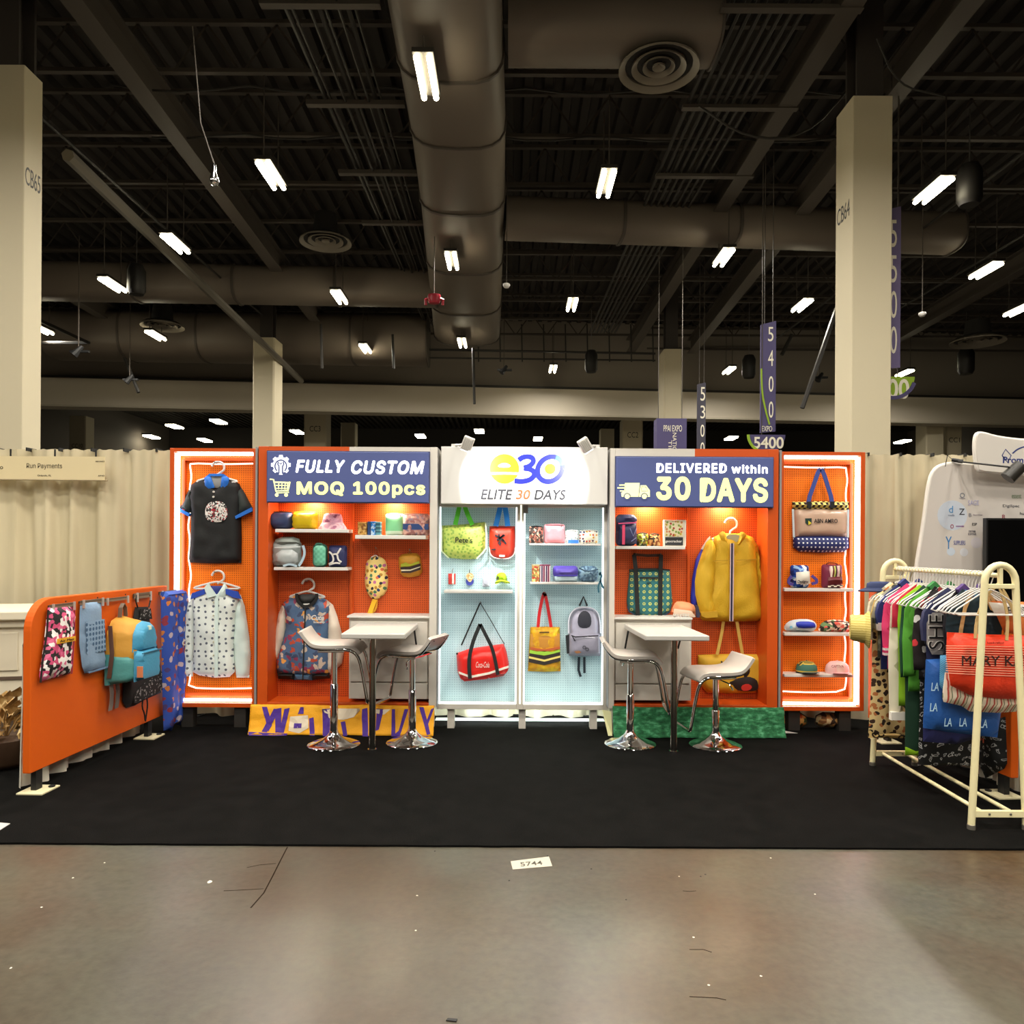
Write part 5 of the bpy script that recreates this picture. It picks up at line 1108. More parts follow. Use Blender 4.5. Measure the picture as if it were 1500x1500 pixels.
pf(r, 'bottom_panel', zD([(240, 880), (330, 908), (480, 878), (640, 826), (630, 852), (596, 888), (440, 915), (280, 932), (250, 910)]), Y-.09, .03, mat('b81a14', .45))
for a in ([(408, 468), (360, 580), (330, 680), (315, 780), (325, 912)], [(408, 468), (465, 580), (505, 660), (530, 760), (552, 880)]): st(r, 'handle', zD(a), 5.5 if a[2][0] < 400 else 5, Y-.128, .008, BLACK, 1)
text('Coca-Cola', (697, 969.5, 717, 978), Y-.136, mat('f0d8d0', .5), r, bold=.01, shear=.3)
pf(r, 'end_tab', zD([(212, 702), (228, 698), (228, 712), (214, 714)]), Y-.09, .02, BLACK)
# right bay upper shelf
Ys = 6.5
pouch(775, 771, 796, 796, Ys, pat('spk', ['2b2220', '8a4a3a', 'c9a890', '4a3a34', 'a86a5a', '2b2220'], 75), 'dark multicolour printed pouch, left end of the upper shelf, right bay', zc2, .06, 2, zipc=BLACK)
r = pouch(797, 768.5, 827.5, 796, Ys, mat('e8949c', .4, bump=.3, bscale=20), 'plain pink satin pouch on the upper shelf, right bay', zc2, .06, 2, zipc=mat('c87880', .5))
r = pouch(828, 777, 848, 796, Ys, pat('dot', ['e8ecec', 'a8b8b4'], 45, .3, .8), 'small white pouch with a blue bottom on the upper shelf, right bay', zc2, .05, 2, zipc=WPL)
build('bottom_panel', MB().box(P(832, 770, Ys).x, Ys-.037, zc2+.002, P(847, 770, Ys).x, Ys-.03, zc2+.03), mat('3a7ad0', .5), r)
pouch(849, 777, 876.5, 796, Ys, pat('cdot', ['f0ead8', '5a2a4a', 'c84a3a', 'e8a83a', '2a3a6a', 'f0ead8'], 36, .3, .5), 'cream pouch with dark coloured dots, right end of the upper shelf, right bay', zc2, .05, 2, zipc=WPL)
carton(779, 827, 790, 853, Ys, pat('spk', ['b89850', '8a5a34', 'c8b878', '7a7a3a', 'a83a2a'], 75), 'tan speckled box at the left of the lower shelf, right bay', zc3, .08, lid=mat('b8a070', .6))
carton(790.5, 827, 806, 853, Ys, pat('str', ['6a2440', 'e8dcd8', '3a2a4a', 'e0c8c8'], 26, axis='X', pos=[0, .4, .55, .92]), 'maroon and white striped box on the lower shelf, right bay', zc3, .08, lid=mat('6a2440', .6))
r = G('storage_box', 'clear tub with a purple lid on the lower shelf, right bay', 'box', Ys, 828, 853)
build('body', MB().puff(RR(811, 842, 847, 853, Ys, 4, zc3), Ys+.03, .11, res=.03, back=.02), mat('b6cdd4', .2), r, smooth=True); build('lid', MB().puff(RR(810, 829, 847, 845, Ys-.01, 5), Ys+.02, .12, res=.03, back=.02), mat('5a4ab0', .5, bump=.1), r, smooth=True); st(r, 'lid_rim', [(811, 843), (846, 843)], 2, Ys-.11, .012, mat('43389a', .5), 0)
r = G('denim_pouch', 'blue grey speckled pouch with dangling teal ribbons, right end of the lower shelf, right bay', 'pouch', Ys, 862, 853)
build('body', MB().puff(RR(847, 829, 877, 853, Ys, 9, zc3), Ys+.03, .11, res=.03, wr=.01, back=.02), pat('spk', ['5a7890', '7a9ab0', '46607a', '8aa8b8'], 60), r, smooth=True); st(r, 'top_seam', [(848, 832), (860, 838), (876, 834)], 2, Ys-.085, .006, mat('3a5468', .6))
for a in ([(877, 840), (882, 842), (879, 850), (883, 860), (884, 862)], [(880, 850), (876, 858), (877, 868)], [(878, 843), (880, 838)]): st(r, 'ribbon', a, 2.6, Ys-.1, .005, mat('2a5f72', .5))
# burger tote and clear backpack
r = G('tote_bag', 'hamburger printed tote bag with long red handles, right bay', 'bag', Y, 798, 983); YB1 = pat('noi', ['d9a010', 'c88a1a', 'e8c020'], 9, pos=[.35, .5, .65], bump=.25)
for a in ([(878, 494), (888, 380), (915, 250), (930, 212), (940, 240)], [(985, 494), (965, 370), (945, 260), (930, 212), (920, 230)]): st(r, 'handle', zD(a), 4.6, Y-.045, .006, mat('c2161c', .5), 1)
pf(r, 'body', zD([(816, 492), (935, 488), (1056, 492), (1058, 640), (1062, 850), (930, 856), (796, 850), (806, 650)]), Y, .05, YB1, wr=.008)
Yq = Y-.048
for nm, a, m in (('bun_layer', [(818, 545), (1054, 545), (1056, 660), (930, 690), (814, 665)], mat('c0812a', .6)), ('tomato_layer', [(816, 655), (930, 672), (1056, 650), (1056, 668), (930, 692), (814, 676)], mat('b85a2a', .6)), ('lettuce_layer', [(812, 676), (870, 690), (930, 684), (990, 694), (1056, 674), (1058, 696), (930, 722), (810, 704)], mat('9ac83a', .6)),
        ('patty_layer', [(808, 702), (930, 726), (1058, 692), (1058, 722), (930, 754), (806, 728)], mat('2c221a', .6)), ('cheese_layer', [(806, 728), (930, 756), (1058, 722), (1060, 738), (930, 772), (804, 744)], mat('e8d070', .6)), ('patty_layer', [(804, 744), (930, 772), (1060, 738), (1060, 768), (930, 800), (802, 776)], mat('2c221a', .6))):
    pf(r, nm, zD(a), Yq+.004 if nm != 'bun_layer' else Yq+.008, .011 if nm != 'bun_layer' else .009, m, rd=.01)
st(r, 'printed_mark', zD([(890, 536), (970, 534)]), 2, Y-.062, .004, mat('4a3a0a', .6), 0)
r = G('clear_backpack', 'see through grey backpack with a front pocket hanging in the right bay', 'backpack', Y, 855, 962); CLB = mat('a8a4b4', .25, bump=.3, bscale=15)
st(r, 'haul_loop', zD([(1215, 320), (1248, 245), (1278, 320)]), 3, Y-.03, .008, mat('1a1c22', .6), 0)
for a in ([(1212, 735), (1208, 840), (1225, 895)], [(1255, 735), (1256, 865)]): st(r, 'shoulder_strap', zD(a), 3.5, Y-.02, .008, mat('14202c', .6), 0)
pf(r, 'body', zD([(1126, 540), (1125, 430), (1150, 365), (1200, 332), (1255, 326), (1320, 335), (1365, 370), (1382, 440), (1385, 560), (1382, 725), (1250, 728), (1130, 722)]), Y, .1, CLB, wr=.008)
pf(r, 'mesh_pocket', zD([(1102, 560), (1130, 550), (1132, 700), (1112, 705)]), Y-.02, .04, mat('1c1c20', .7)); st(r, 'piping', zD([(1126, 540), (1125, 430), (1150, 365), (1200, 332), (1255, 326), (1320, 335), (1365, 370), (1382, 440), (1385, 540)]), 1.4, Y-.06, .02, mat('d8d6e0', .4), 1)
pf(r, 'printed_patch', zD([(1200, 470), (1205, 400), (1235, 362), (1275, 358), (1308, 395), (1315, 465), (1290, 500), (1225, 500)]), Y-.1, .008, mat('2c2c36', .6), sm=1)
pf(r, 'front_pocket', zD([(1132, 545), (1250, 538), (1385, 548), (1384, 722), (1250, 728), (1132, 720)]), Y-.07, .06, mat('8c8896', .25, bump=.35, bscale=15), wr=.008)
st(r, 'zipper', zD([(1150, 560), (1180, 572), (1370, 562)]), 1.6, Y-.132, .006, mat('1a1a20', .6), 0); st(r, 'zipper', zD([(1155, 560), (1180, 606)]), 1.4, Y-.132, .006, mat('1a1a20', .6), 0)
mb = MB()
for cx_, cy_ in ((1243, 640), (1266, 656)): q = PP(Y, zD([(cx_, cy_)]))[0]; mb.strip([(q[0]+.013*math.cos(t), q[1]+.013*math.sin(t)) for t in [math.radians(30*i) for i in range(13)]], .004, Y-.134, .003)
build('printed_mark', mb, mat('22222a', .6), r); pf(r, 'printed_mark', zD([(1172, 690), (1215, 685), (1230, 700), (1190, 706)]), Y-.128, .008, mat('8a5a34', .6))
# ---------------------------------------------------------------- right niche
def zE(pts): return zoomed(880, 640, 5.357, pts)
def zF(pts): return zoomed(880, 830, 5.357, pts)
z4 = shelf(rootD, 902.5, 1004, 800, 804.5, Yf, YD-.001)
r = G('backpack', 'navy blue upright backpack with a red zip on the right niche shelf', 'backpack', YI, 917, 800); NVB = mat('333a62', .6, bump=.2)
build('body', MB().puff(RR(902, 753.5, 932, 800, YI, 7, z4), YI+.02, .1, res=.03, back=.02), NVB, r, smooth=True); pf(r, 'top_panel', zE([(125, 640), (150, 608), (250, 608), (285, 640), (285, 668), (130, 678)]), YI-.05, .045, mat('3d4878', .6), sm=1)
pf(r, 'front_pocket', zE([(135, 690), (280, 680), (284, 840), (138, 846)]), YI-.06, .04, mat('2b2f56', .6, bump=.25)); st(r, 'zipper', zE([(138, 680), (282, 672)]), 1.5, YI-.1, .006, mat('e85a8a', .5), 0); st(r, 'zip_stripe', zE([(180, 690), (178, 845)]), 4, YI-.103, .005, mat('d8446a', .5), 0)
mb = MB(); mb.strip([tuple(q) for q in PP(YI, zE([(215, 720), (240, 780), (265, 720)]))], .005, YI-.103, .003).strip([tuple(q) for q in PP(YI, zE([(225, 820), (265, 790)]))], .005, YI-.103, .003); build('printed_mark', mb, mat('8a90b8', .5), r)
pouch(932.5, 781, 950, 800, YI, pat('spk', ['b8c83a', '3a4a2a', '8a6a2a', 'd8d8a8', '2a2a1a'], 70), 'green and black patterned pouch beside the navy backpack', z4, .07, 3, zipc=BLACK)
pouch(950.5, 782, 967.5, 800, YI, pat('spk', ['c89a5a', '2a1a14', '8a4a2a', 'e0b878', '4a2a1a'], 60), 'brown leopard patterned pouch on the right niche shelf', z4, .07, 3, zipc=BLACK)
r = G('gift_box', 'open cream gift box with food print and a black band, right niche shelf', 'box', YI, 988, 800); a, b = P(971.5, 800, YI), P(1004, 762, YI)
build('body', MB().box(a.x, YI-.03, z4, b.x, YI+.03, b.z), mat('ece6d4', .6), r, bevel=.003); build('front_print', MB().box(a.x+.01, YI-.034, z4+.085, b.x-.028, YI-.03, b.z-.008), pat('cdot', ['efe6c0', 'c8b03a', 'd88a5a', '8aa84a', 'b84a3a', 'efe6c0'], 40, .38, .9), r)
build('black_band', MB().box(a.x+.01, YI-.036, z4+.008, b.x-.028, YI-.03, z4+.078), mat('26272c', .6), r); text('geocracker', (974.5, 791, 999, 795.5), YI-.0365, WPL, r, bold=.02)
Y = YD-.012; peg(rootD, 930, 812, YD); peg(rootD, 966, 812, YD)
r = G('tote_bag', 'teal tote bag with ring print and long black straps, right niche', 'bag', Y, 951, 904)
pf(r, 'body', zE([(225, 1045), (300, 1035), (450, 1035), (540, 1045), (552, 1180), (562, 1300), (545, 1370), (470, 1408), (380, 1414), (290, 1404), (215, 1360), (203, 1290), (214, 1170)]), Y, .06, pat('ring', ['33757a', 'd8dc6a'], 19, .25, 0, .6, warp=.004), wr=.006)
st(r, 'top_binding', zE([(222, 1046), (300, 1036), (450, 1036), (542, 1046)]), 2.4, Y-.045, .012, mat('141414', .7), 0); st(r, 'bottom_binding', zE([(210, 1330), (222, 1368), (290, 1408), (380, 1416), (470, 1410), (540, 1374)]), 1.8, Y-.03, .012, mat('1e3a52', .7), 0)
for xa, xb in ((262, 290), (472, 466)): st(r, 'strap', zE([(xa, 925), (xb-14 if xb < 400 else xb+3, 1060), (xb, 1410)]), 6, Y-.068, .008, mat('141414', .7), 0)
st(r, 'strap_bridge', zE([(255, 922), (365, 932), (476, 928)]), 4, Y-.04, .008, mat('3a2018', .7), 0); st(r, 'pocket_zip', zE([(305, 1106), (450, 1106)]), 2.4, Y-.07, .006, mat('141414', .7), 0); st(r, 'maker_label', zE([(360, 1146), (395, 1146)]), 1.6, Y-.07, .005, mat('1e3a3a', .7), 0)
r = G('cap', 'peach coloured cap leaning on the counter of the right niche', 'cap', 6.44, 1003, 908); a = P(1003, 908, 6.44)
def shp(pts): q = PP(6.44, zE(pts)); dz = ctD-min(p[1] for p in q); return [(x, z+dz) for x, z in q]
hb_ = shp([(560, 1430), (585, 1350), (620, 1325), (735, 1345), (760, 1400), (750, 1448)])
build('crown', MB().puff(smoothpoly(hb_, 1), 6.5, .1, res=.03, rd=.06), mat('e09468', .65), r, smooth=True)
build('front_band', MB().puff(shp([(566, 1380), (700, 1398), (735, 1440), (728, 1448), (600, 1436), (562, 1428)]), 6.4, .012, res=.03), mat('d8bfa8', .65), r, smooth=True)
text('MAKERS', (986, 899, 1010, 906), 6.386, WPL, r, bold=.02)
build('brim', MB().puff(shp([(735, 1350), (752, 1360), (766, 1420), (762, 1448), (742, 1448)]), 6.42, .04, res=.03), mat('2c2c44', .65), r, smooth=True)
# jackets and art tote
peg(rootD, 1069, 763, YD, .1)
hanger(1068, 759, 1069, 783, 30, 8, Y-.06, 'white hanger holding the yellow hooded jacket')
r = G('jacket', 'blue jacket mostly hidden behind the yellow hooded jacket', 'jacket', Y, 1040, 900)
pf(r, 'body', zE([(800, 850), (900, 800), (1150, 800), (1180, 1000), (1150, 1340), (900, 1350), (780, 1360)]), Y, .03, mat('2430a8', .6)); pf(r, 'sleeve', zE([(845, 790), (800, 860), (745, 960), (715, 1120), (705, 1270), (712, 1330), (762, 1352), (790, 1200), (830, 980)]), Y, .04, mat('2d36b0', .55, bump=.3, bscale=25)); pf(r, 'shoulder_panel', zE([(855, 780), (835, 800), (785, 880), (800, 885), (850, 830)]), Y-.03, .02, mat('d8d2c8', .6))
r = G('hooded_jacket', 'mustard yellow hooded jacket with striped zip in the right niche', 'jacket', Y-.05, 1072, 910); YJ = mat('c29a14', .65, bump=.35, bscale=130); Y2 = Y-.05
pf(r, 'sleeve', zE([(868, 790), (825, 830), (790, 920), (752, 1040), (738, 1140), (742, 1240), (765, 1345), (775, 1395), (810, 1412), (900, 1408), (903, 1372), (890, 1240), (900, 1040), (905, 880)]), Y2-.03, .07, YJ, wr=.018, wf=12)
pf(r, 'sleeve', zE([(1195, 795), (1232, 860), (1250, 960), (1290, 1160), (1326, 1340), (1322, 1420), (1288, 1424), (1278, 1370), (1225, 1180), (1205, 1060), (1195, 900)]), Y2-.01, .06, YJ, wr=.014, wf=12)
pf(r, 'body', zE([(950, 755), (880, 790), (862, 900), (830, 1150), (780, 1420), (800, 1442), (1020, 1450), (1270, 1440), (1272, 1420), (1248, 1200), (1225, 1000), (1225, 860), (1195, 790), (1110, 755)]), Y2, .075, YJ, wr=.018, wf=9, fold=.006, ff=28)
pf(r, 'hood_lining', zE([(975, 765), (1085, 765), (1078, 805), (1050, 838), (1000, 830)]), Y2-.055, .02, mat('b4b08a', .7), sm=1)
pf(r, 'hood', zE([(920, 760), (965, 735), (985, 770), (1005, 835), (1022, 900), (985, 870), (945, 810)]), Y2-.065, .03, YJ, sm=1); pf(r, 'hood', zE([(1150, 765), (1100, 738), (1082, 775), (1062, 840), (1048, 900), (1075, 870), (1120, 815)]), Y2-.065, .03, YJ, sm=1)
st(r, 'zipper', zE([(1030, 835), (1028, 1100), (1024, 1446)]), 5.5, Y2-.1, .006, mat('c8b0b4', .5), 0); st(r, 'zipper_teeth', zE([(1030, 835), (1028, 1100), (1024, 1446)]), 2.4, Y2-.106, .005, mat('1d1d3a', .5), 0)
pf(r, 'cuff', zE([(772, 1372), (902, 1362), (904, 1410), (810, 1416), (778, 1400)]), Y2-.055, .06, mat('b88f14', .65, bump=.3, bscale=130))
st(r, 'chest_seam', zE([(880, 975), (1000, 968)]), .9, Y2-.092, .003, mat('9a780e', .7), 0); st(r, 'chest_seam', zE([(1050, 968), (1225, 960)]), .9, Y2-.092, .003, mat('9a780e', .7), 0)
r = G('tote_bag', 'wide mustard tote bag with a bold black and red print below the yellow jacket', 'bag', Y, 1070, 1014); MUS = mat('c59a22', .7, bump=.2)
peg(rootD, 1069, 905, YD)
for a in ([(965, 400), (950, 520), (912, 690)], [(1062, 400), (1085, 540), (1112, 690)]): st(r, 'handle', zF(a), 4.5, Y-.05, .006, mat('c8a04a', .7), 1)
pf(r, 'body', zF([(760, 692), (1015, 684), (1270, 688), (1282, 800), (1276, 912), (1215, 990), (1020, 995), (830, 986), (766, 905), (762, 800)]), Y, .06, MUS, wr=.006)
pf(r, 'printed_mark', zF([(1085, 735), (1130, 715), (1170, 740), (1182, 800), (1165, 850), (1130, 880), (1100, 840)]), Y-.058, .008, mat('1e1412', .6), sm=1); pf(r, 'printed_mark', zF([(985, 905), (1060, 870), (1150, 860), (1225, 880), (1240, 950), (1215, 978), (1090, 980), (1040, 945)]), Y-.058, .008, mat('1e1412', .6), sm=1)
pf(r, 'printed_mark', zF([(1100, 935), (1150, 915), (1190, 940), (1165, 972), (1105, 974)]), Y-.064, .008, mat('c02a1e', .6), sm=1); pf(r, 'printed_mark', zF([(1100, 760), (1140, 750), (1150, 830), (1110, 850)]), Y-.064, .008, MUS, sm=1)
for a in ([(945, 742), (975, 790)], [(985, 722), (1010, 780)], [(1020, 740), (1048, 745)]): st(r, 'printed_mark', zF(a), 2, Y-.066, .004, mat('1e1412', .6), 0)
# ---------------------------------------------------------------- right wing
def zG(pts): return zoomed(1130, 660, 6.82, pts)
def zH(pts): return zoomed(1130, 860, 6.82, pts)
Y = YPE-.012; peg(rootE, 1201.5, 688, YPE, .1)
ze1 = shelf(rootE, 1149, 1250, 862, 866.5, 6.46, YPE-.001); ze2 = shelf(rootE, 1149, 1250, 927, 931.5, 6.46, YPE-.001); ze3 = shelf(rootE, 1149, 1250, 988, 992, 6.46, YPE-.001)
r = G('tote_bag', 'clear tote bag with checked top band and navy dotted base on the right wing', 'bag', Y, 1201, 809)
for a in ([(380, 560), (365, 500), (430, 320), (470, 200), (490, 188)], [(605, 560), (600, 480), (560, 350), (515, 210), (492, 188)]): st(r, 'handle', zG(a), 6, Y-.06, .007, mat('3b4c96', .6), 1)
pf(r, 'clear_body', zG([(212, 580), (490, 575), (765, 588), (762, 870), (490, 862), (222, 868)]), Y, .055, mat('c9aa94', .2, bump=.3, bscale=12), wr=.008)
pf(r, 'top_band', zG([(205, 512), (490, 506), (770, 512), (770, 596), (490, 582), (208, 586)]), Y-.01, .055, pat('chk', ['e6e07a', '18181a'], 42, rough=.6)); pf(r, 'base', zG([(214, 858), (490, 850), (768, 862), (772, 970), (720, 1012), (490, 1020), (270, 1008), (216, 965)]), Y-.005, .06, pat('dot', ['232c62', 'e8e8ee'], 28, .2, 0, .6))
st(r, 'side_binding', zG([(212, 585), (222, 868)]), 3, Y-.045, .008, mat('c8d4d8', .4), 0); st(r, 'side_binding', zG([(765, 590), (762, 868)]), 3, Y-.045, .008, mat('c8d4d8', .4), 0)
for xx in (376, 608): pf(r, 'handle_patch', zG([(xx-20, 510), (xx+20, 510), (xx+20, 575), (xx-20, 575)]), Y-.066, .008, mat('14161c', .6))
q = zG([(335, 678), (400, 676), (400, 730), (368, 746), (338, 725)]); pf(r, 'logo', q, Y-.056, .006, mat('1c3a34', .5)); pf(r, 'logo', zG([(368, 700), (400, 725), (368, 746)]), Y-.061, .004, mat('d8c83a', .5))
text('ABN AMRO', (1192.5, 760, 1227, 766), Y-.0625, mat('2a2a2a', .5), r, bold=.01)
Ys = 6.53
r = G('backpack', 'small blue and white printed backpack on the top shelf of the right wing', 'backpack', Ys, 1173, 861); a = RR(1159, 828, 1186, 861, Ys, 4, ze1)
build('body', MB().puff(a, Ys+.03, .09, res=.03, back=.02), pat('spk', ['1f4aa8', 'e8ecf0', '16307a', '8ab0d8'], 40), r, smooth=True); pf(r, 'front_pocket', zG([(245, 1215), (380, 1205), (388, 1330), (250, 1335)]), Ys-.055, .025, mat('d8d2c4', .6)); text('Designs', (1168, 850, 1184, 855), Ys-.083, mat('2a2a34', .6), r, bold=.02, shear=.2)
for a in ([(200, 1255), (168, 1290), (170, 1330), (215, 1335)], [(400, 1250), (450, 1290), (450, 1320), (400, 1330)]): st(r, 'strap', zG(a), 4, Ys-.02, .01, mat('4a3a8a', .6))
r = G('backpack', 'small burgundy backpack with coloured stripes on the top shelf of the right wing', 'backpack', Ys, 1220, 861); a = RR(1205, 827, 1235, 861, Ys, 4, ze1)
build('body', MB().puff(a, Ys+.03, .09, res=.03, back=.02), mat('7a2440', .6), r, smooth=True); pf(r, 'striped_panel', zG([(575, 1155), (680, 1150), (700, 1258), (590, 1268)]), Ys-.055, .018, pat('str', ['e8dcc8', '6a2a2a', 'b8c060', '2a1a1a', 'e0b0b8'], 16, axis='X')); pf(r, 'front_pocket', zG([(560, 1265), (705, 1258), (712, 1330), (568, 1338)]), Ys-.055, .028, mat('5e1620', .6)); st(r, 'trim', zG([(565, 1355), (712, 1352)]), 3, Ys-.05, .012, pat('chk', ['e8dcc8', '3a2020'], 40), 0); st(r, 'haul_loop', zG([(545, 1140), (560, 1120), (640, 1125), (655, 1140)]), 1.4, Ys-.02, .01, mat('5e1620', .6))
r = G('eye_mask_case', 'white oval case with a royal blue lid panel, middle shelf of the right wing', 'case', Ys, 1173, 926)
def shq(pts, zb, Yq): q = PP(Yq, zH(pts)); dz = zb-min(p[1] for p in q); return [(x, z+dz) for x, z in q]
build('body', MB().puff(smoothpoly(shq([(130, 420), (170, 360), (260, 332), (400, 334), (455, 370), (462, 420), (420, 458), (260, 455), (160, 452)], ze2, Ys), 1), Ys+.03, .1, res=.03, back=.02), mat('d4e2e6', .5, bump=.15), r, smooth=True)
build('lid_panel', MB().puff(smoothpoly(shq([(250, 350), (420, 352), (446, 385), (440, 420), (280, 422), (248, 390)], ze2+.035, Ys-.07), 1), Ys-.06, .022, res=.03), mat('2238b0', .5), r, smooth=True)
build('print', MB().puff(ell(*PP(Ys-.07, zH([(195, 400)]))[0], .012, .012, 10), Ys-.068, .01), mat('6ab0d0', .5), r, smooth=True)
r = G('pouch', 'pink and black flower print pouch, middle shelf of the right wing', 'pouch', Ys, 1222, 926)
build('body', MB().puff(smoothpoly(shq([(470, 440), (520, 360), (600, 335), (720, 338), (790, 360), (800, 420), (760, 458), (600, 452), (520, 456)], ze2, Ys), 1), Ys+.03, .1, res=.03, wr=.01, back=.02), pat('spk', ['e0a890', '2a2420', 'e8c8b0', 'd05a4a', '6a8a5a', 'f0dcc8'], 45), r, smooth=True); st(r, 'zipper', zH([(560, 350), (680, 338), (780, 360)]), 1.2, Ys-.05, .01, BLACK)
def cap(px0, px1, pyt, Yq, zb, m, label, brimm, panel=None, txt=None):
    a, b = P(px0, pyt, Yq), P(px1, pyt, Yq); c = (a.x+b.x)/2; w_ = (b.x-a.x)/2; h = a.z-zb; root = thing('cap', label, 'cap', (c, Yq, zb))
    build('crown', MB().lathe([(w_*.86, .0), (w_*.88, h*.3), (w_*.8, h*.66), (w_*.55, h*.92), (w_*.15, h), (0, h)], (c, Yq, zb), 28, sy=.8), m, root, smooth=True)
    build('brim', MB().puff(smoothpoly([(c-w_*.8, 0), (c-w_*.6, .075), (c, .1), (c+w_*.6, .075), (c+w_*.8, 0), (c, -.03)], 2), 0, .008, fr=Fr((0, Yq-w_*.66, zb+.012), (1, 0, 0), (0, .12, -1), (0, -1, .12))), brimm, root, smooth=True)
    build('top_button', MB().lathe([(.008, 0), (.006, .006), (0, .008)], (c, Yq, zb+h), 10), brimm, root, smooth=True)
    if panel: build('front_panel', MB().lathe([(w_*.885, h*.08), (w_*.9, h*.3), (w_*.825, h*.66), (w_*.62, h*.88)], (c, Yq, zb), 28, Fr((c, Yq-.006, zb), sx_v, sy_v, (0, 0, 1)) if False else None, sx=.75, sy=.82, caps=False), panel, root, smooth=True)
    if txt: text(txt[0], txt[1], Yq-w_*.8, txt[2], root, bold=.02)
    return root
cap(1164, 1199, 968, 6.54, ze3, pat('str', ['3a6a5a', 'c8a83a', '2a2a24', 'c8a83a', '3a6a5a'], 11, axis='Y', pos=[0, .5, .62, .78, .9]), 'green cap with black and gold waves on the bottom shelf of the right wing', mat('44524a', .6))
cap(1207, 1246, 968, 6.54, ze3, mat('e8b8b4', .6), 'pale pink cap with a white front on the bottom shelf of the right wing', mat('e0a8a8', .6), pat('noi', ['ecdcd2', 'e0c4b8'], 30), ('CAPTIVA', (1218, 974, 1236, 978), mat('b07a7a', .6)))
# printed cushions on the floor beneath the right wing
for px0, px1, lb, cs, sd in ((1147, 1184, 'orange and green printed cushion on the carpet under the right wing, left one', ['c85a2a', '3a4a2a', 'e0b060', '8a8a5a'], 1), (1195, 1236, 'brown and cream printed cushion on the carpet under the right wing, right one', ['8a5a34', '3a2a1e', 'd8c090', 'b88a50'], 2)):
    Yq = 6.6; a, b = P(px0, 1054, Yq), P(px1, 1042, Yq); root = thing('cushion', lb, 'cushion', ((a.x+b.x)/2, Yq, CZ))
    build('body', MB().puff(smoothpoly([(a.x, .02), (b.x, .012), (b.x-.01, .14), (a.x+.02, .15)], 1), Yq+.04, .09, res=.035, wr=.015, back=.03), pat('spk', cs, 30), root, smooth=True); build('piping', MB().tube([(x, Yq+.03, z) for x, z in smoothpoly([(a.x, .02), (b.x, .014), (b.x-.01, .14), (a.x+.02, .15)], 1)], .006, 5, True), mat(cs[1], .7), root)
# ================================================================== clothes rack on the right
RN, RF = Vector((2.77, 4.26, 0)), Vector((2.805, 5.5, 0))
def rx(Y): return RN.x+(RF.x-RN.x)*(Y-RN.y)/(RF.y-RN.y)
ZB = 1.45
def rack():
    root = thing('clothes_rack', 'cream tubular clothes rack with arched ends at the right, full of hangers', 'clothes rack', (2.79, 4.88, CZ))
    for e in (RN, RF):
        o = .155
        arch = [(e.x-o, e.y, CZ+.02), (e.x-.088, e.y, 1.40)]+[(e.x-.088*math.cos(math.radians(18*i)), e.y, 1.41+.1*math.sin(math.radians(18*i))) for i in range(11)]+[(e.x+.088, e.y, 1.40), (e.x+o, e.y, CZ+.02)]
        build('end_frame', MB().tube(arch, .0195, 10), CREAM, root, smooth=True)
        for s in (-1, 1):
            build('foot_cap', MB().lathe([(.022, CZ), (.022, CZ+.025), (.019, CZ+.027)], (e.x+s*o, e.y, 0), 12), mat('9a9488', .3, .7), root, smooth=True)
        build('cross_bar', MB().box(e.x-.09, e.y-.013, 1.375, e.x+.09, e.y+.013, 1.402), CREAM, root, bevel=.004)
        build('arch_strut', MB().box(e.x-.011, e.y-.011, 1.402, e.x+.011, e.y+.011, 1.505), CREAM, root, bevel=.003)
        build('bottom_bar', MB().box(e.x-o+.01, e.y-.012, .08, e.x+o-.01, e.y+.012, .118), CREAM, root, bevel=.003)
        for s in (-.06, .06): build('screw', MB().lathe([(.007, 0), (.006, .004), (0, .005)], n=8, fr=Fr((e.x+s, e.y-.012, .1), (1, 0, 0), (0, 0, 1), (0, -1, 0))), STEEL, root)
    for s in (-.085, .085): build('bottom_rail', MB().tube([(RN.x+s, RN.y, .1), (RF.x+s, RF.y, .1)], .0125, 8), CREAM, root, smooth=True)
    build('hanging_rail', MB().tube([(RN.x, RN.y, ZB), (RF.x, RF.y, ZB)], .0135, 8), CREAM, root, smooth=True)
rack()
def rhanger(Y, label, group, w_=.215, tilt=0):
    x = rx(Y); o = thing('clothes_hanger', label, 'hanger', (x, Y, ZB-.09), group); r = .02
    hk = [(x+r*math.cos(t), Y, ZB+.0155+.0035-r+r*math.sin(t)+.0) for t in [math.radians(185-19*i) for i in range(12)]]+[(x+.003, Y, ZB-.055), (x, Y, ZB-.085)]
    build('hook', MB().tube(hk, .0035, 6), WPL, o, smooth=True)
    zn = ZB-.085; t = tilt
    pts = [(-w_, -.135), (-w_+.02, -.112), (-.05, -.02), (0, 0), (.05, -.02), (w_-.02, -.112), (w_, -.135), (w_-.025, -.148), (-w_+.025, -.148)]
    build('shoulder_bar', MB().tube([(x+a, Y+a*t, zn+b) for a, b in pts], .0048, 6, True), WPL, o, smooth=True)
    return o
HG = 'white hangers on the clothes rack'
HL = 'thin white plastic hanger hooked on the rail of the cream clothes rack'
hang_y = [5.43, 5.39, 5.34, 5.3, 5.26, 5.22, 5.18, 5.14, 5.1, 5.06, 5.02, 4.98, 4.94, 4.9, 4.86, 4.82, 4.78, 4.745, 4.71, 4.675, 4.64, 4.605, 4.57, 4.535, 4.5, 4.465, 4.425, 4.39, 4.35]
h0 = rhanger(hang_y[0], HL, HG)
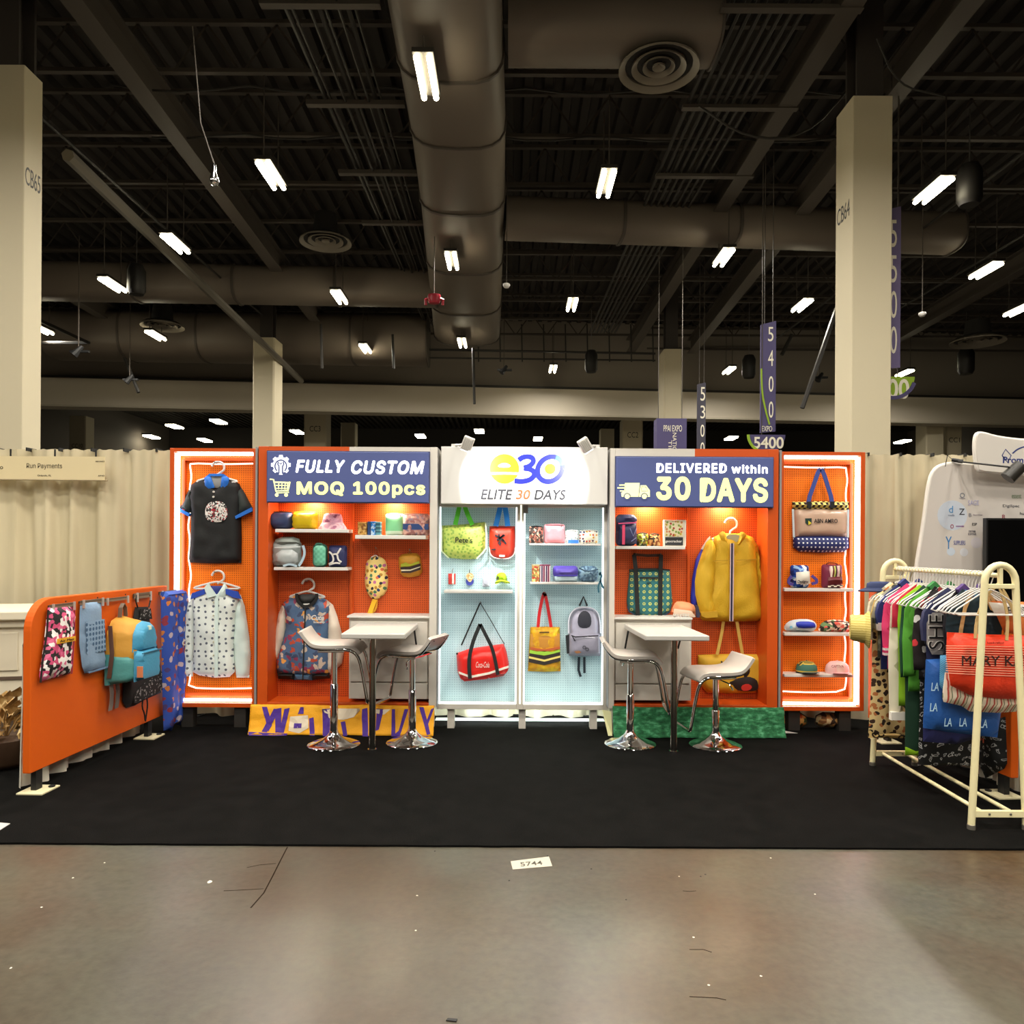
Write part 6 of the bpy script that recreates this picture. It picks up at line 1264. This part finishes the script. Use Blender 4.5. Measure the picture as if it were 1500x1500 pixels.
for Y in hang_y[1:]:
    c = h0.copy(); COL.objects.link(c); c.location = (rx(Y), Y, ZB-.09); c.rotation_euler = (0, 0, random.uniform(-.07, .07)); c['_w'] = (rx(Y), Y, ZB-.09)
    for ch in list(h0.children): d = ch.copy(); COL.objects.link(d); d.parent = c
ZN = ZB-.08
def gar(Y, label, cat, m, L, sl=0, sm=None, cuff=None, hem=None, w_=.2, name='shirt', flare=0.0, neck=True, coll=None, fold=.006):
    x = rx(Y); root = thing(name, label, cat, (x, Y, ZN-L)); q = lambda pts: [(x+a, ZN+b) for a, b in pts]
    yb = Y+.012
    build('body', MB().puff(q([(-.07, -.01), (-w_, -.115), (-w_-.01, -.25), (-w_-flare*.6, -L*.7), (-w_-flare, -L), (w_+flare, -L), (w_+flare*.6, -L*.7), (w_+.01, -.25), (w_, -.115), (.07, -.01), (0, -.06)]), yb, .024, res=.055, fold=fold, ff=34), m, root, smooth=True)
    if sl:
        for s in (-1, 1):
            pts = [(s*(w_-.02), -.1), (s*(w_+.03), -.16), (s*(w_+.045), -.12-sl*.5), (s*(w_+.035), -.12-sl), (s*(w_-.055), -.12-sl), (s*(w_-.05), -.3)]
            build('sleeve', MB().puff(q(pts), yb-.004, .03, res=.05), sm or m, root, smooth=True)
            if cuff:
                pts = [(s*(w_+.037), -.12-sl+.03), (s*(w_+.037), -.12-sl-.025), (s*(w_-.057), -.12-sl-.025), (s*(w_-.057), -.12-sl+.03)]
                build('cuff', MB().puff(q(pts), yb-.003, .034, res=.05), cuff, root, smooth=True)
    if hem: build('hem_band', MB().puff(q([(-w_-flare, -L+.05), (w_+flare, -L+.05), (w_+flare, -L-.005), (-w_-flare, -L-.005)]), yb-.002, .03, res=.05), hem, root, smooth=True)
    if coll: build('collar', MB().puff(q([(-.09, -.015), (-.05, .02), (0, -.03), (.05, .02), (.09, -.015), (.06, -.06), (0, -.075), (-.06, -.06)]), yb-.005, .035, res=.04), coll, root, smooth=True)
    return root
LEO = pat('ring', ['d8b878', '2a1a12'], 17, .42, .9, .8, warp=.03); LEO2 = pat('cdot', ['d9bd84', '2b1c14', '3a2416', 'b06a3a'], 24, .36, 1, .8, warp=.04)
gar(5.41, 'white and tan floral short sleeved shirt at the far end of the rack', 'shirt', pat('spk', ['c8bda4', '8a8470', 'd8d0bc', 'a09880', 'c8bda4'], 22, rough=.8), .58, .28, hem=mat('2c3564', .7), cuff=mat('b8ac94', .8))
gar(5.36, 'long leopard print dress hanging near the far end of the rack', 'dress', LEO2, 1.12, 0, flare=.045, name='dress', hem=LEO)
gar(5.32, 'grey green patterned short sleeved shirt before the leopard dress', 'shirt', pat('cdot', ['9a9684', '4a4a40', 'c8c4b0', '7a7660'], 20, .4, 1), .55, .22)
gar(5.27, 'navy polo shirt with pale striped sleeve ends on the rack', 'polo shirt', mat('1c2a66', .75), .62, .2, cuff=mat('cfc8c4', .7), coll=mat('24306c', .7), name='polo_shirt')
gar(5.17, 'hot pink top with white sleeve stripes on the rack', 'shirt', mat('d8386e', .7), .6, .36, cuff=pat('str', ['e8dede', 'd8386e'], 30, axis='Y'))
gar(5.07, 'cream sweatshirt with red shoulders and long sleeves on the rack', 'sweatshirt', mat('dcd3bb', .8), .72, .78, cuff=mat('ece6da', .8), name='sweatshirt'); rr = COL.objects[-1]
o = bpy.data.objects['sweatshirt']; x = rx(5.07)
for s in (-1, 1): build('shoulder_yoke', MB().puff([(x+s*a, ZN+b) for a, b in ((.07, -.005), (.18, -.09), (.236, -.15), (.238, -.3), (.14, -.29), (.1, -.12))], 5.045, .02, res=.05), mat('c2203c', .75), o, smooth=True)
gar(5.0, 'lime green sleeveless long vest on the rack', 'vest', mat('8cc01c', .75), .82, .0, name='vest', w_=.205)
gar(4.95, 'long dark green coat with a lime hem on the rack', 'coat', mat('143a26', .8), 1.13, .5, sm=mat('1a4a30', .8), hem=mat('9ad01c', .7), name='coat', w_=.185)
gar(4.88, 'leaf green long sleeved top on the rack', 'shirt', mat('4f9a2c', .8), .7, .48, coll=mat('2f7a3c', .8))
gar(4.81, 'black trousers with white scribble print reaching low on the rack', 'trousers', pat('ring', ['121212', 'a8a8a8'], 24, .26, 1, .8, warp=.09), 1.16, 0, w_=.15, flare=.02, name='trousers')
gar(4.75, 'black shirt with red and white flower print on the rack', 'shirt', pat('cdot', ['1c1416', 'c8343a', '7a2a2a', 'd8d4d0', '4a4a52', '1c1416', '1c1416'], 18, .36, 1, .8, warp=.04), .6, .42)
r = gar(4.66, 'navy jersey with big white outlined letters on the rack', 'jersey', mat('1a2046', .75), .62, .22, sm=mat('22284e', .75), name='jersey')
x = rx(4.66); vf2 = Fr((0, 0, 0), (0, 0, 1), (0, 1, 0), (-1, 0, 0))
q0, q1 = P(1360, 952, 4.62), P(1384, 900, 4.62)
build('letter_patch', MB().puff(smoothpoly([(q0.x-.005, q0.z-.03), (q1.x+.03, q0.z-.03), (q1.x+.03, q1.z+.01), (q0.x-.005, q1.z+.01)], 1), 4.632, .006, res=.05), mat('8e8a88', .8), r)
build('lettering', textmb('SHE', q0.z, -q1.x, q1.z, -q0.x, 4.625, bold=.03, fr=vf2), WPL, r); build('lettering', textmb('SHE', q0.z+.004, -q1.x+.004, q1.z-.004, -q0.x-.004, 4.622, bold=.0, fr=vf2), BLACK, r)
gar(4.55, 'black and purple jacket just behind the near hangers', 'jacket', pat('str', ['16141a', '5a3a7a', '1e1a22', '30243e'], 9, axis='X', pos=[0, .4, .5, .8]), .5, 0, coll=mat('4a2f70', .7), name='jacket', w_=.15)
gar(4.5, 'dark teal and black shirt behind the orange bag', 'shirt', mat('122a34', .8), .45, .0, w_=.16)
# blue cap on the far hanger and straw hat dangling by a cord
x, Y = rx(5.46), 5.455
root = thing('blue_hat', 'flat navy blue hat lying on the far end hangers of the rack', 'hat', (x-.13, Y, 1.3)); build('brim', MB().lathe([(.16, 0), (.165, .008), (.1, .03), (0, .035)], (x-.13, Y, 1.285), 24, sy=.3), mat('1d2950', .7), root, smooth=True); build('crown', MB().lathe([(.1, .028), (.095, .06), (.07, .072), (0, .075)], (x-.13, Y, 1.285), 24, sy=.3), mat('222f5a', .7), root, smooth=True)
c = P(1262, 921, 5.3); root = thing('straw_hat', 'yellow straw hat dangling by a cord at the far end of the rack', 'hat', tuple(c)); ST = pat('str', ['cdb96a', 'b8a250', 'd8c67c'], 60, axis='Y', rough=.8, bump=.3)
fr = Fr(c, (.35, .93, 0), (0, 0, 1), Vector((-.93, .35, .1)).normalized())
build('crown', MB().lathe([(.1, -.02), (.095, .05), (.085, .075), (.05, .07), (0, .062)], n=24, fr=fr), ST, root, smooth=True)
build('brim', MB().lathe([(.1, -.03), (.128, -.05), (.13, -.044), (.1, -.018)], n=28, fr=fr, caps=False), ST, root, smooth=True)
build('cord', MB().tube([c+Vector((.06, 0, .08)), c+Vector((.1, .02, .2)), (rx(5.34)-.21, 5.34, ZB-.22)], .004, 5), mat('b89a50', .7), root)
# bags on the near hangers
def bag(Y, pts, th, m, name, label, cat='bag', **kw):
    q = PP(Y, pts); root = thing(name, label, cat, (sum(p[0] for p in q)/len(q), Y, min(p[1] for p in q)))
    build('body', MB().puff(q, Y, th, res=.045, **kw), m, root, smooth=True); return root
def bstrap(root, Y, px, py, x2, m=None, wpx=5): 
    a = P(px, py, Y); build('strap', MB().strip(smoothline([(a.x, a.z), (a.x+(rx(Y)-a.x)*.25, ZN-.16), (rx(Y)+(a.x-rx(Y))*.25, ZN-.02)], 1), wpx*Y/FOC, Y-.01, .006), m or mat('c8a06a', .7), root)
r = bag(4.6, [(1356, 966), (1450, 962), (1466, 1040), (1460, 1080), (1400, 1074), (1352, 1066)], .05, mat('15509a', .6, bump=.2), 'towel_bag', 'royal blue bag with pale monogram marks low on the rack', wr=.01)
for px, py in ((1369, 1006), (1367, 1036), (1388, 1058), (1440, 1060), (1410, 1058)): text('LA', (px-5, py-6, px+6, py+6), 4.535, mat('a8cbe0', .6), r, shear=.15)
bstrap(r, 4.6, 1396, 970, 0, mat('15509a', .6)); bstrap(r, 4.6, 1440, 968, 0, mat('15509a', .6))
r = bag(4.63, [(1352, 1046), (1466, 1040), (1440, 1078), (1400, 1090), (1352, 1086)], .035, mat('10154a', .7), 'navy_bag', 'dark navy cloth bag hanging lowest under the royal blue bag', wr=.01); bstrap(r, 4.63, 1398, 1056, 0, mat('10154a', .7)); bstrap(r, 4.63, 1450, 1050, 0, mat('10154a', .7))
r = bag(4.53, [(1377, 960), (1440, 958), (1440, 1032), (1394, 1030), (1376, 1004)], .035, pat('chk', ['3f7fa8', '5a98bc'], 160, rough=.8), 'knit_bag', 'blue knitted bag peeking out left of the orange bag'); bstrap(r, 4.53, 1386, 964, 0, mat('3f7fa8', .7)); bstrap(r, 4.53, 1435, 962, 0, mat('3f7fa8', .7))
r = bag(4.49, [(1384, 985), (1380, 1020), (1382, 1028), (1408, 1034), (1420, 1042), (1462, 1044), (1488, 1042), (1494, 1000)], .05, pat('str', ['e8dcc8', 'b8483e', 'd8c8b0', '5a6a4a', 'e8dcc8'], 24, axis='X', pos=[0, .35, .55, .8, .9]), 'striped_bag', 'white red and green striped ruffled bag under the orange bag', fold=.012, ff=130); bstrap(r, 4.49, 1400, 990, 0); bstrap(r, 4.49, 1480, 990, 0)
Y = 4.43; ORB = mat('d8340c', .6, bump=.2)
r = bag(Y, [(1387, 926), (1440, 929), (1506, 931), (1506, 1000), (1502, 1024), (1460, 1023), (1420, 1018), (1392, 1004), (1386, 960)], .075, ORB, 'tote_bag', 'orange tote bag with thin white stripes and black lettering, nearest on the rack', wr=.006)
for k in range(13): st(r, 'printed_stripe', [(1385.5, 946+3.3*k), (1440, 946.5+3.5*k), (1506, 948+3.6*k)], 1.0, Y-.078, .003, mat('f0a58a', .6), 0)
text('MARY KAY', (1409, 961, 1512, 975), Y-.084, mat('281410', .6), r); text('handcrafted', (1446, 940, 1470, 943), Y-.082, mat('7a1c0a', .6), r)
CS = mat('cfb27a', .7)
for a in ([(1428, 935), (1430, 905), (1444, 872), (1462, 855)], [(1474, 938), (1476, 905), (1470, 878), (1462, 855)], [(1490, 936), (1486, 900), (1474, 872), (1462, 856)]): st(r, 'handle', a, 4, Y-.05, .007, CS, 2)
r = bag(4.47, [(1450, 880), (1506, 882), (1506, 935), (1470, 925)], .03, mat('d8783a', .7), 'orange_shirt', 'pale and orange cloth with a white printed band at the right of the rack', 'cloth'); pf(r, 'printed_band', [(1448, 882), (1506, 886), (1506, 904), (1456, 898)], 4.44, .012, mat('e4dfd8', .7)); text('EI  O', (1476, 889, 1502, 899), 4.427, mat('303030', .6), r)
bstrap(r, 4.47, 1462, 884, 0); 
# things hung on the right partition
def onR(pts, dx=0): return [(Yq-4.75, z) for Yq, z in SX(3.13+dx, pts)]
root = thing('cloth_bag', 'black bag with orange printed letters hung on the right partition', 'bag', tuple(frR(.25, 0, .5)))
build('body', MB().puff(onR([(1392, 1062), (1452, 1066), (1452, 1098), (1395, 1104)]), 0, .05, fr=frR, res=.05), mat('17100f', .7), root, smooth=True)
q = onR([(1447, 1082), (1400, 1073)]); build('lettering', textmb('Hummel', q[0][0], q[0][1], q[1][0], q[1][1]+.02, -.0, fr=Fr(frR(0, -.051, 0)+frR.ex*(q[0][0]+q[1][0]), -frR.ex, frR.ey, frR.ez)), mat('c8583a', .6), root)
root = thing('cloth_bag', 'black bag with white scribble print hung near the front end of the right partition', 'bag', tuple(frR(.1, 0, .4)))
build('body', MB().puff(onR([(1432, 1060), (1466, 1050), (1468, 1118), (1464, 1126), (1440, 1140), (1430, 1110)]), 0, .05, fr=frR, res=.05), pat('ring', ['131313', '9a9a9a'], 22, .22, 1, .8, warp=.08), root, smooth=True)
# ================================================================== things hung on the left partition
def onL(pts, dx=0): return [(Yq-4.72, z) for Yq, z in SX(-2.985+dx, pts)]
def zL(pts): return zoomed(0, 860, 6, pts)
WG = pat('str', ['6a5a48', '7c6a56', '5a4a3a'], 25, axis='Y')
def bar(px0, px1, py0, py1, label):
    q = onL([(px0, py0), (px1, py0), (px1, py1), (px0, py1)]); s0, s1 = q[0][0], q[1][0]; z0, z1 = (q[2][1]+q[3][1])/2, (q[0][1]+q[1][1])/2
    root = thing('hanging_bar', label, 'hanger', tuple(frL((s0+s1)/2, 0, z0)), None); build('bar', MB().box(s0, -.03, z0, s1, -.018, z1, frL), WG, root)
    for s in (s0+.02, s1-.02):
        build('clip', MB().box(s-.006, -.042, z0-.025, s+.006, -.03, z1+.005, frL), mat('d8d4cc', .3, .6), root); build('bracket', MB().box(s-.004, -.018, z0+.005, s+.004, 0, z1-.005, frL), DARKM, root)
    return root
bar(74, 108, 884, 890, 'wood grain clip bar holding the pink drawstring bag'); bar(116, 147, 878, 884, 'wood grain clip bar holding the grey blue towel')
bar(149, 181, 875, 880, 'wood grain clip bar above the mustard backpack'); bar(190, 212, 868, 876, 'wood grain clip bar holding the black tank top'); bar(225, 246, 865, 871, 'wood grain clip bar holding the blue printed trousers')
root = thing('drawstring_bag', 'pink, white and black printed drawstring bag on the left partition', 'bag', tuple(frL(.4, 0, .6)))
build('body', MB().puff(onL(zL([(432, 180), (640, 160), (640, 330), (620, 640), (615, 762), (480, 796), (372, 830), (362, 780), (400, 500)])), -.02, .04, fr=frL, res=.05, wr=.006), pat('spk', ['c84a74', 'e8e2de', '1e1a1c', 'd86a90', 'f0ece8', '2a2426', 'c84a74'], 46), root, smooth=True)
q = onL(zL([(455, 500), (605, 470), (605, 430), (460, 455)])); build('label_patch', MB().puff(q, -.061, .008, fr=frL, res=.05), mat('d8a020', .6), root); build('lettering', textmb('Air Max', q[0][0]+.02, (q[0][1]+q[1][1])/2+.008, q[1][0]-.02, (q[2][1]+q[3][1])/2-.008, -.07, fr=frL), mat('4a2a10', .6), root)
build('drawstring', MB().tube([frL(s, -.03, z) for s, z in onL(zL([(425, 200), (415, 400), (380, 640), (362, 840)]))], .006, 5), BLACK, root); build('drawstring', MB().tube([frL(s, -.03, z) for s, z in onL(zL([(642, 200), (640, 400), (628, 600), (618, 762)]))], .004, 5), mat('a03058', .7), root)
root = thing('towel', 'grey blue towel with a fading square print on the left partition', 'towel', tuple(frL(.6, 0, .6)))
build('body', MB().puff(onL(zL([(700, 130), (868, 118), (875, 400), (905, 705), (735, 758), (712, 700), (690, 500), (692, 250)])), -.02, .025, fr=frL, res=.05, fold=.006, ff=25), mat('7d97b2', .85, bump=.2), root, smooth=True)
q = onL(zL([(712, 300), (868, 280), (880, 560), (722, 590)]))
build('print', MB().puff(q, -.047, .004, fr=frL, res=.05), pat('dot', ['7d97b2', '3c5a78'], 28, .34, 0, .8), root); q = onL(zL([(735, 758), (728, 748), (898, 695), (905, 705)])); build('edge_seam', MB().puff(q, -.04, .012, fr=frL), mat('5a748e', .8), root)
# mustard and blue backpack standing out from the partition
root = thing('backpack', 'mustard and sky blue backpack hanging on the left partition', 'backpack', tuple(frL(.93, 0, .56)))
s0, s1 = .77, 1.1; MST = mat('c08a2c', .65, bump=.3, bscale=20); SKY = mat('3f8fb2', .6, bump=.2); TEAL = mat('4a8f8c', .6, bump=.25, bscale=30)
build('body', MB().puff([(s0, .58), (s0-.005, .8), (s0+.015, .95), (s0+.07, 1.03), (s0+.17, 1.06), (s1-.07, 1.03), (s1-.015, .94), (s1, .8), (s1, .58), (s0+.17, .56)], -.02, .2, fr=frL, res=.035, rd=.09, wr=.012, wf=14), MST, root, smooth=True)
build('lower_panel', MB().puff([(s0-.012, .565), (s0-.01, .79), (s1+.008, .79), (s1+.008, .565)], -.02, .207, fr=frL, res=.035, rd=.07, wr=.008), TEAL, root, smooth=True)
build('front_panel', MB().puff([(s0+.04, .8), (s0+.05, .93), (s0+.1, 1.0), (s0+.17, 1.02), (s1-.06, 1.0), (s1-.02, .92), (s1-.01, .8)], -.195, .06, fr=frL, res=.035, rd=.035), SKY, root, smooth=True)
build('front_pocket', MB().puff([(s0+.03, .585), (s0+.03, .81), (s1-.0, .81), (s1-.0, .585)], -.215, .06, fr=frL, res=.035, rd=.03), SKY, root, smooth=True)
build('zipper', MB().box(s0+.035, -.281, .79, s1-.01, -.273, .798, frL), mat('2a6480', .5), root); build('zip_pull', MB().box(s0+.028, -.28, .62, s0+.04, -.24, .7, frL), mat('c87a50', .6), root); build('sewn_label', MB().box(s0+.16, -.256, .955, s0+.2, -.244, .985, frL), mat('cfe0c8', .6), root)
build('haul_loop', MB().ribbon([frL(s0+.13, -.05, 1.05), frL(s0+.14, -.05, 1.12), frL(s0+.17, -.05, 1.15), frL(s0+.2, -.05, 1.12), frL(s0+.21, -.05, 1.05)], (.03, 0, 0), .006), mat('6a5a4c', .7), root)
for s in (s0+.06, s0+.14): build('shoulder_strap', MB().ribbon([frL(s, -.02, .62), frL(s-.01, -.04, .5), frL(s, -.03, .42), frL(s-.005, -.025, .37)], frL.ex*.04, .008), mat('7a7066', .7), root)
build('mesh_side_strap', MB().ribbon([frL(s0-.012, -.06, 1.0), frL(s0-.02, -.08, .8), frL(s0-.02, -.06, .62)], (.03, 0, 0), .006), mat('5a3a2c', .7), root)
root = thing('tank_top', 'black tank top with white lettering behind the mustard backpack', 'shirt', tuple(frL(1.1, 0, .5)))
SCR = pat('ring', ['0f0f0f', '9a9a9a'], 26, .2, 1, .8, warp=.1)
build('body', MB().puff(onL(zL([(1155, 175), (1258, 172), (1275, 300), (1320, 500), (1364, 720), (1365, 925), (1250, 980), (1150, 1040), (1080, 1060), (1050, 1000), (1060, 860), (1100, 500)])), -.012, .03, fr=frL, res=.045, wr=.006), mat('0f0f10', .8), root, smooth=True)
build('print', MB().puff(onL(zL([(1110, 940), (1200, 840), (1345, 740), (1350, 900), (1180, 990), (1110, 1020)])), -.046, .004, fr=frL, res=.05), SCR, root, smooth=True); build('print', MB().puff(onL(zL([(1165, 190), (1250, 185), (1262, 280), (1160, 280)])), -.043, .004, fr=frL, res=.05), SCR, root, smooth=True)
for a in ([(1160, 180), (1140, 110), (1150, 70)], [(1250, 178), (1265, 110), (1258, 65)], [(1200, 985), (1195, 1060), (1215, 1110), (1220, 1170)], [(1235, 980), (1240, 1040), (1232, 1110), (1222, 1180)]): build('cord', MB().tube([frL(s, -.03, z) for s, z in smoothline(onL(zL(a)), 1)], .006, 5), BLACK, root)
root = thing('trousers', 'royal blue trousers with bright cartoon style print at the far end of the left partition', 'trousers', tuple(frL(1.45, 0, .2)))
root['label'] = 'royal blue trousers with a bright scattered print at the far end of the left partition'
TRS = pat('cdot', ['2f4ea8', 'c87838', '2f4ea8', 'b8a8b0', '8a3040', '2f4ea8', '4a3a70'], 17, .36, 1, .75, warp=.05)
for a, zb_ in ((((222, 868), (243, 866), (243, 1040), (236, 1070), (226, 1070), (224, 1000)), 0), (((241, 866), (256, 864), (256, 960), (249, 1062), (239, 1060), (240, 960)), 0)):
    build('trouser_leg', MB().puff(onL(a, .0), -.045, .05, fr=frL, res=.045, fold=.006, ff=40), TRS, root, smooth=True)
build('waistband', MB().puff(onL([(222, 867), (256, 863), (256, 871), (223, 876)]), -.05, .055, fr=frL, res=.05), mat('2a56b0', .7), root); 
q = onL([(243, 946), (254, 935)]); build('lettering', textmb('CB', q[0][0], q[0][1], q[1][0], q[1][1], -.1, fr=frL, bold=.03), WPL, root)
# ================================================================== floor odds and ends, cables
FT = Fr((0, 0, 0), (1, 0, 0), (0, 0, 1), (0, 1, 0))
q = [FL(*p) for p in ((748, 1262), (804, 1255), (809, 1269), (751, 1274))]
root = thing('floor_label', 'white booth number label 5744 taped to the concrete', 'label', tuple(q[3])); build('sheet', MB().prism([(p.x, p.y) for p in q], .0006, .0016, FT), mat('b4ae9e', .6), root)
ex = (q[2]-q[3]).normalized(); ez = (q[0]-q[3]).normalized(); f2 = Fr(q[3]+Vector((0, 0, .0018)), ex, (0, 0, -1), ez); W_ = (q[2]-q[3]).length; H_ = (q[0]-q[3]).length
build('lettering', textmb('5744', W_*.22, H_*.25, W_*.78, H_*.75, 0, th=.0006, fr=f2, bold=.01), mat('4a463e', .7), root)
q = [FL(*p) for p in ((-40, 1205), (15, 1210), (-10, 1226), (-60, 1226))]; build('paper_sheet', MB().prism([(p.x, p.y) for p in q], CZ+.001, CZ+.004, FT), mat('b8b4b0', .6), label='white sheet corner on the carpet at the left edge of the photo', cat='paper')
def crumb(px, py, s, m, label, grp):
    c = FL(px, py); rnd = random.Random(px*7+py); pts = [(c.x+s*rnd.uniform(.5, 1)*math.cos(k*1.05), c.y+s*rnd.uniform(.5, 1)*math.sin(k*1.05)) for k in range(6)]
    mb = MB(); n = 6; mb.add([(x, y, .0005) for x, y in pts]+[(c.x, c.y, s*.5)], [(i, (i+1) % n, n) for i in range(n)]+[tuple(range(n-1, -1, -1))]); mb.fix = True
    build('paper_crumb', mb, m, kind='thing', label=label, cat='debris', group=grp)
WH = mat('e0dac8', .7)
crumb(307, 1292, .016, WH, 'largest white scrap on the concrete, front left', None)
for px, py in ((153, 1264), (107, 1286), (61, 1329), (16, 1418), (1194, 1310), (1129, 1257), (1016, 1373), (611, 1312), (609, 1363), (995, 1284), (1038, 1443), (1115, 1430)): crumb(px, py, .0065, WH, 'tiny white crumb on the bare concrete', 'white crumbs on the concrete')
for px, py in ((866, 1273), (746, 1290), (637, 1247), (917, 1318), (1026, 1284), (1033, 1281), (802, 1254)): crumb(px, py, .007, BLACK, 'tiny dark crumb on the bare concrete', 'dark crumbs on the concrete')
c = FL(662, 1496); build('debris', MB().prism([(c.x-.02, c.y), (c.x+.015, c.y-.006), (c.x+.018, c.y+.008), (c.x-.015, c.y+.012)], .0006, .004, FT), BLACK, label='black chip on the concrete at the bottom edge', cat='debris')
fl = bpy.data.objects['floor']; CRK = mat('241a12', .95, spec=.05)
for pts, w_ in (([(421, 1241), (410, 1262), (400, 1283), (386, 1308), (368, 1330)], .006), ([(386, 1302), (350, 1304), (328, 1305)], .003), ([(404, 1265), (380, 1267), (362, 1271)], .003), ([(1000, 1205+100), (1010, 1306), (1020, 1305)], .003), ([(1010, 1460), (1050, 1462), (1064, 1465)], .003), ([(1010, 1391), (1030, 1391), (1043, 1395)], .003)):
    q = [FL(*p) for p in pts]; build('crack', MB().strip([(p.x+.004*math.sin(i*3), p.y) for i, p in enumerate(q)], w_, -.0001, .0008, Fr((0, 0, 0), (1, 0, 0), (0, 0, -1), (0, 1, 0))), CRK, fl)
def cable(pts, label, r=.006, name='cable', m=BLACK):
    q = smoothline([tuple(FL(px, py, CZ+r)) for px, py in pts], 2); build(name, MB().tube(q, r, 6), m, smooth=True, label=label, cat='cable')
cable([(810, 1048), (818, 1044), (832, 1042), (846, 1044), (842, 1049), (826, 1050), (836, 1045), (856, 1043), (872, 1046), (864, 1050), (850, 1048), (858, 1044), (876, 1044), (884, 1046)], 'coiled black cable on the floor under the right bay of the centre stand')
cable([(640, 1043), (665, 1041), (700, 1042), (722, 1040), (752, 1041)], 'straight black cable along the floor under the left bay')
cable([(727, 1047), (756, 1047), (786, 1047)], 'short dark strip on the floor under the middle post', .008)
cable([(262, 1050), (270, 1056), (282, 1052), (276, 1046), (288, 1050), (300, 1046)], 'tangled black cable on the floor under the left wing')
